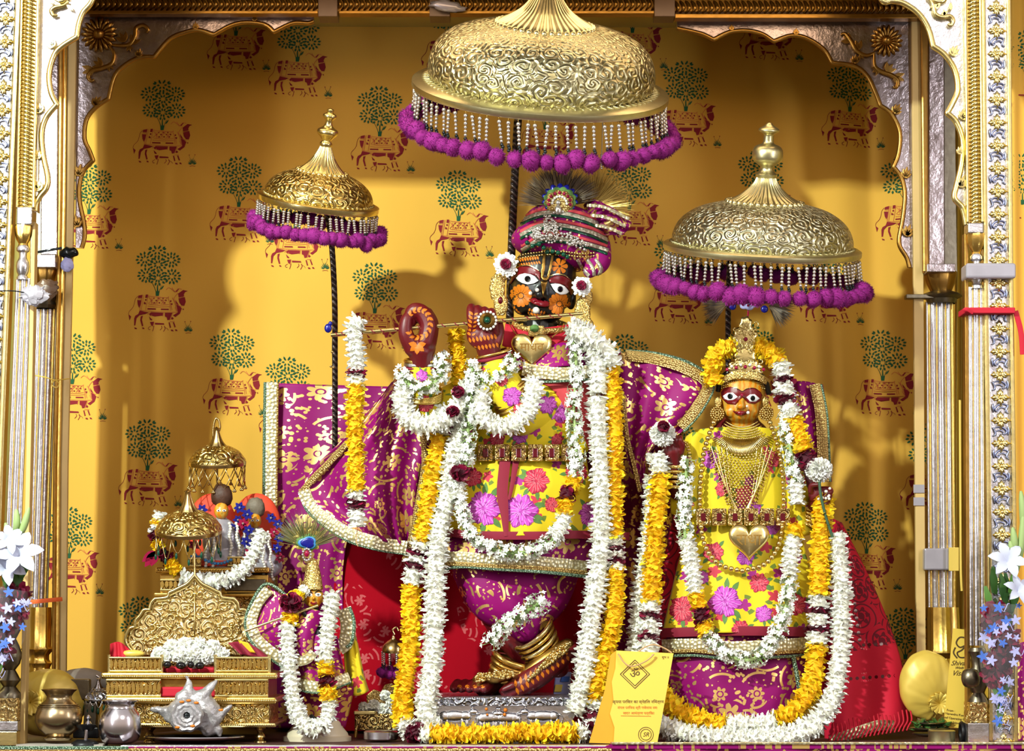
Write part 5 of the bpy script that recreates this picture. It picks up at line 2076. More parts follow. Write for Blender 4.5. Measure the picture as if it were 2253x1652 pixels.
# hands
handA = blob('hand', [('e', (925, 765, .36), (34, 26, 30)), ('t', [(928, 800, .37), (926, 770, .36)], [24, 30])] +
             [('t', [(936 - i, 752, .345 + i * .013), (943, 718, .345 + i * .013), (930, 690 + i * 2, .345 + i * .013), (911, 684 + i * 2, .345 + i * .013), (902, 696 + i * 2, .345 + i * .013), (905, 708, .35 + i * .013)],
               [20, 20, 19, 18, 14, 12]) for i in range(4)] +
             [('t', [(908, 765, .35), (893, 735, .34), (894, 706, .338), (902, 692, .342)], [20, 17, 14, 11]), ('t', [(945, 755, .35), (950, 715, .352), (940, 690, .355)], [16, 16, 14])], 'red_skin', fl, .002, 3)
handB = blob('hand', [('e', (1062, 735, .345), (36, 20, 36), 12), ('t', [(1080, 785, .36), (1068, 745, .35)], [26, 28])] +
             [('t', [(1040 + i * 16, 722 + i * 3, .335), (1036 + i * 16.5, 696 + i * 3, .325), (1036 + i * 15, 677 + i * 3, .34), (1042 + i * 14, 682 + i * 4, .365), (1046 + i * 13, 702, .37)],
               [10.5, 10, 9.5, 8.5, 7]) for i in range(4)] + [('t', [(1092, 752, .345), (1100, 730, .35), (1098, 708, .36)], [12, 10, 8])], 'red_skin', fl, .0018, 2)
bA, bB = bvh_of(handA), bvh_of(handB)
pl = []
for i in range(13):
    a = -2.5 + i * .40
    cx, cy = 921 + 25 * cos(a), 712 + 30 * sin(a)
    pl.append(leaf_poly(cx, cy, a + 1.1, 13, 7))
    pl.append(leaf_poly(cx, cy, a + 2.3, 9, 5))
pl += [leaf_poly(918, 760, a, 20, 13) for a in (1.6, .7, 2.5, -.2, 3.4)]
decal('painted_leaves', bA, pl, 'paint_orange', handA, .0012, 6)
pl = []
for i in range(8):
    pl += [leaf_poly(1036 + i * 8, 754 - i * 1.2 + (i % 2), -1.9, 13, 6), leaf_poly(1036 + i * 8, 762 - i * 1.2, 1.2, 12, 6)]
for i in range(6):
    pl += [leaf_poly(1036 + i * 1, 738 - i * 9, -2.4, 13, 6), leaf_poly(1038 + i * 1, 738 - i * 9, -.5, 10, 5)]
decal('painted_leaves', bB, pl, 'paint_orange', handB, .0012, 6)
jw = B()
cj = P(1072, 705, .312)
its = [(cj + Vector((cos(2 * pi * i / 16) * .021, 0, sin(2 * pi * i / 16) * .021)), .0036) for i in range(16)] + [(P(1072 + 21 * cos(.5), 705, .312), .001)]
spheres('pearl_ring', its, 'pearl', fl, 8, 6)
lathe('ring_boss', [(.0, -.004), (.015, -.003), (.018, .003), (.012, .008), (.009, .006)], Matrix.Translation(cj) @ Matrix.Rotation(radians(90), 4, 'X'), 'gold_dark', fl, 20)
spheres('ring_stone', [(cj + Vector((0, -.006, 0)), .008)], 'emerald', fl, 12, 8)
# bangles


def bangle(c, r, tilt, mat, root, th=3.2, name='bangle', flat=.75, lean=0, yoff=0, n=28):
    """ring round a limb: c px centre, r px radius, tilt = roll in the picture plane"""
    k_ = K(*c)
    o = P(*c)
    R_ = Matrix.Rotation(radians(tilt), 3, 'Y') @ Matrix.Rotation(radians(22 + lean), 3, 'X')
    pts = [o + R_ @ Vector((cos(2 * pi * i / n) * r * k_, sin(2 * pi * i / n) * r * k_ * flat, 0)) for i in range(n)]
    vs, fs, uv = tube_vf(pts, th * k_, 8, closed=True)
    return make(name, vs, fs, mat, root, True, uv)


for i, (mat, th) in enumerate((('gold', 4), ('silver', 4.5), ('crimson_trim', 3), ('garnet', 3.5))):
    bangle((927, 793 + i * 8, .38), 36 - i, 0, mat, fl, th, lean=-8)
for i, (mat, th) in enumerate((('gold', 3.5), ('crimson_trim', 4), ('silver', 3), ('coral_cloth', 5))):
    bangle((1086 + i * 3, 776 + i * 9, .36), 37 - i, -14, mat, fl, th, lean=-8)

# head
def c1(p):
    return (1060 + p[0] * .23, 340 + p[1] * .23)


head = blob('head', [('e', (1196, 610, .50), (72, 74, 78), 14), ('e', (1192, 640, .49), (66, 70, 62), 14), ('e', (1184, 678, .47), (38, 44, 26), 12), ('e', (1152, 668, .455), (26, 26, 26)), ('e', (1216, 682, .46), (26, 24, 26)),
                     ('t', [(1203, 590, .432), (1196, 625, .424), (1187, 648, .408)], [9, 9, 11]), ('e', (1180, 650, .42), (8, 10, 6)), ('e', (1195, 652, .42), (8, 10, 6)),
                     ('t', [(1168, 660, .428), (1182, 668, .414), (1206, 672, .428)], [4, 6.5, 4]), ('e', (1180, 690, .43), (17, 16, 12)),
                     ('t', [(1190, 690, .50), (1185, 770, .50)], [36, 44]), ('e', (1128, 640, .50), (12, 12, 26)), ('e', (1256, 656, .50), (12, 12, 26))], 'black_skin', fl, .0028, 3)
bh = bvh_of(head)
D = lambda name, polys, mat, lift=.0008, ml=6.0, th=0.0, raw=False: decal(name, bh, polys if raw else [[c1(p) for p in q_] for q_ in polys], mat, head, lift, ml, th)
D('eyelid', [[(258, 1215), (268, 1150), (310, 1100), (370, 1075), (450, 1072), (520, 1095), (560, 1130), (560, 1210), (525, 1165), (470, 1142), (400, 1135), (335, 1170), (310, 1195), (280, 1240)]], 'lid_red', .0018, 6, .0025)
D('eyelid', [[(640, 1195), (700, 1158), (770, 1160), (840, 1195), (872, 1250), (868, 1330), (848, 1345), (832, 1300), (785, 1250), (720, 1232), (650, 1228)]], 'lid_red', .0018, 6, .0025)
D('eyebrow', [stroke([(300, 1095), (380, 1062), (460, 1062), (545, 1110)], 9)], 'gold_pale', .0042, 6)
D('eyebrow', [stroke([(655, 1160), (720, 1142), (800, 1158), (868, 1225)], 9)], 'gold_pale', .0042, 6)
D('eye', [[(330, 1180), (365, 1148), (415, 1136), (470, 1146), (510, 1170), (543, 1208), (500, 1234), (440, 1244), (385, 1228), (350, 1206)]], 'eye_white', .003, 5, .002)
D('eye', [[(658, 1240), (700, 1234), (745, 1240), (790, 1262), (832, 1312), (800, 1334), (750, 1340), (705, 1316), (680, 1282)]], 'eye_white', .003, 5, .002)
D('pupil', [ell(439, 1190, 29, 30), ell(750, 1288, 26, 29)], 'eye_black', .0056, 5, .0008)
for cx, cy, r0 in ((374, 1350, 106), (742, 1428, 106)):
    pl = [ell(cx, cy, 24, 24, 12)]
    for i in range(14):
        a = 2 * pi * i / 14
        pl.append(round_petal(cx + cos(a) * 30, cy + sin(a) * 30, a, r0 - 26, 41))
    D('painted_flower', pl, 'paint_orange', .001, 6)
pl = [round_petal(745 + cos(a) * 12, 1068 + sin(a) * 12, a, 66, 44) for a in [2 * pi * i / 7 for i in range(7)]]
for i in range(9):
    pl += [leaf_poly(350 + i * 24, 1030 - i * 3, -1.9, 46, 20), leaf_poly(350 + i * 24, 1040 - i * 3, 1.0, 38, 18)]
for i in range(6):
    pl += [leaf_poly(450 + i * 28, 1500 + 6 * i, -1.2, 36, 20), leaf_poly(440 + i * 28, 1505 + 5 * i, .9, 40, 22)]
pl += [leaf_poly(300 + i * 12, 1420 + i * 26, 2.2 - i * .6, 34, 18) for i in range(5)]
D('painted_leaves', pl, 'paint_orange', .001, 7)
D('forehead_mark', [[(588, 955), (610, 955), (604, 1100), (590, 1160), (600, 1180), (622, 1168), (640, 1100), (668, 955), (690, 955), (664, 1110), (640, 1190), (616, 1210), (586, 1204), (564, 1180), (566, 1130)],
                    [(566, 1205), (590, 1216), (618, 1216), (632, 1208), (580, 1350)]], 'gold_dark', .004, 5, .003)
D('lips', [[(462, 1390), (520, 1380), (560, 1398), (600, 1392), (640, 1425), (636, 1446), (590, 1452), (530, 1438), (486, 1420)]], 'lip_red', .002, 5, .004)
spheres('nose_pearls', [(P(*c1((530, 1296)), .395), .005), (P(*c1((466, 1326)), .41), .0048)], 'pearl', fl, 12, 8)
spheres('chin_stone', [(cast(bh, *c1((520, 1490)), .003), .0085)], 'pearl', fl, 14, 10)


def scallop_disc(name, c, rx, rz, n, mat, root, y, th=.004, lob=.10, rot=0):
    k_ = K(c[0], c[1], y)
    pts = []
    for i in range(n * 6):
        a = 2 * pi * i / (n * 6)
        s = 1 + lob * abs(sin(a * n / 2)) - lob
        pts.append((c[0] + rx * s * cos(a), c[1] + rz * s * sin(a)))
    vs, fs = dome_vf(pts, y - th * .3, th, th * 1.6)
    return make(name, vs, fs, mat, root, True, [(v.x, v.z) for v in vs])


# ears: big gilded ear ornaments with red stones, and white rosettes
for (x, y_, s) in ((1096, 640, 1), (1284, 690, 1)):
    scallop_disc('ear_ornament', (x - 2 * s, y_ - 6), 18, 34, 9, 'filigree', fl, .47)
    scallop_disc('ear_ornament', (x + 6, y_ + 30), 17, 26, 8, 'filigree', fl, .455)
    scallop_disc('ear_ornament', (x + 8, y_ - 36), 13, 20, 8, 'filigree', fl, .475)
spheres('ear_stone', [(P(1101, 661, .448), (.006, .004, .009)), (P(1270, 706, .45), .004)], 'garnet', fl, 10, 8)
flower_head('ear_flower', 0, (1113, 583, .445), 27, 'white', parent=fl, seed=2)
flower_head('ear_flower', 0, (1281, 630, .445), 22, 'white', parent=fl, seed=4)
for (x, y_, r0) in ((1113, 581, 11), (1279, 628, 9)):
    flower_head('flower_centre', 0, (x, y_, .425), r0, 'rose', parent=fl, seed=6, n=8, layers=3)

# turban: striped wraps round a tilted crown
tb = blob('turban', [('e', (1238, 530, .51), (104, 92, 66), 14), ('e', (1238, 500, .51), (88, 84, 52), 10), ('e', (1196, 530, .49), (72, 84, 40), 4), ('t', [(1310, 540, .50), (1316, 575, .47), (1298, 596, .45)], [34, 28, 16])], 'silk_magenta_obj', fl, .0035, 3)
btb = bvh_of(tb)


def wrap(name, pts, w_, mat, lift, th=.0022):
    return decal(name, btb, [stroke(pts, w_, 8)], mat, tb, lift, 7, th)


for off_ in (0, 30, 62):
    wrap('turban_stripe', [(1142 + off_ * .1, 488 + off_), (1190, 470 + off_ * .9), (1240, 470 + off_ * .9), (1300, 486 + off_ * .85), (1338, 508 + off_ * .7)], 8, 'lace_obj', .001)
    wrap('turban_stripe', [(1142 + off_ * .1, 480 + off_), (1190, 462 + off_ * .9), (1240, 461 + off_ * .9), (1300, 477 + off_ * .85), (1336, 498 + off_ * .7)], 6, 'coral_cloth', .0008)
    wrap('turban_stripe', [(1142 + off_ * .1, 495 + off_), (1190, 477 + off_ * .9), (1240, 477 + off_ * .9), (1300, 494 + off_ * .85), (1336, 516 + off_ * .7)], 5, 'emerald', .001)
for dx in (0, 22, 40):
    wrap('turban_stripe', [(1270 + dx, 570), (1282 + dx, 590), (1296 + dx * .5, 606)], 7, 'lace_obj', .001)
wp = [(1128, 566), (1160, 558), (1200, 553), (1240, 553), (1275, 558), (1308, 556)]
its = []
for row in (0, 7):
    for v in resample([Vector((p[0], p[1] + row, 0)) for p in wp], 6.0):
        h = cast(bvh_of(tb, head), v.x, v.y, .003) if False else None
        its.append((v.x, v.y))
bth = bvh_of(tb, head)
spheres('gold_beads', [(h, .0031) for h in (cast(bth, a, b_, .003) for a, b_ in its) if h], 'bead_gold', fl, 8, 6, kind='stuff')
spheres('green_beads', [(h, r_) for h, r_ in ((cast(bth, a, b_, .007), .006) for a, b_ in ((1160, 534), (1172, 541), (1186, 537), (1204, 554), (1216, 553), (1228, 556), (1240, 560), (1248, 565), (1196, 545))) if h], 'emerald', fl, 12, 8)
# silver brooch cluster
rnd = random.Random(11)
its = []
for i in range(14):
    a = 2 * pi * i / 14
    its += [(1211 + 15 * cos(a), 518 + 16 * sin(a), .0032), (1211 + 9 * cos(a), 518 + 10 * sin(a), .0024)]
its.append((1211, 518, .007))
for i in range(70):
    t = rnd.random()
    its.append((1165 + 34 * t + rnd.uniform(-8, 8), 515 + rnd.uniform(-24, 16) * (.4 + t * .6), rnd.uniform(.0022, .0042)))
    its.append((1222 + 70 * t + rnd.uniform(-8, 8), 512 + 32 * t + rnd.uniform(-16, 16) * (1.1 - t * .5), rnd.uniform(.0022, .0042)))
    its.append((1210 + rnd.uniform(-13, 13), 474 + 34 * t, rnd.uniform(.0022, .0044)))
spheres('silver_brooch', [(h, r_) for h, r_ in ((cast(btb, a, b_, .004 + r__), r__) for a, b_, r__ in its) if h], 'bead_silver', tb, 8, 6, kind='stuff')
spheres('brooch_pendant', [(P(1228, 462, .415), (.009, .007, .012)), (P(1228, 446, .42), (.006, .006, .007)), (P(1219, 468, .42), .005), (P(1238, 466, .42), .005)], 'bead_silver', fl, 12, 8)
# gathered cloth fan at the back of the turban
fan = thing  # noqa
sheet('turban_fan', [[(1284, 452, .50), (1300, 436, .49), (1318, 446, .49)], [(1300, 490, .48), (1340, 462, .46), (1388, 486, .47)], [(1318, 520, .49), (1350, 516, .46), (1362, 524, .47)]], 24, 24, 'silk_magenta', fl,
      lambda u, v: .008 * sin(v * 22 + u * 3), .002)
for i in range(3):
    ribbon('fan_stripe', px_path([(1292 + i * 8, 452 + i * 22, .455), (1330 + i * 2, 456 + i * 22, .44), (1384 - i * 8, 482 + i * 16, .45)], 6), .008, 'lace_silver', fl)


def plume(name, c, y, R, a0, a1, n, mat, root, seed, w_=1.2, spread=.12, y2=None, start=.12):
    """fan of hair-fine feather barbs from c"""
    rnd = random.Random(seed)
    b = B()
    k_ = K(c[0], c[1], y)
    o = P(c[0], c[1], y)
    for i in range(n):
        a = radians(rnd.uniform(a0, a1))
        el = rnd.uniform(-.35, .35)
        L = R * k_ * rnd.uniform(.55, 1.0)
        d = Vector((cos(a) * cos(el), sin(el), sin(a) * cos(el)))
        sd = d.cross(Vector((0, 1, 0))).normalized()
        ben = sd * rnd.uniform(-spread, spread) * L
        p0, p1, p2 = o + d * L * start, o + d * L * .55 + ben * .4, o + d * L + ben
        w0 = w_ * .001
        n_ = len(b.v)
        b.v += [p0 - sd * w0, p0 + sd * w0, p1 + sd * w0 * .8, p1 - sd * w0 * .8, p2]
        b.f += [(n_, n_ + 1, n_ + 2, n_ + 3), (n_ + 3, n_ + 2, n_ + 4)]
        b.m += [0, 0]
    b.uv = [(0, 0)] * len(b.v)
    return b.out(name, mat, root, kind='stuff')


plume('feather_barbs', (1232, 455), .47, 102, 15, 172, 1900, 'plume', fl, 1)
plume('tinsel_plume', (1300, 455), .49, 104, -12, 92, 900, 'plume_gold', fl, 2, .7, .3)
# peacock-feather aigrette at the front of the turban
scallop_disc('peacock_eyes', (1232, 438), 41, 35, 14, 'sapphire', fl, .435, .003, .2)
scallop_disc('peacock_rim', (1232, 441), 37, 31, 12, 'print_green', fl, .432, .003, .1)
scallop_disc('enamel_fan', (1231, 444), 32, 27, 9, 'lace_gold', fl, .427, .003, .12)
spheres('fan_stones', [(P(1231 + 24 * cos(a), 446 - 22 * sin(a), .421), .0042) for a in [radians(-10 + 25 * i) for i in range(9)]], 'ruby', fl, 8, 6)
spheres('fan_stones', [(P(1231 + 16 * cos(a), 448 - 16 * sin(a), .420), .0036) for a in [radians(0 + 22 * i) for i in range(9)]], 'pearl', fl, 8, 6)

# ---------------- dress
chest = sheet('yellow_bodice', [[(1085, 760, .455), (1150, 752, .43), (1220, 752, .43), (1300, 770, .46)], [(1060, 860, .425), (1130, 860, .395), (1220, 860, .395), (1320, 860, .44)],
                                [(1040, 940, .43), (1130, 945, .39), (1220, 945, .39), (1310, 950, .44)], [(1035, 1000, .43), (1120, 1004, .41), (1210, 1004, .41), (1290, 1000, .44)]],
              36, 30, 'dress_yellow', fl, lambda u, v: .008 * sin(u * 11 + v * 6) * v, .002)
sheet('magenta_yoke', [[(1130, 776, .41), (1180, 770, .405), (1250, 752, .41), (1330, 765, .44)], [(1130, 815, .395), (1190, 812, .385), (1250, 805, .385), (1330, 810, .43)]], 20, 8, 'silk_magenta_fine', fl, lambda u, v: .004 * sin(u * 9))
ribbon('silver_border', px_path([(1150, 812, .378), (1200, 820, .372), (1250, 822, .372), (1330, 816, .40)], 6), .030, 'lace_silver', fl, .003)
ribbon('green_piping', px_path([(1156, 836, .376), (1200, 840, .370), (1250, 838, .370), (1330, 832, .40)], 6), .006, 'lace_green', fl, .004)
sheet('coral_sash', [[(1180, 838, .395), (1230, 838, .388), (1300, 838, .40)], [(1220, 862, .39), (1256, 870, .383), (1300, 880, .40)], [(1262, 940, .395), (1280, 950, .39), (1300, 1000, .41)]], 10, 14, 'coral_cloth', fl)
skirt = sheet('yellow_tunic', [[(1030, 1005, .43), (1100, 1010, .40), (1180, 1010, .40), (1290, 1005, .44)], [(1010, 1060, .41), (1090, 1065, .375), (1190, 1065, .375), (1300, 1060, .42)],
                               [(990, 1120, .40), (1090, 1130, .36), (1190, 1130, .36), (1330, 1120, .42)], [(978, 1172, .40), (1085, 1178, .355), (1190, 1178, .355), (1385, 1180, .44)]],
              44, 28, 'dress_yellow', fl, lambda u, v: .009 * sin(u * 19 + .6 * v) * v, .002)
ribbon('crimson_hem', px_path([(978, 1170, .398), (1030, 1176, .372), (1100, 1178, .345), (1190, 1178, .345), (1270, 1176, .375), (1384, 1180, .43)], 8), .019, 'crimson_trim', skirt, .002)
ribbon('crimson_placket', px_path([(1112, 1008, .385), (1105, 1080, .36), (1110, 1130, .35), (1114, 1180, .343)], 8), [.026] * 12 + [.024 - .0012 * i for i in range(13)], 'crimson_trim', skirt, .003)
ribbon('crimson_placket', px_path([(1136, 1010, .388), (1128, 1060, .365), (1120, 1100, .355)], 8), [.016 - .0006 * i for i in range(17)], 'crimson_trim', skirt, .003)
mskirt = sheet('magenta_skirt', [[(985, 1172, .41), (1090, 1182, .375), (1190, 1182, .375), (1310, 1175, .43)], [(978, 1215, .39), (1090, 1225, .36), (1190, 1225, .36), (1300, 1215, .42)],
                        [(972, 1248, .39), (1090, 1250, .355), (1190, 1256, .355), (1290, 1262, .41)]], 44, 16, 'silk_magenta', fl, lambda u, v: .008 * sin(u * 17), .002)
ribbon('silver_border', px_path([(974, 1226, .378), (1020, 1226, .362), (1090, 1232, .346), (1190, 1236, .346), (1290, 1246, .40)], 8), .026, 'lace_silver', mskirt, .003)
ribbon('gold_border', px_path([(974, 1240, .38), (1020, 1241, .362), (1090, 1246, .346), (1190, 1250, .346), (1290, 1260, .40)], 8), .010, 'lace_gold', mskirt, .004)
ribbon('green_piping', px_path([(974, 1252, .385), (1020, 1247, .365), (1090, 1252, .348), (1190, 1258, .348), (1290, 1269, .40)], 8), .008, 'lace_green', mskirt, .005)
legs = blob('magenta_trousers', [('t', [(1060, 1250, .46), (1085, 1310, .44), (1125, 1350, .43), (1155, 1385, .43)], [66, 62, 46, 32]), ('t', [(1215, 1250, .48), (1200, 1310, .47), (1165, 1360, .45)], [62, 54, 40]),
                                 ('e', (1135, 1280, .45), (120, 60, 50))], 'silk_magenta_obj', fl, .005, 5)
# anklets: rows of gold rings and bell beads
for i in range(5):
    bangle((1170 + i * 6.5, 1392 + i * 12, .44), 50 - 2 * i, -38, 'gold' if i % 2 else 'gold_pale', fl, 6 - (i % 2) * 1.5, 'anklet', lean=6)
for i in range(4):
    bangle((1128 - i * 6, 1448 + i * 14, .44), 42 - i * 3, 22, 'gold_dark' if i % 2 else 'gold', fl, 7, 'anklet', lean=0)
rnd = random.Random(9)
its = []
for i in range(170):
    t, s = rnd.random(), rnd.random()
    its.append((P(1160 + 88 * t + 12 * s, 1498 - 66 * t - 34 * s * (1 - abs(t - .6)), .385 - .01 * rnd.random()), rnd.uniform(.0032, .0048)))
for i in range(90):
    t, s = rnd.random(), rnd.random()
    its.append((P(1046 + 86 * t, 1500 - 18 * s - 10 * t, .385 - .01 * rnd.random()), rnd.uniform(.003, .0045)))
spheres('ankle_bells', its, 'bead_gold', fl, 8, 6, kind='stuff')
blob('bell_strap', [('t', [(1165, 1482, .42), (1205, 1452, .42), (1248, 1420, .42)], [22, 24, 16]), ('t', [(1050, 1496, .42), (1090, 1490, .41), (1135, 1484, .42)], [12, 14, 12])], 'gold_dark', fl, .004, 2)

# belt of square gold plaques with red stones
for i in range(6):
    x = 1052 + i * 36.5
    yy = .40 - .030 * sin(pi * min(1, (i + .6) / 6))
    pbox('belt_plaque', x, 977, x + 33, 1014, yy - .004, yy + .01, 'throne_gold', fl, 0, .003)
    pbox('belt_stone', x + 10, 986, x + 22, 1006, yy - .008, yy, 'garnet', fl, 0, .0015)
# red neck cloth, collar and heart pendant
sheet('neck_cloth', [[(1112, 712, .45), (1180, 722, .42), (1262, 712, .45)], [(1105, 760, .43), (1180, 790, .40), (1262, 752, .43)]], 18, 8, 'red_cloth', fl, lambda u, v: .006 * sin(u * 14))
bangle((1190, 716, .46), 58, 4, 'filigree', fl, 7, 'collar', .8)
spheres('collar_stone', [(P(1176, 722, .395), (.011, .006, .009))], 'print_green', fl, 12, 8)
pbox('collar_clasp', 1162, 716, 1197, 740, .398, .41, 'filigree', fl, 0, .003)


def heart(name, cx, cy, w_, h_, y, mat, root, th=.006):
    pts = []
    for i in range(48):
        t = 2 * pi * i / 48
        pts.append((cx + w_ / 2 * sin(t) ** 3, cy - h_ / 2 * (13 * cos(t) - 5 * cos(2 * t) - 2 * cos(3 * t) - cos(4 * t)) / 14.5 - h_ * .08))
    vs, fs = dome_vf(pts, y, th * .5, th * 1.3)
    return make(name, vs, fs, mat, root, True)


heart('heart_pendant', 1170, 772, 90, 78, .392, 'gold_pale', fl)
text_on('pendant_letters', 'माधव', 1170, 764, .3845, 26, 'gold_dark', fl, .0008)
tube('pendant_chain', px_path([(1118, 705, .43), (1128, 725, .40), (1137, 738, .392)], 4), .0014, 'gold', fl, 6)
tube('pendant_chain', px_path([(1214, 742, .392), (1230, 728, .40), (1240, 712, .43)], 4), .0014, 'gold', fl, 6)
# flowery sleeves with gold chain armlets
slv = blob('yellow_sleeve', [('t', [(928, 815, .38), (930, 850, .39), (936, 900, .42)], [31, 36, 40]), ('t', [(1094, 812, .36), (1118, 862, .37), (1146, 912, .39)], [34, 42, 48]), ('t', [(1146, 912, .39), (1200, 900, .43), (1250, 870, .46)], [46, 50, 50]), ('t', [(936, 900, .42), (1000, 880, .46), (1090, 820, .49)], [38, 38, 40])], 'dress_yellow_obj', fl, .005, 4)
for i in range(4):
    bangle((930, 862 + i * 5, .39), 42, 0, 'gold', fl, 4, 'armlet', lean=14 - 4 * i)
for i in range(6):
    bangle((1120 + i * 3, 850 + i * 7, .37), 46, -32, 'gold' if i % 2 else 'gold_dark', fl, 4, 'armlet', lean=0)


# ---------------- shawl
shawl = sheet('magenta_shawl', [[(880, 818, .48), (900, 812, .46), (930, 860, .47), (965, 930, .50)], [(790, 930, .50), (850, 920, .46), (910, 940, .46), (960, 990, .49)],
                                [(664, 1070, .52), (780, 1040, .47), (880, 1030, .45), (930, 1060, .48)], [(735, 1150, .50), (800, 1130, .46), (870, 1120, .45), (915, 1140, .48)],
                                [(790, 1185, .49), (840, 1190, .46), (880, 1200, .46), (905, 1205, .48)]],
              44, 48, 'silk_magenta', fl, lambda u, v: .012 * sin(u * 22 - v * 4) * (.3 + v), .002)
ribbon('silver_border', px_path([(668, 1078, .505), (690, 1120, .50), (760, 1170, .475), (830, 1194, .455), (895, 1204, .45)], 8), .030, 'lace_silver', shawl, .004)
ribbon('green_piping', px_path([(660, 1084, .508), (682, 1130, .50), (754, 1184, .478), (826, 1208, .458), (893, 1218, .452)], 8), .008, 'lace_green', shawl, .004)
ribbon('gold_border', px_path([(765, 974, .485), (720, 1022, .49), (690, 1052, .50), (668, 1078, .505)], 8), .016, 'lace_gold', shawl, .004)
ribbon('gold_border', px_path([(925, 930, .455), (934, 1010, .455), (922, 1090, .46), (905, 1180, .46), (890, 1232, .46)], 8), .013, 'lace_gold', shawl, .004)
shawl2 = sheet('magenta_shawl', [[(1345, 770, .47), (1390, 780, .45), (1470, 800, .44), (1568, 842, .45)], [(1350, 850, .46), (1400, 860, .44), (1470, 880, .43), (1552, 890, .44)],
                                 [(1365, 940, .47), (1400, 950, .44), (1450, 950, .44), (1500, 950, .45)], [(1378, 1000, .47), (1398, 1020, .45), (1420, 1010, .45), (1440, 990, .46)], [(1398, 1060, .47), (1410, 1080, .45), (1420, 1080, .45), (1428, 1060, .46)]],
               40, 40, 'silk_magenta', fl, lambda u, v: .008 * sin(u * 20 + v * 5), .002)
ribbon('gold_border', px_path([(1376, 782, .45), (1440, 790, .435), (1510, 812, .43), (1556, 846, .435), (1530, 900, .43), (1498, 940, .44)], 8), .026, 'lace_gold', shawl2, .004)
ribbon('green_piping', px_path([(1378, 772, .452), (1446, 778, .437), (1520, 800, .432), (1570, 842, .437), (1544, 904, .432), (1504, 950, .44)], 8), .007, 'lace_green', shawl2, .004)
ribbon('gold_border', px_path([(1372, 880, .445), (1380, 960, .445), (1396, 1030, .445), (1408, 1082, .445)], 8), .010, 'lace_gold', shawl2, .004)

# printed peonies laid on the dress
bs2 = bvh_of(skirt)
bc2 = bvh_of(chest)


def peony(bv_, x, y_, r, kind, root, seed=0, leaves=1):
    rnd = random.Random(seed)
    m_ = {'p': ('peony_a', 'peony_b', 'peony_c'), 'r': ('rosered_a', 'rosered_b', 'rosered_c')}[kind]
    vs, fs, mi = [], [], []

    def put(polys, m, lift):
        for p_ in polys:
            v_, f_ = decal_vf(bv_, p_, lift, 12)
            n = len(vs)
            vs.extend(v_)
            fs.extend([tuple(i + n for i in f) for f in f_])
            mi.extend([m] * len(f_))
    if leaves:
        put([leaf_poly(x + cos(a) * r * .7, y_ + sin(a) * r * .7, a, r * .75, r * .34) for a in (rnd.uniform(0, 6.28) for _ in range(4))], 3, .0016)
    base_ = []
    for i in range(36):
        a = 2 * pi * i / 36
        rr = r * (.88 + .09 * sin(a * 6 + seed) + rnd.uniform(-.09, .09))
        base_.append((x + cos(a) * rr, y_ + sin(a) * rr))
    put([base_], 0, .0022)
    for lay, (n, f0, f1) in enumerate(((13, .46, .5), (10, .2, .46), (7, .0, .4))):
        for i in range(n):
            a = 2 * pi * i / n + lay * .4 + seed + rnd.uniform(-.2, .2)
            g = r * rnd.uniform(.85, 1.1)
            put([leaf_poly(x + cos(a) * g * f0, y_ + sin(a) * g * f0, a + rnd.uniform(-.5, .5), g * f1, g * .34)], 1 if lay < 2 or i % 2 else 0, .0026 + lay * .0003)
            for s in (-.22, .15):
                put([leaf_poly(x + cos(a + s) * g * (f0 + .1), y_ + sin(a + s) * g * (f0 + .1), a + s, g * f1 * .75, g * .055)], 2, .0036)
    return make('printed_flower', vs, fs, [m_[0], m_[1], m_[2], 'print_green'], root, True, midx=mi) if fs else None


for a in ((1064, 1118, 40, 'p', 1), (1146, 1124, 38, 'p', 2), (1180, 1058, 30, 'r', 3), (1040, 1050, 22, 'r', 4), (1268, 1040, 26, 'r', 6), (1300, 1130, 28, 'p', 7), (1215, 1110, 18, 'r', 12)):
    peony(bs2, *a[:4], skirt, a[4])
bsl = bvh_of(slv)
for a in ((1104, 836, 15, 'r', 21), (1126, 872, 22, 'p', 22), (1150, 905, 24, 'r', 23), (928, 826, 14, 'p', 24), (936, 888, 20, 'r', 25), (1205, 890, 22, 'p', 26)):
    peony(bsl, *a[:4], slv, a[4])
for a in ((1232, 902, 30, 'p', 5), (1180, 905, 18, 'r', 8), (1145, 960, 18, 'p', 9), (1094, 965, 18, 'r', 10), (1225, 968, 14, 'r', 11)):
    peony(bc2, *a[:4], chest, a[4])

# ================================================================ FLUTE
flute = thing('flute', 'thin gold flute wound with dark red thread, held across both raised hands', 'flute', P(1000, 715, .345))
fp = px_path([(728, 737, .345), (1000, 714, .345), (1282, 690, .345)], 30)
tube('pipe', fp, .0048, 'gold_pale', flute, 14)
b = B()
kq = len(fp)
for i in range(22):
    p0 = fp[int(2 + i * (kq - 5) / 22)]
    p1 = p0 + Vector((.010, 0, .001))
    vs, fs, _ = tube_vf([p0 + Vector((0, -.0052, .004)), p0 + Vector((.004, -.0055, -.0005)), p1 + Vector((0, -.0045, -.0045))], .0012, 5)
    b.add(vs, fs)
b.out('thread_winding', 'crimson_trim', flute, kind='stuff')
spheres('end_ornament', [(P(722, 722, .345), (.009, .005, .011)), (P(727, 712, .345), (.005, .004, .006))], 'sapphire', flute, 12, 8)
tube('bell_string', px_path([(732, 740, .34), (731, 770, .34), (733, 812, .34)], 4), .001, 'black_iron', flute, 5)
spheres('bells', [(P(731, 774, .34), .0035), (P(733, 808, .34), .0035), (P(728, 806, .34), .003)], 'brass', flute, 8, 6)

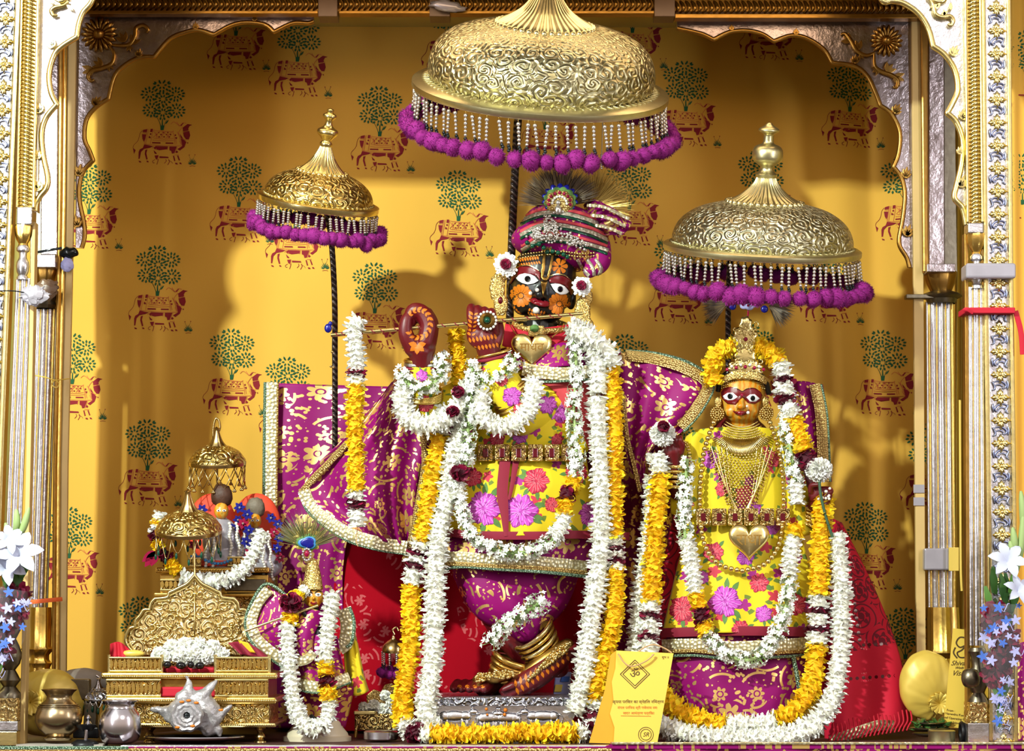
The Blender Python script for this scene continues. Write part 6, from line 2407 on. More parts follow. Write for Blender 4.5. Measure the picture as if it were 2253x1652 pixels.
# ================================================================ CROWNED GODDESS (right)
gd = thing('goddess_statue', 'orange-faced crowned goddess statue with gold necklaces and yellow flowered dress', 'statue', P(1630, 1610, .48))
gbody = blob('body', [('e', (1625, 1000, .50), (84, 50, 90)), ('e', (1620, 1150, .50), (96, 60, 110)), ('e', (1610, 1350, .50), (130, 80, 130)), ('e', (1610, 1520, .50), (130, 84, 90)),
                      ('t', [(1632, 900, .49), (1630, 960, .49)], [34, 44]),
                      ('t', [(1555, 975, .49), (1500, 1060, .46), (1492, 1080, .44)], [30, 26, 22]), ('t', [(1492, 1080, .44), (1484, 1040, .42), (1480, 1010, .41)], [21, 18, 15]),
                      ('t', [(1705, 975, .49), (1770, 1060, .46), (1790, 1120, .44)], [30, 26, 22]), ('t', [(1790, 1120, .44), (1800, 1100, .42)], [18, 16])], 'red_skin', gd, .006, 4)


def c2(p):
    return (1350 + p[0] * .3389, 640 + p[1] * .3389)


gh = blob('head', [('e', (1631, 870, .47), (54, 56, 62)), ('e', (1631, 898, .46), (42, 46, 38)), ('e', (1610, 905, .435), (16, 14, 14)), ('e', (1652, 905, .435), (16, 14, 14)), ('e', (1631, 916, .43), (13, 12, 9)),
                   ('t', [(1632, 872, .415), (1631, 884, .408), (1630, 893, .396)], [5, 6, 7.5]), ('e', (1624, 895, .405), (5, 6, 4)), ('e', (1637, 895, .405), (5, 6, 4)),
                   ('t', [(1618, 903, .412), (1629, 909, .400), (1641, 903, .412)], [2.5, 4.2, 2.5]), ('t', [(1631, 905, .47), (1631, 950, .48)], [28, 34])], 'face_orange', gd, .0022, 3)
bg = bvh_of(gh)
E = lambda name, polys, mat, lift=.0008, ml=4.0, th=0.0: decal(name, bg, [[c2(p) for p in q_] for q_ in polys], mat, gh, lift, ml, th)
E('eyelid', [[(700, 660), (720, 632), (760, 622), (810, 640), (835, 655), (860, 640), (905, 632), (945, 650), (962, 675), (955, 710), (915, 732), (870, 725), (845, 695), (835, 690), (820, 705), (790, 738), (740, 730), (708, 700)]], 'lid_red', .0012, 4, .002)
E('eyebrow', [stroke([(706, 660), (745, 628), (800, 634), (835, 652), (865, 636), (915, 632), (960, 664)], 5)], 'eye_black', .0034, 4)
E('eye', [[(712, 682), (740, 662), (775, 660), (808, 688), (780, 706), (745, 710), (722, 700)], [(862, 690), (885, 672), (915, 670), (946, 698), (920, 718), (885, 718)]], 'eye_white', .0026, 4, .0015)
E('pupil', [ell(757, 684, 17, 18), ell(903, 696, 15, 17)], 'eye_black', .0044, 3, .0008)
E('lips', [[(775, 776), (800, 786), (825, 784), (850, 784), (880, 770), (865, 796), (830, 806), (795, 798)]], 'lip_red', .0014, 3, .003)
spheres('forehead_dot', [(P(*c2((834, 676)), .398), .004)], 'ruby', gd, 10, 8)
spheres('nose_pearl', [(P(*c2((866, 748)), .397), .003), (P(*c2((873, 790)), .398), .0042)], 'pearl', gd, 10, 8)
# crown: open scroll-work
for (cx, cy, rx, rz, n) in ((1639, 812, 42, 26, 11), (1640, 782, 26, 24, 9), (1640, 745, 30, 34, 9), (1641, 716, 16, 22, 7)):
    scallop_disc('crown_plate', (cx, cy), rx, rz, n, 'gold_pale', gd, .418, .003, .16)
b = B()
rnd = random.Random(8)
for i in range(46):
    cx, cy = (1640 + rnd.uniform(-34, 34), 812 + rnd.uniform(-20, 14)) if i < 20 else (1640 + rnd.uniform(-24, 24), 744 + rnd.uniform(-32, 30))
    r0, a0 = rnd.uniform(5, 9), rnd.random() * 6
    s = rnd.choice((-1, 1))
    pts = [P(cx + cos(a0 + s * t * .9) * r0 * (1 - t / 7), cy + sin(a0 + s * t * .9) * r0 * (1 - t / 7), .411) for t in range(6)]
    vs, fs, _ = tube_vf(pts, .0016, 6)
    b.add(vs, fs)
b.out('crown_scrolls', 'gold_pale', gd, kind='stuff')
ribbon('crown_band', px_path([(1586, 838, .43), (1610, 828, .412), (1640, 825, .408), (1670, 830, .412), (1692, 842, .44)], 6), .016, 'filigree', gd)
spheres('crown_stones', [(P(1600 + i * 20, 809 - 6 * sin(pi * i / 4) + 4, .408), .0045) for i in range(5)] + [(P(1641, 746, .408), .005), (P(1641, 722, .42), .004)], 'ruby', gd, 10, 8, kind='stuff')
spheres('crown_stones', [(P(1610 + i * 20, 806 - 4 * sin(pi * i / 3), .408), .004) for i in range(4)], 'pearl', gd, 10, 8, kind='stuff')
tube('crest_stem', px_path([(1644, 706, .43), (1646, 690, .43), (1646, 676, .43)], 3), .0022, 'ruby', gd, 6)
for row in range(3):
    spheres('hairline_beads', [(P(1588 + i * 4.3, 838 + row * 5 + 6 * ((i - 10.5) / 10.5) ** 2 * (1), .418 + .018 * ((i - 10.5) / 10.5) ** 2), .0024) for i in range(24)], 'bead_gold', gd, 8, 5, kind='stuff')
tube('black_hair', px_path([(1580, 860, .45), (1590, 828, .43), (1632, 812, .42), (1678, 830, .43), (1692, 866, .45)], 5), .007, 'black_skin', gd, 8)
# peacock crest above
plume('feather_barbs', (1600, 668), .43, 62, 150, 232, 480, 'plume', gd, 4)
plume('feather_barbs', (1690, 668), .43, 66, -65, 30, 520, 'plume', gd, 5)
scallop_disc('enamel_crest', (1646, 664), 24, 19, 7, 'lilac_print', gd, .425, .003, .14)
spheres('crest_eyes', [(P(x, y_, .42), (.009, .004, .009)) for x, y_ in ((1612, 654), (1612, 674), (1682, 660), (1682, 680))], 'sapphire', gd, 12, 8)
spheres('crest_stones', [(P(1646 + dx, 662 + dy, .419), .003) for dx, dy in ((-8, 0), (8, 0), (-12, 8), (12, 8), (0, 10), (0, -8))], 'ruby', gd, 8, 6)
# earrings
for (x, s) in ((1578, 1), (1686, -1)):
    for rr, n in ((14, 18), (9, 12), (4, 6)):
        spheres('earring_beads', [(P(x + rr * cos(2 * pi * i / n), 910 + rr * sin(2 * pi * i / n), .425), .0026) for i in range(n)], 'bead_gold', gd, 7, 5, kind='stuff')
    scallop_disc('earring_plate', (x, 910), 16, 16, 10, 'gold_dark', gd, .432, .002)
    scallop_disc('earring_top', (x + s * 2, 884), 8, 12, 5, 'filigree', gd, .435, .002)
# dress
gs = sheet('yellow_dress', [[(1530, 945, .46), (1590, 940, .43), (1670, 940, .43), (1735, 950, .46)], [(1520, 1060, .44), (1590, 1060, .40), (1670, 1060, .40), (1745, 1060, .44)],
                            [(1510, 1160, .44), (1590, 1160, .395), (1670, 1160, .395), (1760, 1160, .44)], [(1480, 1290, .43), (1580, 1290, .37), (1680, 1290, .37), (1790, 1290, .43)],
                            [(1456, 1395, .42), (1570, 1392, .35), (1690, 1392, .35), (1800, 1395, .42)]],
           44, 52, 'dress_yellow', gd, lambda u, v: .008 * sin(u * 20 + v * 3) * v, .002)
ribbon('crimson_hem', px_path([(1456, 1392, .415), (1520, 1390, .37), (1600, 1388, .345), (1690, 1388, .345), (1765, 1390, .38), (1808, 1392, .41)], 8), .022, 'crimson_trim', gs, .002)
gs2 = sheet('magenta_skirt', [[(1466, 1395, .42), (1570, 1395, .37), (1690, 1395, .37), (1790, 1395, .42)], [(1470, 1480, .41), (1570, 1490, .355), (1690, 1490, .355), (1790, 1480, .41)],
                              [(1490, 1560, .41), (1570, 1585, .35), (1690, 1585, .35), (1770, 1560, .41)], [(1520, 1600, .41), (1580, 1615, .36), (1690, 1615, .36), (1760, 1600, .41)]],
            44, 36, 'silk_magenta', gd, lambda u, v: .006 * sin(u * 14), .002)
ribbon('silver_border', px_path([(1458, 1420, .41), (1530, 1418, .365), (1610, 1424, .342), (1700, 1420, .342), (1792, 1414, .40)], 8), .028, 'lace_silver', gs2, .003)
ribbon('gold_border', px_path([(1460, 1434, .41), (1530, 1432, .365), (1610, 1440, .342), (1700, 1436, .342), (1792, 1430, .40)], 8), .009, 'lace_gold', gs2, .004)
ribbon('green_piping', px_path([(1462, 1444, .41), (1530, 1442, .365), (1610, 1450, .342), (1700, 1446, .342), (1790, 1440, .40)], 8), .007, 'lace_green', gs2, .005)
ribbon('green_piping', px_path([(1745, 1446, .365), (1754, 1490, .365), (1760, 1530, .37)], 6), .010, 'lace_green', gs2, .004)
bgs = bvh_of(gs)
for a in ((1596, 1322, 36, 'p', 1), (1670, 1282, 22, 'r', 2), (1500, 1340, 30, 'r', 3), (1680, 1350, 20, 'p', 4), (1750, 1330, 26, 'r', 5), (1560, 1010, 22, 'p', 6), (1590, 1075, 18, 'r', 7), (1700, 1010, 20, 'r', 8),
          (1570, 1215, 24, 'r', 9), (1640, 1090, 24, 'r', 10), (1660, 1120, 16, 'p', 11), (1545, 1270, 16, 'p', 12), (1700, 1160, 18, 'p', 13), (1630, 1385, 22, 'r', 14), (1640, 1225, 20, 'p', 15)):
    peony(bgs, *a[:4], gs, a[4])
# necklaces: collar of fine rods and a bib of linked beads
b = B()
for i in range(41):
    t = (i - 20) / 20
    x0, x1 = 1632 + t * 42, 1632 + t * 72
    y0, y1 = 955 + 12 * (1 - t * t), 968 + 34 * (1 - t * t) - 8 * abs(t)
    vs, fs, _ = tube_vf(px_path([(x0, y0, .405 + .03 * t * t), (x1, y1, .385 + .05 * t * t)], 2), .0018, 6)
    b.add(vs, fs)
b.out('collar_rods', 'gold_pale', gd, kind='stuff')
its = []
for row in range(6):
    for i in range(34 - row):
        t = (i - (33 - row) / 2) / ((33 - row) / 2)
        its.append((P(1632 + t * (34 + row * 4), 928 + row * 5 + 12 * (1 - t * t), .405 - row * .002 + .04 * t * t), .0022))
for row in range(26):
    hw = 74 * (1 - row / 31) ** .8 + 4
    n = int(hw / 3.6)
    for i in range(-n, n + 1):
        t = i / n
        yy = 985 + row * 5.6 + 16 * (1 - t * t)
        if (i + row) % 2:
            continue
        its.append((P(1632 + t * hw, yy, .372 + .05 * t * t * (1 - row / 40)), .0028))
spheres('necklace_beads', its, 'bead_gold', gd, 7, 5, kind='stuff')
b = B()
for s in (-1, 1):
    for k_ in range(4):
        vs, fs, _ = tube_vf(px_path([(1632 + s * (70 - k_ * 12), 975, .40), (1632 + s * (40 - k_ * 6), 1060 + k_ * 12, .378), (1632 + s * 4, 1130 + k_ * 4, .372)], 6), .0014, 5)
        b.add(vs, fs)
b.out('necklace_chains', 'gold_pale', gd, kind='stuff')
beads = []
for s in (-1, 1):
    beads += resample(px_path([(1632 + s * 62, 930, .41), (1632 + s * 84, 1000, .40), (1632 + s * 92, 1100, .39), (1632 + s * 84, 1190, .372), (1632 + s * 52, 1240, .350), (1632, 1256, .345)], 8), .0135)
spheres('long_bead_string', [(p, .0066) for p in beads], 'bead_gold', gd, 10, 8, kind='stuff')
for i in range(6):
    x = 1532 + i * 35
    yy = .39 - .028 * sin(pi * (i + .5) / 6)
    pbox('belt_plaque', x, 1118, x + 32, 1156, yy - .004, yy + .01, 'throne_gold', gd, 0, .003)
    pbox('belt_stone', x + 10, 1129, x + 21, 1146, yy - .008, yy, 'garnet', gd, 0, .0015)
heart('heart_pendant', 1648, 1194, 90, 84, .352, 'gold_pale', gd, .008)
text_on('pendant_letters', 'राधा', 1648, 1188, .3425, 36, 'gold', gd, .0012)
# hands and arm jewels
blob('hand', [('e', (1480, 988, .40), (22, 14, 18)), ('t', [(1484, 1020, .41), (1481, 992, .40)], [14, 18])] +
     [('t', [(1466 + i * 11, 984, .39), (1464 + i * 11, 968, .38), (1468 + i * 10, 962, .392), (1470 + i * 10, 972, .405)], [6, 5.6, 5, 4.5]) for i in range(4)] + [('t', [(1498, 995, .395), (1502, 978, .385), (1494, 968, .38)], [7, 6, 5])], 'red_skin', gd, .0018, 2)
blob('hand', [('e', (1798, 1088, .39), (20, 14, 20)), ('t', [(1790, 1115, .41), (1796, 1092, .40)], [14, 17])] +
     [('t', [(1806 - i, 1076 + i * 10, .385), (1824 - i * 2, 1076 + i * 10, .375), (1828 - i * 2, 1082 + i * 9, .365), (1814, 1086 + i * 8, .358)], [6.5, 6, 5.5, 5]) for i in range(4)] + [('t', [(1784, 1080, .38), (1786, 1068, .37), (1800, 1066, .36)], [7, 6, 5])], 'red_skin', gd, .0018, 2)
for i in range(5):
    bangle((1486 + i, 1024 + i * 11, .415), 21, 0, 'gold' if i % 2 else 'filigree', gd, 4, lean=-8)
    bangle((1790 - i, 1122 + i * 8, .42), 20, 20, 'gold' if i % 2 else 'filigree', gd, 3.5, lean=-8)
for rr, n in ((26, 24), (31, 28)):
    spheres('wrist_bead_ring', [(P(1500 + rr * .6 * cos(2 * pi * i / n), 1004 + rr * 1.1 * sin(2 * pi * i / n), .405), .0032) for i in range(n)], 'bead_gold', gd, 7, 5, kind='stuff')
spheres('ring_stones', [(P(1812 + rnd.uniform(-12, 16), 1086 + rnd.uniform(-14, 14), .352), .0035) for i in range(9)], 'pearl', gd, 8, 6)
# shawl over her left shoulder and the red bandana shawl
sheet('magenta_shawl', [[(1735, 842, .52), (1765, 838, .50), (1810, 846, .51)], [(1745, 920, .50), (1780, 920, .48), (1822, 920, .50)], [(1750, 1060, .50), (1790, 1060, .48), (1830, 1060, .50)]], 20, 30, 'silk_magenta', gd, lambda u, v: .006 * sin(u * 12))
ribbon('gold_border', px_path([(1792, 846, .485), (1806, 920, .475), (1812, 1060, .475)], 8), .026, 'lace_gold', gd, .004)
ribbon('green_piping', px_path([(1806, 846, .487), (1820, 920, .478), (1826, 1060, .478)], 8), .006, 'lace_green', gd, .004)
red = thing('red_shawl', 'red block-printed shawl with fringed end spread to the right of the goddess', 'shawl', P(1930, 1625, .44))
rs = sheet('shawl_cloth', [[(1800, 1130, .52), (1830, 1140, .51), (1852, 1150, .52)], [(1800, 1300, .50), (1850, 1300, .48), (1922, 1290, .50)], [(1800, 1450, .47), (1880, 1450, .44), (1976, 1430, .46)],
                           [(1810, 1560, .45), (1900, 1555, .41), (1998, 1545, .43)], [(1815, 1628, .43), (1900, 1618, .38), (2002, 1596, .42)]], 40, 60, 'bandana', red, lambda u, v: .014 * sin(u * 12 + v * 2) * (.3 + v), .002)
brs = bvh_of(rs)
decal('pale_stripe', brs, [stroke([(1862, 1220), (1880, 1360), (1892, 1425), (1985, 1420)], 3), stroke([(1876, 1222), (1892, 1350), (1900, 1412), (1975, 1406)], 3), stroke([(1868, 1500), (1994, 1490)], 2.5), stroke([(1866, 1484), (1990, 1474)], 2.5)], 'rosered_c', red, .001, 8)
decal('dark_dots', brs, [ell(1868 + i * 2.1, 1232 + i * 16, 4, 4, 8) for i in range(12)] + [ell(1900 + i * 13, 1419 - i * .8, 4, 4, 8) for i in range(6)] + [ell(1872 + i * 14, 1493 - i, 4, 4, 8) for i in range(9)], 'garnet', red, .0014, 8)
bpy.data.objects['dark_dots']['kind'] = 'stuff'
ribbon('silver_edge', px_path([(1828, 1630, .37), (1880, 1612, .36), (1930, 1596, .365), (1965, 1596, .38)], 6), .024, 'lace_silver', red, .004)
b = B()
for i in range(20):
    x = 1832 + i * 9
    yb = 1622 - i * 1.4
    vs, fs, _ = tube_vf(px_path([(x, yb - 32 + 4 * sin(i), .37), (x + 3, yb - 12, .355), (x - 4, yb + 2, .352), (x - 8, min(1636, yb + 12), .35)], 4), .0022, 5)
    b.add(vs, fs)
b.out('fringe', 'red_cloth', red, kind='stuff')
dsh = sheet('wine_shawl', [[(1500, 1060, .53), (1530, 1060, .50)], [(1450, 1300, .50), (1500, 1300, .47)], [(1440, 1600, .48), (1500, 1600, .45)]], 10, 20, 'bandana', gd)
sheet('yellow_sleeve', [[(1700, 960, .45), (1740, 980, .43), (1760, 1010, .45)], [(1712, 1080, .44), (1756, 1090, .41), (1790, 1090, .43)], [(1706, 1170, .44), (1760, 1180, .41), (1800, 1170, .43)]], 14, 14, 'dress_yellow', gd, lambda u, v: .006 * sin(u * 9))
sheet('yellow_sleeve', [[(1510, 960, .45), (1530, 950, .43), (1560, 960, .44)], [(1478, 1060, .45), (1510, 1060, .43), (1550, 1060, .43)], [(1476, 1130, .45), (1510, 1140, .43), (1550, 1130, .43)]], 14, 14, 'dress_yellow', gd)

# ================================================================ GARLANDS
W, Y, R_, J = 'white', 'yellow', 'rose', 'jasmine'
FP = 'garlands on the flute player'
GG = 'garlands on the goddess'
garland('flower_garland', 'longest garland on the flute player: marigold sides, rose bands, marigold run under the pedestal',
        [(975, 900, .40), (968, 960, .385), (950, 1060, .375), (935, 1160, .37), (915, 1230, .37), (904, 1300, .36), (904, 1400, .34), (892, 1500, .31), (884, 1570, .28), (908, 1612, .25), (970, 1616, .235),
         (1080, 1615, .23), (1200, 1613, .235), (1290, 1612, .245), (1316, 1575, .27), (1310, 1520, .29), (1332, 1440, .32), (1352, 1340, .34), (1352, 1200, .36), (1350, 1050, .36), (1350, 900, .37), (1340, 800, .39), (1310, 760, .41)], 25,
        [(.033, W), (.152, Y), (.160, W), (.168, R_), (.176, W), (.184, R_), (.200, W), (.355, Y), (.366, W), (.382, R_), (.392, W), (.545, Y), (.556, W), (.564, R_), (.575, W), (.585, R_), (.597, W), (.745, Y), (.752, W), (.758, R_), (.766, W), (.772, R_), (.782, W), (.97, Y), (1.0, W)], group=FP, seed=1, n=5)
garland('flower_garland', 'thick all-white garland of the flute player, running down both sides inside the marigold one',
        [(1030, 850, .39), (1020, 920, .375), (1000, 1000, .365), (985, 1090, .36), (965, 1180, .355), (958, 1280, .345), (955, 1380, .33), (948, 1480, .305), (936, 1570, .27), (960, 1604, .262),
         (1060, 1600, .27), (1180, 1598, .27), (1250, 1588, .272), (1280, 1520, .285), (1290, 1440, .31), (1305, 1340, .33), (1322, 1200, .345), (1322, 1050, .35), (1316, 900, .36), (1316, 800, .375), (1290, 740, .39), (1258, 722, .41)], 27,
        [(.40, W), (.55, None), (.905, W), (.912, None), (1.0, W)], group=FP, seed=2, n=5)
garland('jasmine_garland', 'thin jasmine garland of the flute player looping below the crimson hem',
        [(1262, 730, .375), (1268, 820, .37), (1262, 900, .368), (1268, 980, .365), (1262, 1060, .36), (1245, 1090, .345), (1243, 1112, .34), (1240, 1140, .335), (1228, 1170, .33), (1190, 1206, .322), (1120, 1216, .318), (1060, 1196, .322), (1024, 1150, .33), (1008, 1090, .345), (1010, 1040, .355)], 20,
        [(.40, J), (.44, Y), (.47, R_), (.51, Y), (.58, W), (.93, J), (1, W)], group=FP, seed=3)
garland('jasmine_garland', 'thin jasmine garland hanging between the two forearms of the flute player',
        [(1040, 800, .345), (1036, 880, .335), (1030, 950, .34), (1028, 1010, .345), (1012, 1050, .345), (1000, 1080, .345)], 19, [(.80, J), (.86, R_), (.92, Y), (1, J)], group=FP, seed=4)
garland('hanging_garland', 'straight garland of white and marigold hanging from the left end of the flute', [(790, 702, .33), (778, 730, .33), (786, 800, .335), (780, 900, .34), (783, 1000, .34), (784, 1110, .34), (786, 1164, .345)], 22,
        [(.25, W), (.275, R_), (.315, W), (.825, Y), (.865, W), (.91, R_), (1, W)], group=FP, seed=5)
tube('garland_thread', px_path([(786, 1165, .345), (784, 1190, .345), (788, 1202, .345)], 3), .0012, 'string_tan', bpy.data.objects['hanging_garland'], 5)
garland('arm_garland', 'white garland looped round the raised forearm at the left end of the arms', [(896, 840, .37), (884, 880, .35), (894, 918, .34), (930, 936, .33), (975, 925, .335), (1010, 895, .345), (1018, 860, .36)], 25, [(1, W)], group=FP, seed=6)
garland('arm_garland', 'white garland looped round the forearm nearer the chest', [(1058, 868, .345), (1056, 905, .33), (1078, 932, .325), (1118, 938, .32), (1155, 912, .32), (1172, 870, .33), (1172, 836, .35)], 24, [(1, W)], group=FP, seed=7)
garland('wrist_flowers', 'ring of jasmine round the wrist at the left, below the bangles', [(884, 818, .365), (896, 842, .35), (930, 856, .335), (962, 838, .345), (974, 800, .365), (968, 776, .375)], 22, [(1, J)], group=FP, seed=8)
garland('wrist_flowers', 'ring of jasmine round the wrist nearer the face, below the bangles', [(1052, 830, .35), (1066, 836, .335), (1096, 828, .325), (1124, 806, .33), (1134, 784, .345)], 22, [(1, J)], group=FP, seed=9)
garland('marigold_string', 'short marigold string behind the two raised hands', [(1002, 728, .42), (1004, 760, .415), (1012, 800, .41), (1010, 850, .41)], 20, [(1, Y)], group=FP, seed=10)
garland('shoulder_garland', 'white garland piled on the shoulder right of the face', [(1258, 726, .37), (1300, 742, .36), (1335, 772, .365), (1350, 806, .375)], 26, [(1, W)], group=FP, seed=11)
garland('ankle_flowers', 'spray of jasmine tied above the gold anklets', [(1196, 1322, .36), (1160, 1344, .345), (1130, 1364, .34), (1098, 1392, .345), (1078, 1416, .355)], 26, [(1, J)], group=FP, seed=12)
for i, (x, y_) in enumerate(((1008, 862), (996, 905), (1012, 1040))):
    b = B()
    ball_of(b, (x, y_, .318), (17, 14, 13) if i < 2 else (26, 20, 20), 'rose', random.Random(i), 46)
    tag(b.out('rose', ['rose_petal', 'rose_core']), ['dark red rose petals tucked in the white garland below the left hand', 'dark red rose bloom lower in the white garland below the left hand', 'large dark red rose at the waist of the flute player'][i], 'flower', 'dark roses in the garlands')

garland('flower_garland', 'garland framing the goddess: marigold over her head, rose bands and white at her shoulder',
        [(1572, 846, .42), (1566, 804, .42), (1588, 770, .42), (1638, 756, .44), (1690, 770, .42), (1716, 804, .41), (1726, 845, .40), (1728, 880, .395), (1744, 920, .39), (1758, 960, .385), (1770, 1000, .375), (1782, 1030, .37)], 24,
        [(.50, Y), (.57, W), (.60, R_), (.65, W), (.69, R_), (.76, W), (.93, Y), (1, R_)], group=GG, seed=21)
garland('flower_garland', 'wide marigold and rose-banded garland round the front of the goddess',
        [(1448, 1000, .40), (1452, 1060, .39), (1442, 1160, .385), (1434, 1280, .375), (1428, 1370, .36), (1430, 1440, .34), (1450, 1520, .315), (1490, 1562, .30), (1560, 1588, .285), (1640, 1596, .28), (1710, 1584, .285), (1770, 1540, .30),
         (1792, 1470, .32), (1798, 1400, .335), (1800, 1330, .345), (1804, 1240, .355), (1808, 1150, .365), (1812, 1090, .38)], 26,
        [(.035, W), (.245, Y), (.265, W), (.275, R_), (.30, W), (.31, R_), (.335, W), (.52, Y), (.60, W), (.755, Y), (.775, W), (.785, R_), (.805, W), (.815, R_), (.835, W), (1, Y)], group=GG, seed=22)
garland('flower_garland', 'outermost all-white garland of the goddess, thick along the floor',
        [(1440, 1050, .41), (1432, 1160, .40), (1420, 1240, .395), (1408, 1340, .385), (1402, 1430, .37), (1410, 1520, .34), (1440, 1585, .30), (1500, 1614, .28), (1600, 1620, .265), (1700, 1618, .265), (1780, 1600, .27), (1830, 1540, .29),
         (1846, 1460, .31), (1850, 1380, .33), (1850, 1300, .345), (1844, 1220, .36), (1838, 1170, .37)], 25, [(1, W)], group=GG, seed=23)
garland('floor_garland', 'second white garland heaped on the floor under the goddess', [(1470, 1600, .27), (1540, 1622, .25), (1640, 1628, .24), (1740, 1622, .245), (1800, 1596, .26)], 24, [(1, W)], group=GG, seed=24)
garland('jasmine_garland', 'thin jasmine garland crossing the skirt of the goddess in a deep loop',
        [(1512, 1010, .40), (1508, 1080, .39), (1505, 1160, .38), (1520, 1230, .365), (1530, 1300, .35), (1540, 1340, .338), (1546, 1370, .33), (1560, 1400, .322), (1600, 1440, .31), (1650, 1452, .305), (1694, 1420, .312), (1722, 1360, .325), (1736, 1290, .34), (1740, 1220, .35), (1748, 1180, .36), (1752, 1150, .37)], 21,
        [(.22, J), (.36, W), (.40, Y), (.44, R_), (.47, Y), (.86, J), (.96, W), (1, Y)], group=GG, seed=25)
garland('jasmine_garland', 'thin jasmine garland down the left arm of the goddess, under the marigold one', [(1724, 920, .40), (1740, 990, .385), (1750, 1060, .38), (1754, 1110, .38)], 20, [(.75, J), (1, W)], group=GG, seed=26)
fh = thing('flower_posy', 'white flower posy with a dark rose held up in the left hand of the goddess', 'flower', P(1462, 1000, .37), 'posies held by the goddess')
b = B()
ball_of(b, (1458, 955, .375), (34, 24, 32), 'white', random.Random(3), 420)
b.out('white_petals', ['white_petal', 'white_core'], fh)
b = B()
ball_of(b, (1460, 938, .345), (15, 12, 14), 'rose', random.Random(4), 50)
b.out('rose_centre', ['rose_petal', 'rose_core'], fh)
fh = thing('flower_posy', 'round white flower on a long green stem in the right hand of the goddess', 'flower', P(1800, 1150, .36), 'posies held by the goddess')
b = B()
ball_of(b, (1802, 1034, .36), (34, 26, 28), 'white', random.Random(5), 420)
b.out('white_petals', ['white_petal', 'white_core'], fh)
tube('stem', px_path([(1802, 1050, .352), (1806, 1090, .345), (1818, 1140, .345), (1832, 1182, .345)], 5), .0034, 'print_darkgreen', fh, 8)

# ================================================================ LEFT : golden thrones, small figures, pots, shell
def prect(name, l, t, r, b_, y0, y1, mat, root, bev=.002):
    return pbox(name, l, t, r, b_, y0, y1, mat, root, 0, bev)


def rope_edge(root, x0, x1, py, y, mat='gold_pale', step=5.0, r=2.4):
    """milled cord along a ledge"""
    k_ = K(x0, py, y)
    items = [(P(x0 + i * step, py, y), (r * k_ * 1.3, r * k_, r * k_)) for i in range(int((x1 - x0) / step) + 1)]
    return spheres('milled_cord', items, mat, root, 6, 4, kind='stuff')


def lattice(root, l, t, r, b_, y, n=None):
    """embossed throne panel: raised pointed arches in a frame"""
    prect('panel', l, t, r, b_, y, y + .012, 'throne_gold', root)
    prect('panel_frame', l, t, r, t + 4, y - .006, y, 'gold_pale', root, .001)
    prect('panel_frame', l, b_ - 4, r, b_, y - .006, y, 'gold_pale', root, .001)
    n = n or int((r - l) / 9)
    b = B()
    for i in range(n):
        x = l + (i + .5) * (r - l) / n
        h = (b_ - t) * .36
        pl = leaf_poly(x, b_ - 6, -pi / 2, (b_ - t) * .72, (r - l) / n * .9, 3)
        vs, fs, uv = poly_prism_vf(pl, y - .004, y)
        b.add(vs, fs, 0, uv)
    b.out('arch_row', 'gold', root, False, kind='stuff')


th = thing('golden_throne', 'front golden stepped throne with a scalloped embossed back plate', 'throne', P(420, 1628, .26))
prect('lower_block', 300, 1549, 592, 1592, .25, .46, 'throne_gold', th, .003)
prect('base_ledge', 296, 1591, 606, 1600, .235, .47, 'gold_pale', th, .003)
rope_edge(th, 300, 604, 1595, .232)
prect('ledge', 232, 1534, 606, 1549, .238, .47, 'gold', th, .004)
rope_edge(th, 236, 606, 1541, .235)
prect('middle_block', 240, 1494, 590, 1535, .262, .46, 'gold_dark', th)
lattice(th, 233, 1494, 354, 1533, .25)
lattice(th, 472, 1494, 590, 1533, .25)
prect('red_seat_cloth', 354, 1511, 474, 1533, .255, .40, 'red_cloth', th, .004)
prect('ledge', 222, 1480, 608, 1494, .245, .47, 'gold', th, .004)
rope_edge(th, 226, 606, 1488, .242)
lattice(th, 240, 1445, 356, 1478, .27)
lattice(th, 474, 1445, 592, 1478, .27)
for x in (240, 356, 474, 592):
    tube('rail_post', px_path([(x, 1482, .268), (x, 1440, .268)], 0), .004, 'gold_pale', th, 8)
prect('red_cushion', 357, 1467, 474, 1480, .28, .42, 'red_cloth', th, .006)
for x in (573, 330):
    k_ = K(x, 1600, .26)
    lathe('leg', [(r_ * k_, z * k_) for r_, z in ((11, 0), (13, -3), (8, -8), (6, -12), (10, -18), (11, -22), (7, -27), (13, -31), (14, -36))], Matrix.Translation(P(x, 1599, .27)), 'brass', th, 20)
halfp = [(428, 1266), (413, 1283), (396, 1292), (380, 1300, 1), (372, 1304), (369, 1313), (356, 1316), (341, 1317, 1), (333, 1326), (329, 1341, 1), (316, 1342), (308, 1354), (299, 1364), (297, 1379, 1), (286, 1382), (279, 1394), (276, 1408), (283, 1424), (300, 1440)]
lf = cusp_path(halfp)
rt = [(856 - x, y_) for x, y_ in lf][::-1]
plate = lf[::-1] + rt[::-1][1:]
vs, fs, uv = poly_prism_vf(plate, .36, .372)
bp = make('back_plate', vs, fs, 'throne_plate', th, False, [(v.x, v.z) for v in vs])
for s in (0, 1):
    w_ = [P(x if not s else 856 - x, y_, .357) for x, y_ in lf]
    tube('plate_rim', w_, .0042, 'gold_pale', th, 8)
    w_ = [P((x if not s else 856 - x) * .94 + 428 * .06, y_ * .955 + 1440 * .045, .357) for x, y_ in lf]
    tube('plate_rim', w_, .0018, 'gold_pale', th, 6)
b = B()
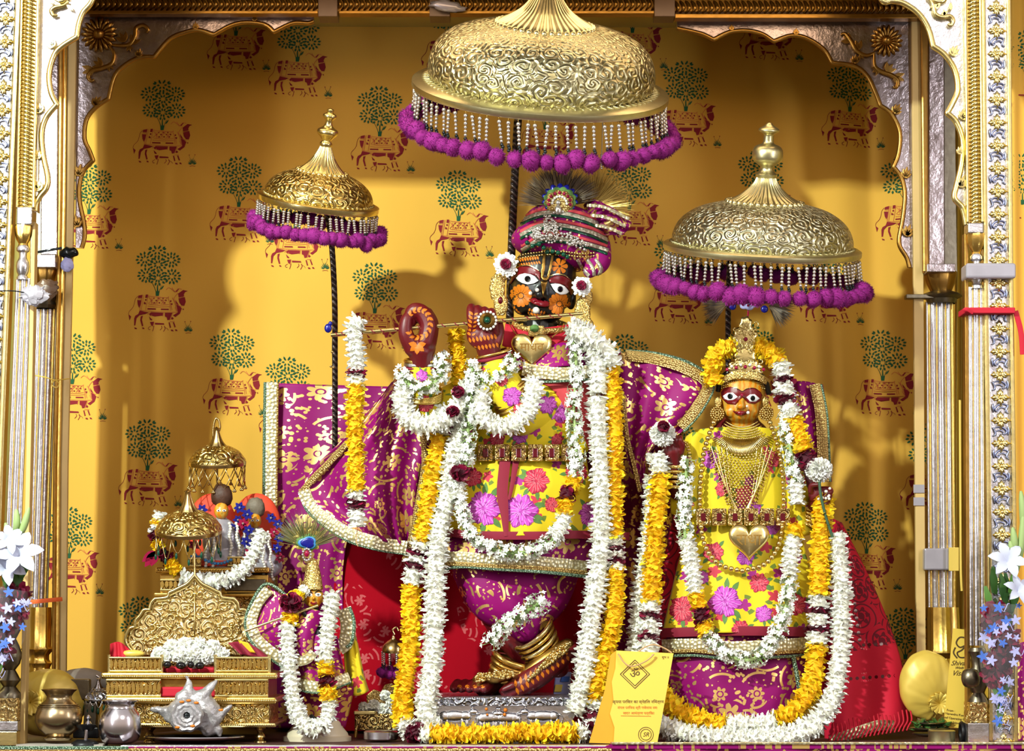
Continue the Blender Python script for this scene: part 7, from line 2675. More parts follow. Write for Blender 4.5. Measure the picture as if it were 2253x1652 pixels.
for s in (1, -1):
    for (x, y_, r0, a0, dd) in ((450, 1345, 17, 0, 1), (478, 1360, 15, 2, -1), (462, 1390, 18, 1, 1), (500, 1392, 17, 3, 1), (520, 1418, 15, 0, -1), (440, 1310, 11, 1, -1), (492, 1335, 12, 2, 1), (445, 1420, 14, 4, 1), (485, 1425, 14, 2, -1), (522, 1380, 10, 1, 1)):
        pts = []
        for j in range(14):
            a = a0 + dd * j * .55
            rr = r0 * (1 - j / 16)
            pts.append(P(428 + s * (x - 428 + rr * cos(a)), y_ + rr * sin(a), .356))
        vs, fs, _ = tube_vf(pts, .0019, 6)
        b.add(vs, fs)
        for j in (1, 4, 7):
            a = a0 + dd * j * .55
            vs, fs = sphere_vf(P(428 + s * (x - 428 + (r0 + 3) * cos(a)), y_ + (r0 + 3) * sin(a), .357), (.005, .004, .0035), 7, 5)
            b.add(vs, fs)
vs, fs, _ = tube_vf(px_path([(428, 1290, .356), (428, 1440, .356)], 1), .002, 6)
b.add(vs, fs)
b.out('vine_relief', 'gold_pale', th, kind='stuff')
b = B()
for i, (x, y_, r0) in enumerate(((350, 1440, 20), (378, 1424, 22), (408, 1420, 22), (438, 1420, 22), (468, 1426, 22), (490, 1440, 18), (365, 1446, 16), (395, 1440, 22), (425, 1438, 22), (455, 1444, 20), (478, 1450, 14), (402, 1456, 14), (430, 1458, 14))):
    ball_of(b, (x, y_, .30 - .02 * (i > 5)), (r0, r0 * .8, r0), 'white', random.Random(i), 130)
tag(b.out('white_flower_heap', ['white_petal', 'white_core']), 'heap of white flowers lying in the front golden throne', 'flowers')
bpy.data.objects['white_flower_heap']['kind'] = 'stuff'
for i, (x, y_, rx) in enumerate(((368, 1462, 9), (398, 1464, 11), (420, 1462, 7), (440, 1464, 10))):
    vs, fs = sphere_vf(P(x, y_, .262), (rx * .00108, .009, .0085), 16, 10)
    tag(make('black_stone', vs, fs, 'black_stone'), ['polished black stone at the left end under the white heap', 'largest polished black stone under the white heap', 'smallest polished black stone under the white heap', 'polished black stone at the right end under the white heap'][i], 'stone', 'black stones in the front throne')
sheet_t = thing('red_cloth_bundle', 'small folded red cloth tucked behind the left rail of the front throne', 'cloth', P(262, 1442, .30))
sheet('fold', [[(243, 1416, .31), (262, 1412, .30), (280, 1424, .31)], [(242, 1446, .30), (265, 1446, .285), (300, 1446, .30)]], 14, 8, 'red_cloth', sheet_t, lambda u, v: .008 * sin(u * 18))
vs, fs = sphere_vf(P(292, 1438, .29), (.028, .01, .009), 14, 8)
make('green_piece', vs, fs, 'yellow_silk', sheet_t)
t = thing('floral_scarf', 'wine and yellow scarf end behind the right rail of the front throne', 'cloth', P(545, 1440, .30))
sheet('fold', [[(502, 1414, .31), (540, 1412, .30), (575, 1432, .31)], [(530, 1440, .30), (560, 1444, .28), (594, 1446, .30)]], 14, 8, 'crimson_trim', t, lambda u, v: .008 * sin(u * 14))
sheet('yellow_fold', [[(524, 1408, .295), (546, 1414, .285)], [(536, 1434, .29), (562, 1436, .28)]], 6, 6, 'yellow_cloth', t)

t2 = thing('golden_throne', 'rear golden throne with red seat, behind the scalloped back plate', 'throne', P(470, 1600, .55))
prect('lower_block', 350, 1312, 588, 1600, .52, .66, 'throne_gold', t2, .003)
prect('ledge', 338, 1304, 590, 1313, .50, .67, 'gold', t2, .003)
prect('middle_block', 352, 1264, 590, 1305, .52, .66, 'gold', t2)
lattice(t2, 352, 1274, 420, 1300, .51)
prect('side_block', 494, 1274, 584, 1300, .50, .52, 'tarnish', t2)
prect('ledge', 342, 1248, 592, 1260, .50, .67, 'gold', t2, .003)
rope_edge(t2, 346, 590, 1254, .497, 'gold', 6)
lattice(t2, 412, 1226, 442, 1246, .52, 3)
lattice(t2, 500, 1224, 540, 1246, .52, 4)
prect('red_seat', 440, 1232, 502, 1246, .53, .62, 'orange_cloth', t2, .004)
for x in (458, 556):
    vs, fs = sphere_vf(P(x + 8, 1160, .66), (.062, .02, .085), 20, 14)
    make('orange_bolster', vs, fs, 'orange_cloth', t2)


def doll(label, x, y_, yd, s, hair):
    r = thing('seated_figure', label, 'figurine', P(x, 1246, yd), 'small dressed figurines on the rear throne')
    sk = lambda a: a * s
    blob('robe', [('e', (x, y_ + sk(52), yd), (sk(34), sk(22), sk(40))), ('e', (x + sk(6), y_ + sk(90), yd), (sk(50), sk(28), sk(30))), ('t', [(x, y_ + sk(15), yd), (x, y_ + sk(40), yd)], [sk(10), sk(24)])], 'tape_grey', r, .003, 2)
    hd = blob('head', [('e', (x, y_, yd - .01), (sk(13), sk(12), sk(15))), ('e', (x, y_ + 2, yd - .024), (sk(3), sk(3), sk(4)))], 'face_orange', r, .0016, 1)
    hb = bvh_of(hd)
    decal('eye', hb, [ell(x - sk(5), y_ - 1, sk(3.4), sk(2)), ell(x + sk(5), y_ - 1, sk(3.4), sk(2))], 'eye_white', r, .001, 3)
    decal('pupil', hb, [ell(x - sk(5), y_ - 1, 1.3 * s), ell(x + sk(5), y_ - 1, 1.3 * s)], 'eye_black', r, .002, 3)
    vs, fs = sphere_vf((0, 0, 0), (1, 1, 1), 20, 14)
    k_ = K(x, y_, yd)
    c = P(x + 1, y_ - sk(26), yd)
    make('turban', [c + Vector((v.x * sk(19) * k_, v.y * sk(14) * k_, v.z * sk(21) * k_)) * (1 + .14 * noise.noise(v * 3)) for v in vs], fs, hair, r)
    rr = random.Random(int(x))
    its = []
    for st in range(4):
        dx = (-22, -12, 14, 26)[st] * s
        for j in range(20):
            its.append((P(x + dx * (1 + j * .02) + 2 * sin(j), y_ + sk(22 + j * 5), yd - .032 - .012 * sin(j / 19 * pi)), .0034 * s))
    spheres('pearl_strings', its, 'pearl', r, 7, 5, kind='stuff')
    for j, (dx, dy, m_) in enumerate(((-34, -2, 'sapphire'), (-42, 14, 'sapphire'), (-28, 12, 'ruby'), (32, -6, 'sapphire'), (46, 6, 'sapphire'), (38, 22, 'ruby'), (48, 34, 'sapphire'), (44, 54, 'sapphire'), (50, 74, 'ruby'), (-48, 60, 'ruby'), (-46, 84, 'turquoise'))):
        b = B()
        for q_ in range(6):
            a = 2 * pi * q_ / 6 + j
            vs, fs, uv = poly_prism_vf(leaf_poly(x + sk(dx), y_ + sk(dy), a, sk(11), sk(7), 3), yd - .035, yd - .03)
            b.add(vs, fs)
        vs, fs = sphere_vf(P(x + sk(dx), y_ + sk(dy), yd - .037), .003, 8, 6)
        b.add(vs, fs, 1)
        b.out('jewel_flower', [m_, 'bead_silver'], r, False)
    return r


doll('small enthroned figurine with brown cap and yellow face', 487, 1124, .57, 1.25, 'brown_hair')
doll('small enthroned figurine with grey cap beside the magenta panel', 561, 1146, .59, 1.1, 'grey_hair')
spheres_o = spheres('bead_necklace', [(P(452 + i * 7, 1232 + 8 * sin(pi * i / 8), .50), .0042) for i in range(9)], 'turquoise', None, 10, 8)
tag(spheres_o, 'short string of blue beads along the front of the rear throne seat', 'necklace')
spheres_o['kind'] = 'stuff'
garland('throne_garland', 'white garland slung across the rear throne', [(578, 1170, .46), (560, 1215, .455), (534, 1256, .455), (490, 1278, .45), (440, 1278, .46), (396, 1272, .46)], 20, [(.55, W), (1, W)], group=None, seed=31)
garland('throne_garland', 'mixed marigold and wine garland at the left arm of the rear throne', [(352, 1130, .50), (342, 1170, .49), (352, 1210, .48), (374, 1236, .475), (392, 1262, .47)], 16, [(.12, W), (.2, Y), (.3, W), (.42, R_), (.58, Y), (.78, R_), (1, Y)], group=None, seed=32)
b = B()
for a, L in ((2.2, 44), (2.5, 40), (1.9, 36)):
    vs, fs, uv = poly_prism_vf(leaf_poly(344, 1212, a, L, 20, 5), .47, .474)
    b.add(vs, fs)
tag(b.out('magenta_ribbon_end', 'ruby', None, False), 'shiny magenta ribbon end hanging off the rear throne', 'ribbon')

# ================================================================ SMALL FLUTE PLAYER in front
sf = thing('small_statue', 'small statue with a tall gold crown and peacock feather, wearing magenta cloth', 'statue', P(700, 1600, .36))
lathe('marble_base', [(r_ * .00107, z * .00107) for r_, z in ((0, 34), (46, 34), (50, 30), (52, 24), (66, 8), (68, 2), (74, 0), (74, -12), (0, -12))], Matrix.Translation(P(698, 1620, .34)), 'marble', sf, 40, wy=.7)
blob('body', [('e', (690, 1400, .36), (26, 18, 50)), ('t', [(692, 1330, .36), (690, 1400, .36)], [9, 22]), ('t', [(680, 1440, .36), (684, 1540, .36), (690, 1585, .35)], [22, 16, 12]), ('t', [(704, 1440, .36), (704, 1540, .37), (700, 1585, .35)], [22, 16, 12]),
              ('t', [(672, 1368, .35), (650, 1390, .33), (640, 1365, .31)], [9, 8, 7]), ('t', [(708, 1368, .35), (690, 1372, .32), (668, 1348, .31)], [9, 8, 6])], 'black_skin', sf, .003, 3)
h3 = blob('head', [('e', (689, 1313, .34), (23, 19, 23)), ('e', (690, 1327, .335), (15, 13, 11)), ('e', (690, 1316, .318), (3, 4, 4))], 'face_orange', sf, .0018, 2)
hb = bvh_of(h3)
decal('eye', hb, [ell(680, 1308, 6.5, 4), ell(700, 1308, 6.5, 4)], 'eye_white', sf, .0012, 3)
decal('pupil', hb, [ell(681, 1308, 2.4), ell(700, 1308, 2.4)], 'eye_black', sf, .0022, 3)
decal('eyebrow', hb, [stroke([(671, 1303), (680, 1300), (688, 1305)], 2), stroke([(692, 1305), (700, 1300), (709, 1303)], 2)], 'eye_black', sf, .0016, 3)
decal('lips', hb, [stroke([(683, 1325), (690, 1328), (697, 1325)], 4)], 'lip_red', sf, .0016, 3)
lathe('cone_crown', sprof([(22, 0), (23, 3), (21, 12), (19, 26), (15, 44), (11, 58), (6, 66), (0, 70)], .00107, 3), Matrix.Translation(P(688, 1297, .34)), 'filigree', sf, 28, lambda a, i, z: 1 + .03 * sin(a * 12))
spheres('crown_jewel', [(P(675, 1218, .325), (.006, .004, .008))], 'ruby', sf, 10, 8)
spheres('crown_jewel_ring', [(P(675 + 9 * cos(a), 1220 + 13 * sin(a), .328), .0032) for a in [2 * pi * i / 12 for i in range(12)]], 'bead_silver', sf, 8, 6)
plume('feather_barbs', (676, 1206), .35, 92, 15, 165, 420, 'plume_green', sf, 21, .8, .1, start=.2)
for (rx, rz, m_, yy, dy) in ((34, 28, 'plume_gold', .346, -6), (27, 20, 'print_green', .343, -2), (22, 15, 'turquoise', .340, 0), (16, 12, 'sapphire', .337, 0)):
    scallop_disc('feather_eye', (677, 1194 + dy), rx, rz, 3 if m_ != 'plume_gold' else 12, m_, sf, yy, .0012, .22)
scallops = [[(548, 1372, .34), (574, 1310, .345), (590, 1288, .35)], [(560, 1400, .33), (604, 1370, .32), (632, 1320, .335)], [(620, 1440, .33), (640, 1400, .315), (660, 1350, .325)], [(640, 1470, .33), (660, 1430, .315), (676, 1360, .325)]]
sheet('magenta_veil', scallops, 22, 24, 'silk_magenta_fine', sf, lambda u, v: .004 * sin(v * 12), .002)
ribbon('silver_border', px_path([(590, 1296, .338), (564, 1330, .335), (552, 1372, .33), (570, 1412, .325), (612, 1446, .322), (640, 1462, .325)], 8), .028, 'lace_silver', sf, .004)
ribbon('green_piping', px_path([(640, 1318, .335), (588, 1284, .336), (554, 1325, .333), (540, 1374, .33), (560, 1420, .325), (608, 1458, .322), (636, 1474, .325)], 8), .007, 'lace_green', sf, .004)
sheet('magenta_skirt', [[(648, 1400, .33), (690, 1396, .31), (742, 1400, .33)], [(650, 1470, .33), (700, 1470, .305), (756, 1470, .33)], [(648, 1516, .33), (705, 1524, .30), (770, 1500, .33)]], 24, 16, 'silk_magenta_fine', sf, lambda u, v: .006 * sin(u * 16))
ribbon('silver_border', px_path([(650, 1502, .318), (705, 1510, .292), (768, 1490, .32)], 8), .024, 'lace_silver', sf, .003)
ribbon('green_piping', px_path([(650, 1516, .318), (705, 1524, .292), (770, 1502, .32)], 8), .005, 'lace_green', sf, .004)
sheet('magenta_sash', [[(660, 1350, .315), (690, 1340, .305), (715, 1350, .315)], [(650, 1400, .31), (672, 1400, .30), (690, 1400, .31)], [(656, 1450, .31), (668, 1458, .30), (690, 1440, .31)]], 12, 14, 'silk_magenta', sf)
ribbon('silver_cuff', px_path([(654, 1456, .298), (676, 1450, .293), (690, 1436, .30)], 5), .022, 'lace_silver', sf, .003)
ribbon('silver_tail', px_path([(756, 1340, .345), (766, 1370, .34), (762, 1410, .34), (745, 1425, .34)], 6), .036, 'lace_silver', sf, .004)
ribbon('green_piping', px_path([(770, 1336, .343), (779, 1370, .338), (774, 1412, .338), (762, 1424, .338)], 6), .007, 'lace_green', sf, .004)
sheet('yellow_scarf', [[(756, 1420, .37), (770, 1390, .36), (784, 1400, .37)], [(760, 1480, .37), (782, 1470, .35), (800, 1480, .37)], [(766, 1528, .37), (790, 1530, .35), (812, 1520, .37)]], 14, 14, 'dress_yellow', sf, lambda u, v: .006 * sin(u * 14))
sheet('wine_skirt', [[(640, 1510, .35), (700, 1515, .33), (780, 1510, .35)], [(640, 1560, .35), (700, 1570, .34), (770, 1560, .35)], [(655, 1600, .35), (700, 1604, .345), (760, 1600, .35)]], 16, 10, 'silk_wine', sf)
stf = tube('small_flute', px_path([(540, 1388, .30), (600, 1366, .30), (700, 1332, .305)], 4), .003, 'gold_pale', None, 8)
tag(stf, 'thin stick flute held slanting by the small crowned statue', 'flute')
garland('small_garland', 'white U-shaped garland hanging from the small crowned statue, marigold and rose at its right side',
        [(640, 1352, .305), (632, 1400, .295), (638, 1480, .285), (648, 1550, .275), (668, 1596, .262), (700, 1604, .26), (722, 1570, .27), (720, 1500, .28), (716, 1440, .285), (722, 1380, .29), (731, 1320, .305), (732, 1304, .31)], 21,
        [(.04, Y), (.50, W), (.60, W), (.655, Y), (.69, R_), (.735, Y), (1, W)], group=None, seed=41)
b = B()
ball_of(b, (640, 1326, .29), (30, 22, 24), 'rose', random.Random(5), 90)
ob = tag(b.out('rose', ['rose_petal', 'rose_core']), 'big dark red rose on the raised hand of the small crowned statue', 'flower', 'dark roses in the garlands')
t = thing('marigold_tuft', 'marigold and white petals above the big rose on the small statue', 'flower', P(650, 1310, .31))
b = B()
ball_of(b, (652, 1310, .312), (30, 18, 14), 'yellow', random.Random(6), 80)
b.out('yellow_petals', ['yellow_petal', 'yellow_core'], t)
b = B()
ball_of(b, (668, 1300, .32), (16, 14, 16), 'white', random.Random(7), 80)
b.out('white_petals', ['white_petal', 'white_core'], t)

# little side throne
t3 = thing('small_throne', 'tiny gold filigree throne holding white flowers, left of the pedestal', 'throne', P(830, 1622, .42))
prect('seat_box', 780, 1570, 872, 1606, .40, .50, 'throne_gold', t3, .003)
prect('seat_rail', 778, 1564, 826, 1572, .395, .50, 'gold_pale', t3)
poly_prism('scalloped_back', [(808, 1572), (806, 1530), (822, 1516), (838, 1522), (846, 1506), (862, 1502), (872, 1512), (890, 1516), (890, 1572)], .50, .508, 'filigree', t3, .002)
for x in (784, 868):
    tube('leg', px_path([(x, 1604, .41), (x + (2 if x > 800 else -2), 1622, .41)], 2), .004, 'gold', t3, 8)
b = B()
for i, (x, y_, r0) in enumerate(((800, 1556, 14), (822, 1552, 16), (842, 1560, 16), (860, 1572, 16), (848, 1530, 14), (862, 1545, 15), (874, 1560, 12))):
    ball_of(b, (x, y_, .42), (r0, r0 * .8, r0), 'white', random.Random(i), 90)
ob = tag(b.out('white_flower_heap', ['white_petal', 'white_core']), 'small heap of white flowers on the tiny filigree throne', 'flowers')
ob['kind'] = 'stuff'
k_ = K(840, 1625, .3)
lathe('silver_box', [(0, 12 * k_), (34 * k_, 12 * k_), (38 * k_, 9 * k_), (38 * k_, -6 * k_), (34 * k_, -9 * k_), (0, -9 * k_)], Matrix.Translation(P(838, 1619, .30)), 'steel', None, 32)
tag(bpy.data.objects['silver_box'], 'low oval silver box in front of the tiny filigree throne', 'box')

# ================================================================ POTS, SHELL, ODDMENTS at the left
def pot(name, label, x, ytop, ybot, y, prof, mat, cat='pot', group=None, extra=None):
    k_ = K(x, ybot, y)
    H = (ybot - ytop)
    pr = [(r_ * k_, z * H * k_) for r_, z in prof]
    c = P(x, ybot, y)
    c.z = max(c.z, 0.001)
    inner = [(max(r_ - .003, .001), z) for r_, z in pr[::-1] if z > pr[-1][1] * .55]
    vs, fs, uv = lathe_vf(pr + inner, 56)
    return c, vs, fs, uv


def pot_thing(name, label, x, ytop, ybot, y, prof, mat, rings, group):
    c, vs, fs, uv = pot(name, label, x, ytop, ybot, y, prof, mat)
    r = thing(name, label, 'pot', c, group)
    make('pot_body', [c + v for v in vs], fs, mat, r, True, uv, auto=60)
    k_ = K(x, ybot, y)
    for z, rr in rings:
        n = 40
        pts = [c + Vector((cos(2 * pi * i / n) * rr * k_, sin(2 * pi * i / n) * rr * k_, z * (ybot - ytop) * k_)) for i in range(n)]
        vs, fs, uv = tube_vf(pts, .0014, 6, closed=True)
        make('ridge', vs, fs, mat, r, True, uv)
    return r


pot_thing('water_pot', 'round tarnished brass water pot with flared rim at the front left', 128, 1517, 1628, .13,
          [(0, 0), (28, 0), (30, .04), (24, .08), (30, .12), (44, .22), (51, .36), (52, .48), (47, .62), (36, .74), (28, .80), (27, .86), (32, .93), (38, .98), (40, 1.0)], 'old_brass', [(.70, 42), (.67, 44.5), (.64, 46), (.04, 31)], 'round metal pots')
pot_thing('water_pot', 'shiny steel water pot beside the brass pot', 263, 1542, 1636, .12,
          [(0, 0), (26, 0), (38, .06), (45, .18), (47, .36), (46, .55), (42, .70), (34, .80), (31, .88), (34, .95), (38, .98), (39, 1.0)], 'steel', [(.82, 33), (1.0, 39)], 'round metal pots')
# plate and spiked shell
pl_ = thing('metal_plate', 'long shallow steel plate under the spiked shell', 'plate', P(425, 1626, .16))
k_ = K(425, 1620, .16)
lathe('plate_dish', [(0, 0.003), (62 * k_, .003), (84 * k_, .010), (108 * k_, .013), (112 * k_, .016), (110 * k_, .018), (84 * k_, .014), (60 * k_, .007), (0, .006)], Matrix.Translation(Vector((P(425, 1620, .17).x, .19, 0.001))), 'steel', pl_, 48, wy=.62)
sh = thing('spiked_shell', 'large pearly spiked conch shell standing on the plate with its round opening to the front', 'shell', P(420, 1618, .17))
prims = [('e', (412, 1570, .20), (46, 40, 40), 0), ('e', (408, 1578, .175), (34, 26, 32), 0), ('e', (450, 1568, .20), (36, 26, 40), 0),
         ('t', [(408, 1540, .20), (416, 1510, .20), (411, 1488, .20)], [24, 10, 3.5]), ('t', [(440, 1540, .20), (462, 1514, .20), (477, 1497, .20)], [22, 10, 3]), ('t', [(378, 1572, .20), (350, 1562, .20), (334, 1560, .20)], [20, 9, 6]),
         ('t', [(462, 1585, .20), (486, 1572, .20), (510, 1552, .20)], [22, 10, 3.5]), ('t', [(460, 1600, .20), (480, 1606, .20), (484, 1616, .20)], [20, 10, 5])]
shm = blob('shell_body', prims, 'shell_lustre', sh, .003, 3)
for v in shm.data.vertices:
    p = v.co
    n_ = noise.fractal(p * 55, 1.0, 2.0, 3)
    v.co = p + v.normal * (n_ * .0035)
k_ = K(412, 1574, .15)
lathe('shell_whorl', [(r_ * k_, z * k_) for r_, z in ((6, -6), (8, 2), (14, 4), (17, 1), (22, 4), (27, 1), (32, 3), (36, -2))], Matrix.Translation(P(411, 1574, .145)) @ Matrix.Rotation(radians(90), 4, 'X'), 'shell_lustre', sh, 40, lambda a, i, z: 1 + .05 * sin(a * 9 + i))
vs, fs = sphere_vf(P(411, 1573, .150), (.0075, .004, .0065), 14, 8)
make('shell_opening', vs, fs, 'bead_dark', sh)
spheres('yellow_smudges', [(P(x, y_, .142), (.006, .002, .003)) for x, y_ in ((400, 1544), (415, 1541), (432, 1546), (424, 1597), (390, 1600), (486, 1562))], 'paint_orange', sh, 8, 5)
# silk bundles at the left
def bundle(name, label, c, rx, rz, y, mat, tie, group, seed, knot):
    r = thing(name, label, 'bundle', P(c[0], c[1] + rz, y), group)
    vs, fs = sphere_vf((0, 0, 0), (1, 1, 1), 72, 48)
    k_ = K(c[0], c[1], y)
    o = P(c[0], c[1], y)
    kn = Vector(((knot[0] - c[0]) / rx, 0, -(knot[1] - c[1]) / rz))
    out = []
    for v in vs:
        d = Vector((v.x - kn.x, 0, v.z - kn.z))
        front = max(0, -v.y)
        a = atan2(d.z, d.x)
        L = d.length
        rip = (.05 * sin(a * 17 + 2 * sin(a * 3)) + .03 * sin(a * 31)) * min(1, L * 2.5) * math.exp(-L * 1.3) * front + .05 * noise.noise(v * 2.2 + Vector((seed, 0, 0)))
        pinch = -.35 * math.exp(-L * L * 14) * front
        s = 1 + rip + pinch
        out.append(o + Vector((v.x * rx * k_ * s, v.y * rx * k_ * .55 * s, v.z * rz * k_ * s)))
    make('silk_body', out, fs, mat, r)
    b = B()
    for i in range(13):
        a = 2 * pi * i / 13
        pts = px_path([(knot[0], knot[1], y - rx * k_ * .36), (knot[0] + cos(a) * tie * .6, knot[1] + sin(a) * tie * .6, y - rx * k_ * .50), (knot[0] + cos(a + .2) * tie, knot[1] + sin(a + .2) * tie, y - rx * k_ * .52)], 4)
        vs, fs, uv = tube_vf(pts, [.001 + .0012 * j for j in range(len(pts))], 6, flat=.4)
        b.add(vs, fs)
    b.out('gathered_knot', mat, r)
    return r


bundle('silk_bundle', 'yellow silk bundle with gathered rosette behind the brass pot', (104, 1546), 86, 74, .34, 'yellow_silk', 26, 'tied yellow silk bundles', 1, (66, 1546))
bundle('silk_bundle', 'pale gold silk bag with gathered knot, right of the red shawl', (2040, 1508), 62, 76, .40, 'yellow_silk', 22, 'tied yellow silk bundles', 2, (2068, 1548))
r = bundle('printed_bundle', 'grey printed cloth bundle behind the yellow silk bundle', (180, 1514), 66, 44, .46, 'grey_print', 4, None, 3, (150, 1530))
br = thing('metal_block', 'small tarnished engraved metal block between the bundles and the throne', 'block', P(190, 1620, .30))
pbox('upper_block', 148, 1494, 196, 1540, .32, .35, 'tarnish', br, 0, .003)
pbox('lower_block', 186, 1546, 214, 1600, .31, .34, 'tarnish', br, -4, .003)
pbox('foot_block', 160, 1600, 216, 1624, .30, .36, 'black_iron', br, 0, .003)
inc = thing('incense_stand', 'small black iron lamp stand between the two water pots', 'stand', P(190, 1640, .10))
lathe('round_foot', sprof([(0, 10), (18, 10), (28, 4), (30, 0), (30, -4), (0, -4)], .00102), Matrix.Translation(P(187, 1637, .098)), 'black_iron', inc, 32)
tube('stem', px_path([(188, 1630, .098), (190, 1612, .098), (189, 1600, .098)], 3), .004, 'steel', inc, 8)
lathe('cup', sprof([(0, 0), (12, 0), (20, 8), (22, 14), (20, 14), (10, 5), (0, 4)], .00102), Matrix.Translation(P(190, 1608, .11)), 'black_iron', inc, 24)
lathe('finial', sprof([(7, 0), (8, 6), (4, 12), (6, 18), (3, 24), (0, 26)], .00102), Matrix.Translation(P(194, 1598, .12)), 'steel', inc, 16)
wd = rect('rm', P(40, 1640, .1).x, P(230, 1640, .1).x, .078, .14, .0005, .006, 'grey_print')
wd.name = 'low_board'
del wd['kind']
tag(wd, 'thin pinkish board under the brass pot', 'board')
bpy.data.objects['low_board'].data.name = 'low_board'

# ================================================================ CARDS, PLATES, BOUQUETS
cd = thing('invitation_card', 'yellow invitation card with a string and round seal leaning before the goddess', 'card', P(1400, 1632, .20))
k0 = .196
card = poly_prism('card_sheet', [(1356, 1431), (1482, 1437), (1446, 1636), (1350, 1636), (1352, 1600), (1342, 1570), (1350, 1540), (1346, 1500), (1354, 1470)], k0, k0 + .0016, 'card_yellow', cd)
poly_prism('card_back_sheet', [(1356, 1431), (1344, 1440), (1330, 1520), (1306, 1600), (1296, 1634), (1360, 1636), (1370, 1440)], k0 + .003, k0 + .0046, 'card_orange', cd)
T_ = lambda body, x, y_, s, m, rot=0.0, sl=0.0, par=cd, yy=k0 - .0006: text_on('card_lettering', body, x, y_, yy, s, m, par, .0001, rot, 'CENTER', sl)
T_('कृपया परिवार का स्नेहिल निमंत्रण', 1404, 1544, 9, 'ink_brown')
T_('मंगल परिणय श्री गणेशाय नमः', 1403, 1557, 8, 'ink_orange')
T_('सादर आमंत्रण पत्रिका', 1405, 1569, 8, 'ink_orange')
T_('शुभ ॥', 1464, 1446, 7, 'ink_brown')
T_('ॐ', 1397, 1483, 26, 'ink_brown')
for s_ in (34, 28):
    pts = [(1397, 1483 - s_ * .92), (1397 + s_ * .95, 1483), (1397, 1483 + s_ * .92), (1397 - s_ * .95, 1483)]
    b = B()
    for a, c in zip(pts, pts[1:] + pts[:1]):
        vs, fs, _ = poly_prism_vf(stroke([a, c], 1.6, 0), k0 - .0007, k0 - .0001)
        b.add(vs, fs)
    b.out('printed_diamond', 'ink_brown', cd, False, kind='stuff')
for rr in (17, 12.5):
    b = B()
    for i in range(24):
        a, c = 2 * pi * i / 24, 2 * pi * (i + 1) / 24
        vs, fs, _ = poly_prism_vf([(1421 + rr * cos(a), 1616 + rr * sin(a)), (1421 + rr * cos(c), 1616 + rr * sin(c)), (1421 + (rr - 1.2) * cos(c), 1616 + (rr - 1.2) * sin(c)), (1421 + (rr - 1.2) * cos(a), 1616 + (rr - 1.2) * sin(a))], k0 - .0007, k0 - .0001)
        b.add(vs, fs)
    b.out('printed_seal', 'ink_brown', cd, False, kind='stuff')
T_('SR', 1421, 1616, 13, 'ink_brown', 0, .3)
poly_prism('printed_line', [(1366, 1574), (1432, 1575), (1432, 1576), (1366, 1575)], k0 - .0007, k0 - .0001, 'ink_orange', cd)
tube('string', px_path([(1360, 1438, .192), (1372, 1456, .188), (1390, 1466, .186), (1420, 1455, .186), (1438, 1440, .187), (1434, 1442, .188)], 6), .0018, 'string_tan', cd, 6)
tube('string', px_path([(1402, 1436, .20), (1418, 1424, .20), (1440, 1418, .20), (1462, 1426, .20), (1478, 1436, .198)], 6), .0018, 'string_tan', cd, 6)
c2_ = thing('name_card', 'tall narrow yellow card with a dark curling emblem, leaning by the right pillar', 'card', P(2110, 1605, .22))
poly_prism('card_sheet', [(2097, 1382), (2136, 1386), (2136, 1606), (2076, 1596)], .215, .2165, 'card_yellow', c2_)
yy = .2144
b = B()
for pts in ([(2128, 1404), (2112, 1402), (2104, 1414), (2112, 1424), (2124, 1420), (2116, 1430), (2106, 1436), (2112, 1446), (2128, 1444), (2134, 1430), (2128, 1414), (2132, 1402)], [(2136, 1452), (2128, 1450), (2126, 1458), (2132, 1462)], [(2102, 1424), (2098, 1436), (2106, 1448)]):
    pl = stroke(pts, 3.2, 5)
    n = len(pl) // 2
    for i in range(n - 1):
        vs, fs, _ = poly_prism_vf([pl[i], pl[i + 1], pl[-2 - i], pl[-1 - i]], yy, yy + .0004)
        b.add(vs, fs)
b.out('printed_emblem', 'ink_brown', c2_, False, kind='stuff')
T_('Shivani', 2112, 1459, 15, 'ink_brown', 0, .5, c2_, yy)
T_('Weds', 2110, 1469, 8, 'ink_brown', 0, .5, c2_, yy)
T_('Vishal', 2112, 1481, 16, 'ink_brown', 0, .5, c2_, yy)
for i, s_ in enumerate(('From :', 'Narendra Kumar', 'Chief Operating Officer', 'Jaipur')):
    T_(s_, 2104 + (0 if i else -12), 1563 + i * 9, 7, 'ink_brown', .12, 0, c2_, yy)

# leaf plates and little drum box
lp = thing('leaf_dish', 'stacked flat metal dishes holding green leaves, at the fringe of the red shawl', 'dish', P(2044, 1622, .20))
kk = K(2044, 1600, .2)
for i, (rr, z) in enumerate(((38, 0), (44, 12), (34, 24))):
    lathe('dish', [(0, .002), (rr * kk * .7, .002), (rr * kk, .007), (rr * kk * 1.02, .009), (rr * kk * .98, .010), (rr * kk * .7, .005), (0, .005)], Matrix.Translation(P(2046, 1622 - z, .22)), 'tarnish', lp, 32)
b = B()
rnd = random.Random(2)
for i in range(34):
    a = rnd.uniform(-.2, 3.4)
    x, y_ = 2044 + rnd.uniform(-30, 36), 1600 + rnd.uniform(-8, 8)
    vs, fs, uv = poly_prism_vf(leaf_poly(x, y_, -a, rnd.uniform(12, 24), 5, 3), .195 + rnd.uniform(0, .03), .2 + .03)
    b.add(vs, fs)
b.out('leaves', 'wet_leaf', lp, False, kind='stuff')
lathe('round_tin', sprof([(0, 14), (26, 14), (30, 12), (29, 10), (29, -10), (31, -12), (0, -12)], .00103), Matrix.Translation(P(2072, 1620, .16)), 'gilt', None, 36)
tag(bpy.data.objects['round_tin'], 'small round embossed metal tin in front of the leaf dishes', 'tin')
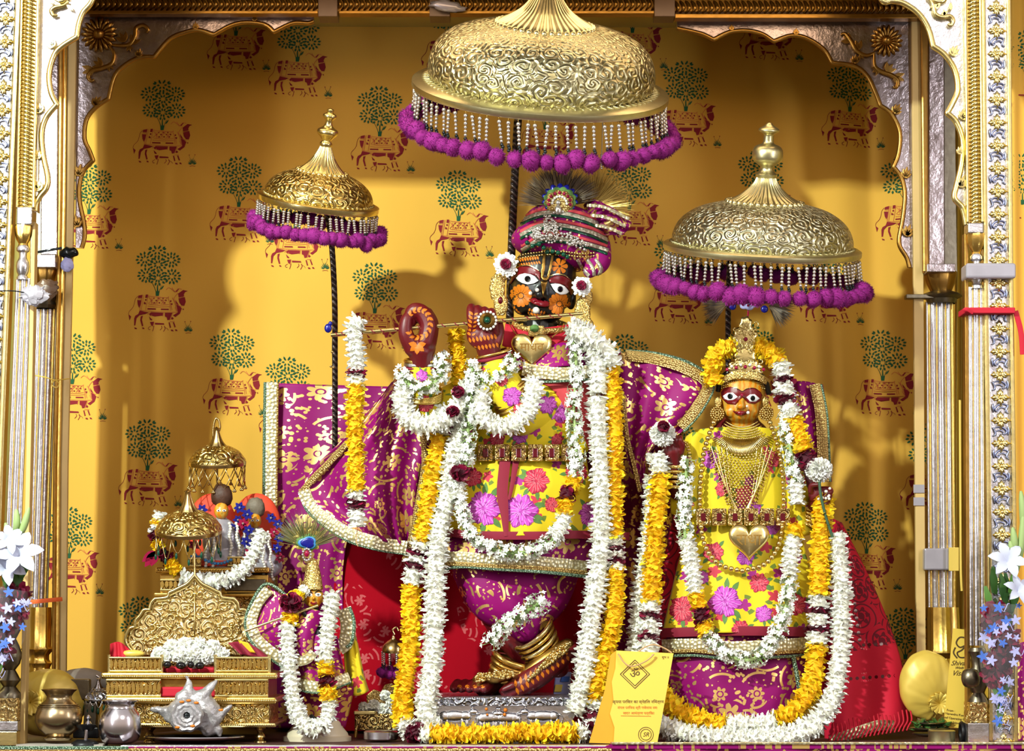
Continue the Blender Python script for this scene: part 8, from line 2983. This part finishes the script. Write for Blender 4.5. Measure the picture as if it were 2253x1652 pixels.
hk = thing('dark_ring', 'dark curled metal ring beside the small round tin', 'ring', P(2118, 1632, .13))
bangle((2116, 1612, .14), 22, 90, 'black_iron', hk, 4, 'ring_loop', 1.0, -20)
knob = lathe('round_knob', sprof([(0, 22), (14, 18), (20, 6), (20, -6), (14, -18), (0, -22)], .00102, 3), Matrix.Translation(P(2136, 1492, YF - .04)), 'tarnish', None, 24)
knob.name = 'metal_boss'
tag(knob, 'round tarnished metal knob on the right front pillar foot', 'boss')


def bouquet(label, base, top, tip_r, mouth_r, cone_top, rose_r, flowers, buds, seed, y, group='wrapped flower bouquets'):
    """tapering film cone with printed blossoms, roses inside, white lilies above"""
    r = thing('bouquet', label, 'bouquet', P(base[0], base[1], y), group)
    rnd = random.Random(seed)
    k_ = K(base[0], base[1], y)
    H = base[1] - cone_top
    prof = [(tip_r, 0), (tip_r * 1.1, H * .10), (tip_r * .8, H * .26), (tip_r * 1.4, H * .32), (mouth_r * .75, H * .45), (mouth_r, H * .62), (mouth_r * .98, H * .80), (mouth_r * .85, H)]
    p0, p1 = P(base[0], base[1], y), P(top[0], cone_top, y)
    axis = p1 - p0
    vs, fs, uv = lathe_vf(sprof(prof, k_, 3), 28, lambda a, i, z: 1 + .05 * sin(a * 5 + z * 40))
    q_ = Vector((0, 0, 1)).rotation_difference(axis.normalized()).to_matrix()
    b = B()
    for i in range(7):
        t = .50 + .07 * i
        c = (base[0] + (top[0] - base[0]) * t + rnd.uniform(-.35, .35) * mouth_r, base[1] + (cone_top - base[1]) * t, y + rnd.uniform(-.01, .02))
        ball_of(b, c, (rose_r,) * 3, 'rose', rnd, 50)
    b.out('roses', ['rose_petal', 'rose_core'], r, kind='stuff')
    b = B()
    for i in range(30):
        t = rnd.uniform(.1, 1.1)
        c = P(base[0] + (top[0] - base[0]) * t + rnd.uniform(-.5, .5) * mouth_r * min(1, t * 1.4), base[1] + (cone_top - base[1]) * t, y + .01)
        d = Vector((rnd.uniform(-.5, .5), rnd.uniform(-.4, .2), 1)).normalized()
        petal(b, c, d, d.cross(Vector((0, 1, 0))).normalized(), Vector((0, -1, 0)), .06, .016, .5)
    b.uv = [(0, 0)] * len(b.v)
    b.out('green_leaves', 'dark_leaf', r, kind='stuff')
    make('film_wrap', [p0 + q_ @ v for v in vs], fs, 'clear_film', r, True, uv)
    b = B()
    for i in range(30):
        t = rnd.uniform(.08, 1.0)
        wr = mouth_r * min(1, max(.2, (t - .2) * 2.4)) if t > .28 else tip_r
        a = rnd.uniform(-1.2, 1.2)
        cx, cy = base[0] + (top[0] - base[0]) * t + sin(a) * wr * .95, base[1] + (cone_top - base[1]) * t
        yf = y - cos(a) * wr * k_ * 1.06 - .003
        L = rnd.uniform(8, 15)
        a0 = rnd.random() * 6
        m_ = 1 if rnd.random() < .3 else 0
        for q2 in range(5):
            vs, fs, uv = poly_prism_vf(leaf_poly(cx, cy, a0 + 2 * pi * q2 / 5, L, L * .5, 3), yf - .0006, yf)
            b.add(vs, fs, m_)
        if i % 3 == 0:
            vs, fs, _ = tube_vf([P(cx + j * 4, cy + 10 * sin(j * 1.1 + a0), yf) for j in range(7)], .0009, 4)
            b.add(vs, fs, 0)
    b.out('printed_blossoms', ['lilac_print', 'blue_print'], r, False, kind='stuff')
    for (x, y_, R0, ang) in flowers:
        b = B()
        c = P(x, y_, y - .02)
        kf = K(x, y_, y)
        for i in range(6):
            a = 2 * pi * i / 6 + ang
            f = Vector((sin(ang) * .3, -.8, .35)).normalized()
            s1 = f.orthogonal().normalized()
            s2 = f.cross(s1)
            d = s1 * cos(a) + s2 * sin(a)
            sd = f.cross(d).normalized()
            n = len(b.v)
            row = [(0.0, .12, 0.0), (.3, .26, .3), (.7, .40, .5), (1.05, .26, .45), (1.3, .03, .3)]
            for t, ww, hh in row:
                for s_ in (-1, 0, 1):
                    b.v.append(c + (d * t + sd * (s_ * ww * .9) + f * (hh + (-.07 if s_ == 0 else 0))) * (R0 * kf))
            for j in range(4):
                for s_ in range(2):
                    q2 = n + j * 3 + s_
                    b.f.append((q2, q2 + 1, q2 + 4, q2 + 3))
                    b.m.append(0)
        b.uv = [(0, 0)] * len(b.v)
        b.out('white_lily', 'lily_white', r)
    for (x0, y0, x1, y1) in buds:
        m1 = ((x0 + x1) / 2 + 3, (y0 + y1) / 2)
        w_ = px_path([(x0, y0, y), (m1[0], m1[1], y - .01), (x1, y1, y - .012)], 5)
        n = len(w_)
        tube('gladiolus_bud', w_, [.001 + .0075 * sin(pi * (i + .6) / (n + .4)) for i in range(n)], 'green_stem', r, 8)
    return r


bouquet('wrapped bouquet of white lilies and dark roses leaning on the right pillar', (2198, 1634), (2202, 1300), 9, 46, 1330, 34, [(2216, 1236, 34, 0), (2238, 1300, 28, 1)], [(2230, 1230, 2228, 1160), (2238, 1260, 2252, 1120), (2250, 1180, 2246, 1080), (2226, 1250, 2222, 1190)], 3, .03)
bouquet('wrapped bouquet of white lilies and dark roses leaning on the left pillar', (-34, 1560), (22, 1300), 9, 52, 1290, 36, [(42, 1222, 42, .4), (12, 1250, 36, 2), (20, 1190, 28, 1)], [(32, 1180, 36, 1120), (38, 1190, 64, 1116), (20, 1220, 12, 1150)], 5, .03)

pk = thing('blue_packet', 'small blue and white printed packet behind the raised foot, on the pedestal', 'packet', P(1236, 1530, .50))
pbox('packet_body', 1222, 1478, 1258, 1532, .52, .53, 'lilac_print', pk, -6, .003)
pbox('yellow_patch', 1222, 1506, 1238, 1522, .517, .52, 'card_yellow', pk, -3, .001)
pbox('blue_patch', 1236, 1488, 1254, 1500, .517, .52, 'blue_print', pk, -3, .001)
tz = thing('silver_tassel', 'thin silvery bead tassel dangling under the largest umbrella, right of the feathers', 'tassel', P(1322, 360, .44))
tube('tassel_cord', px_path([(1326, 258, .44), (1324, 340, .44)], 2), .0012, 'bead_silver', tz, 5)
spheres('tassel_beads', [(P(1323 + (i % 2), 342 + i * 4, .44), .0032) for i in range(8)], 'bead_silver', tz, 8, 6, kind='stuff')
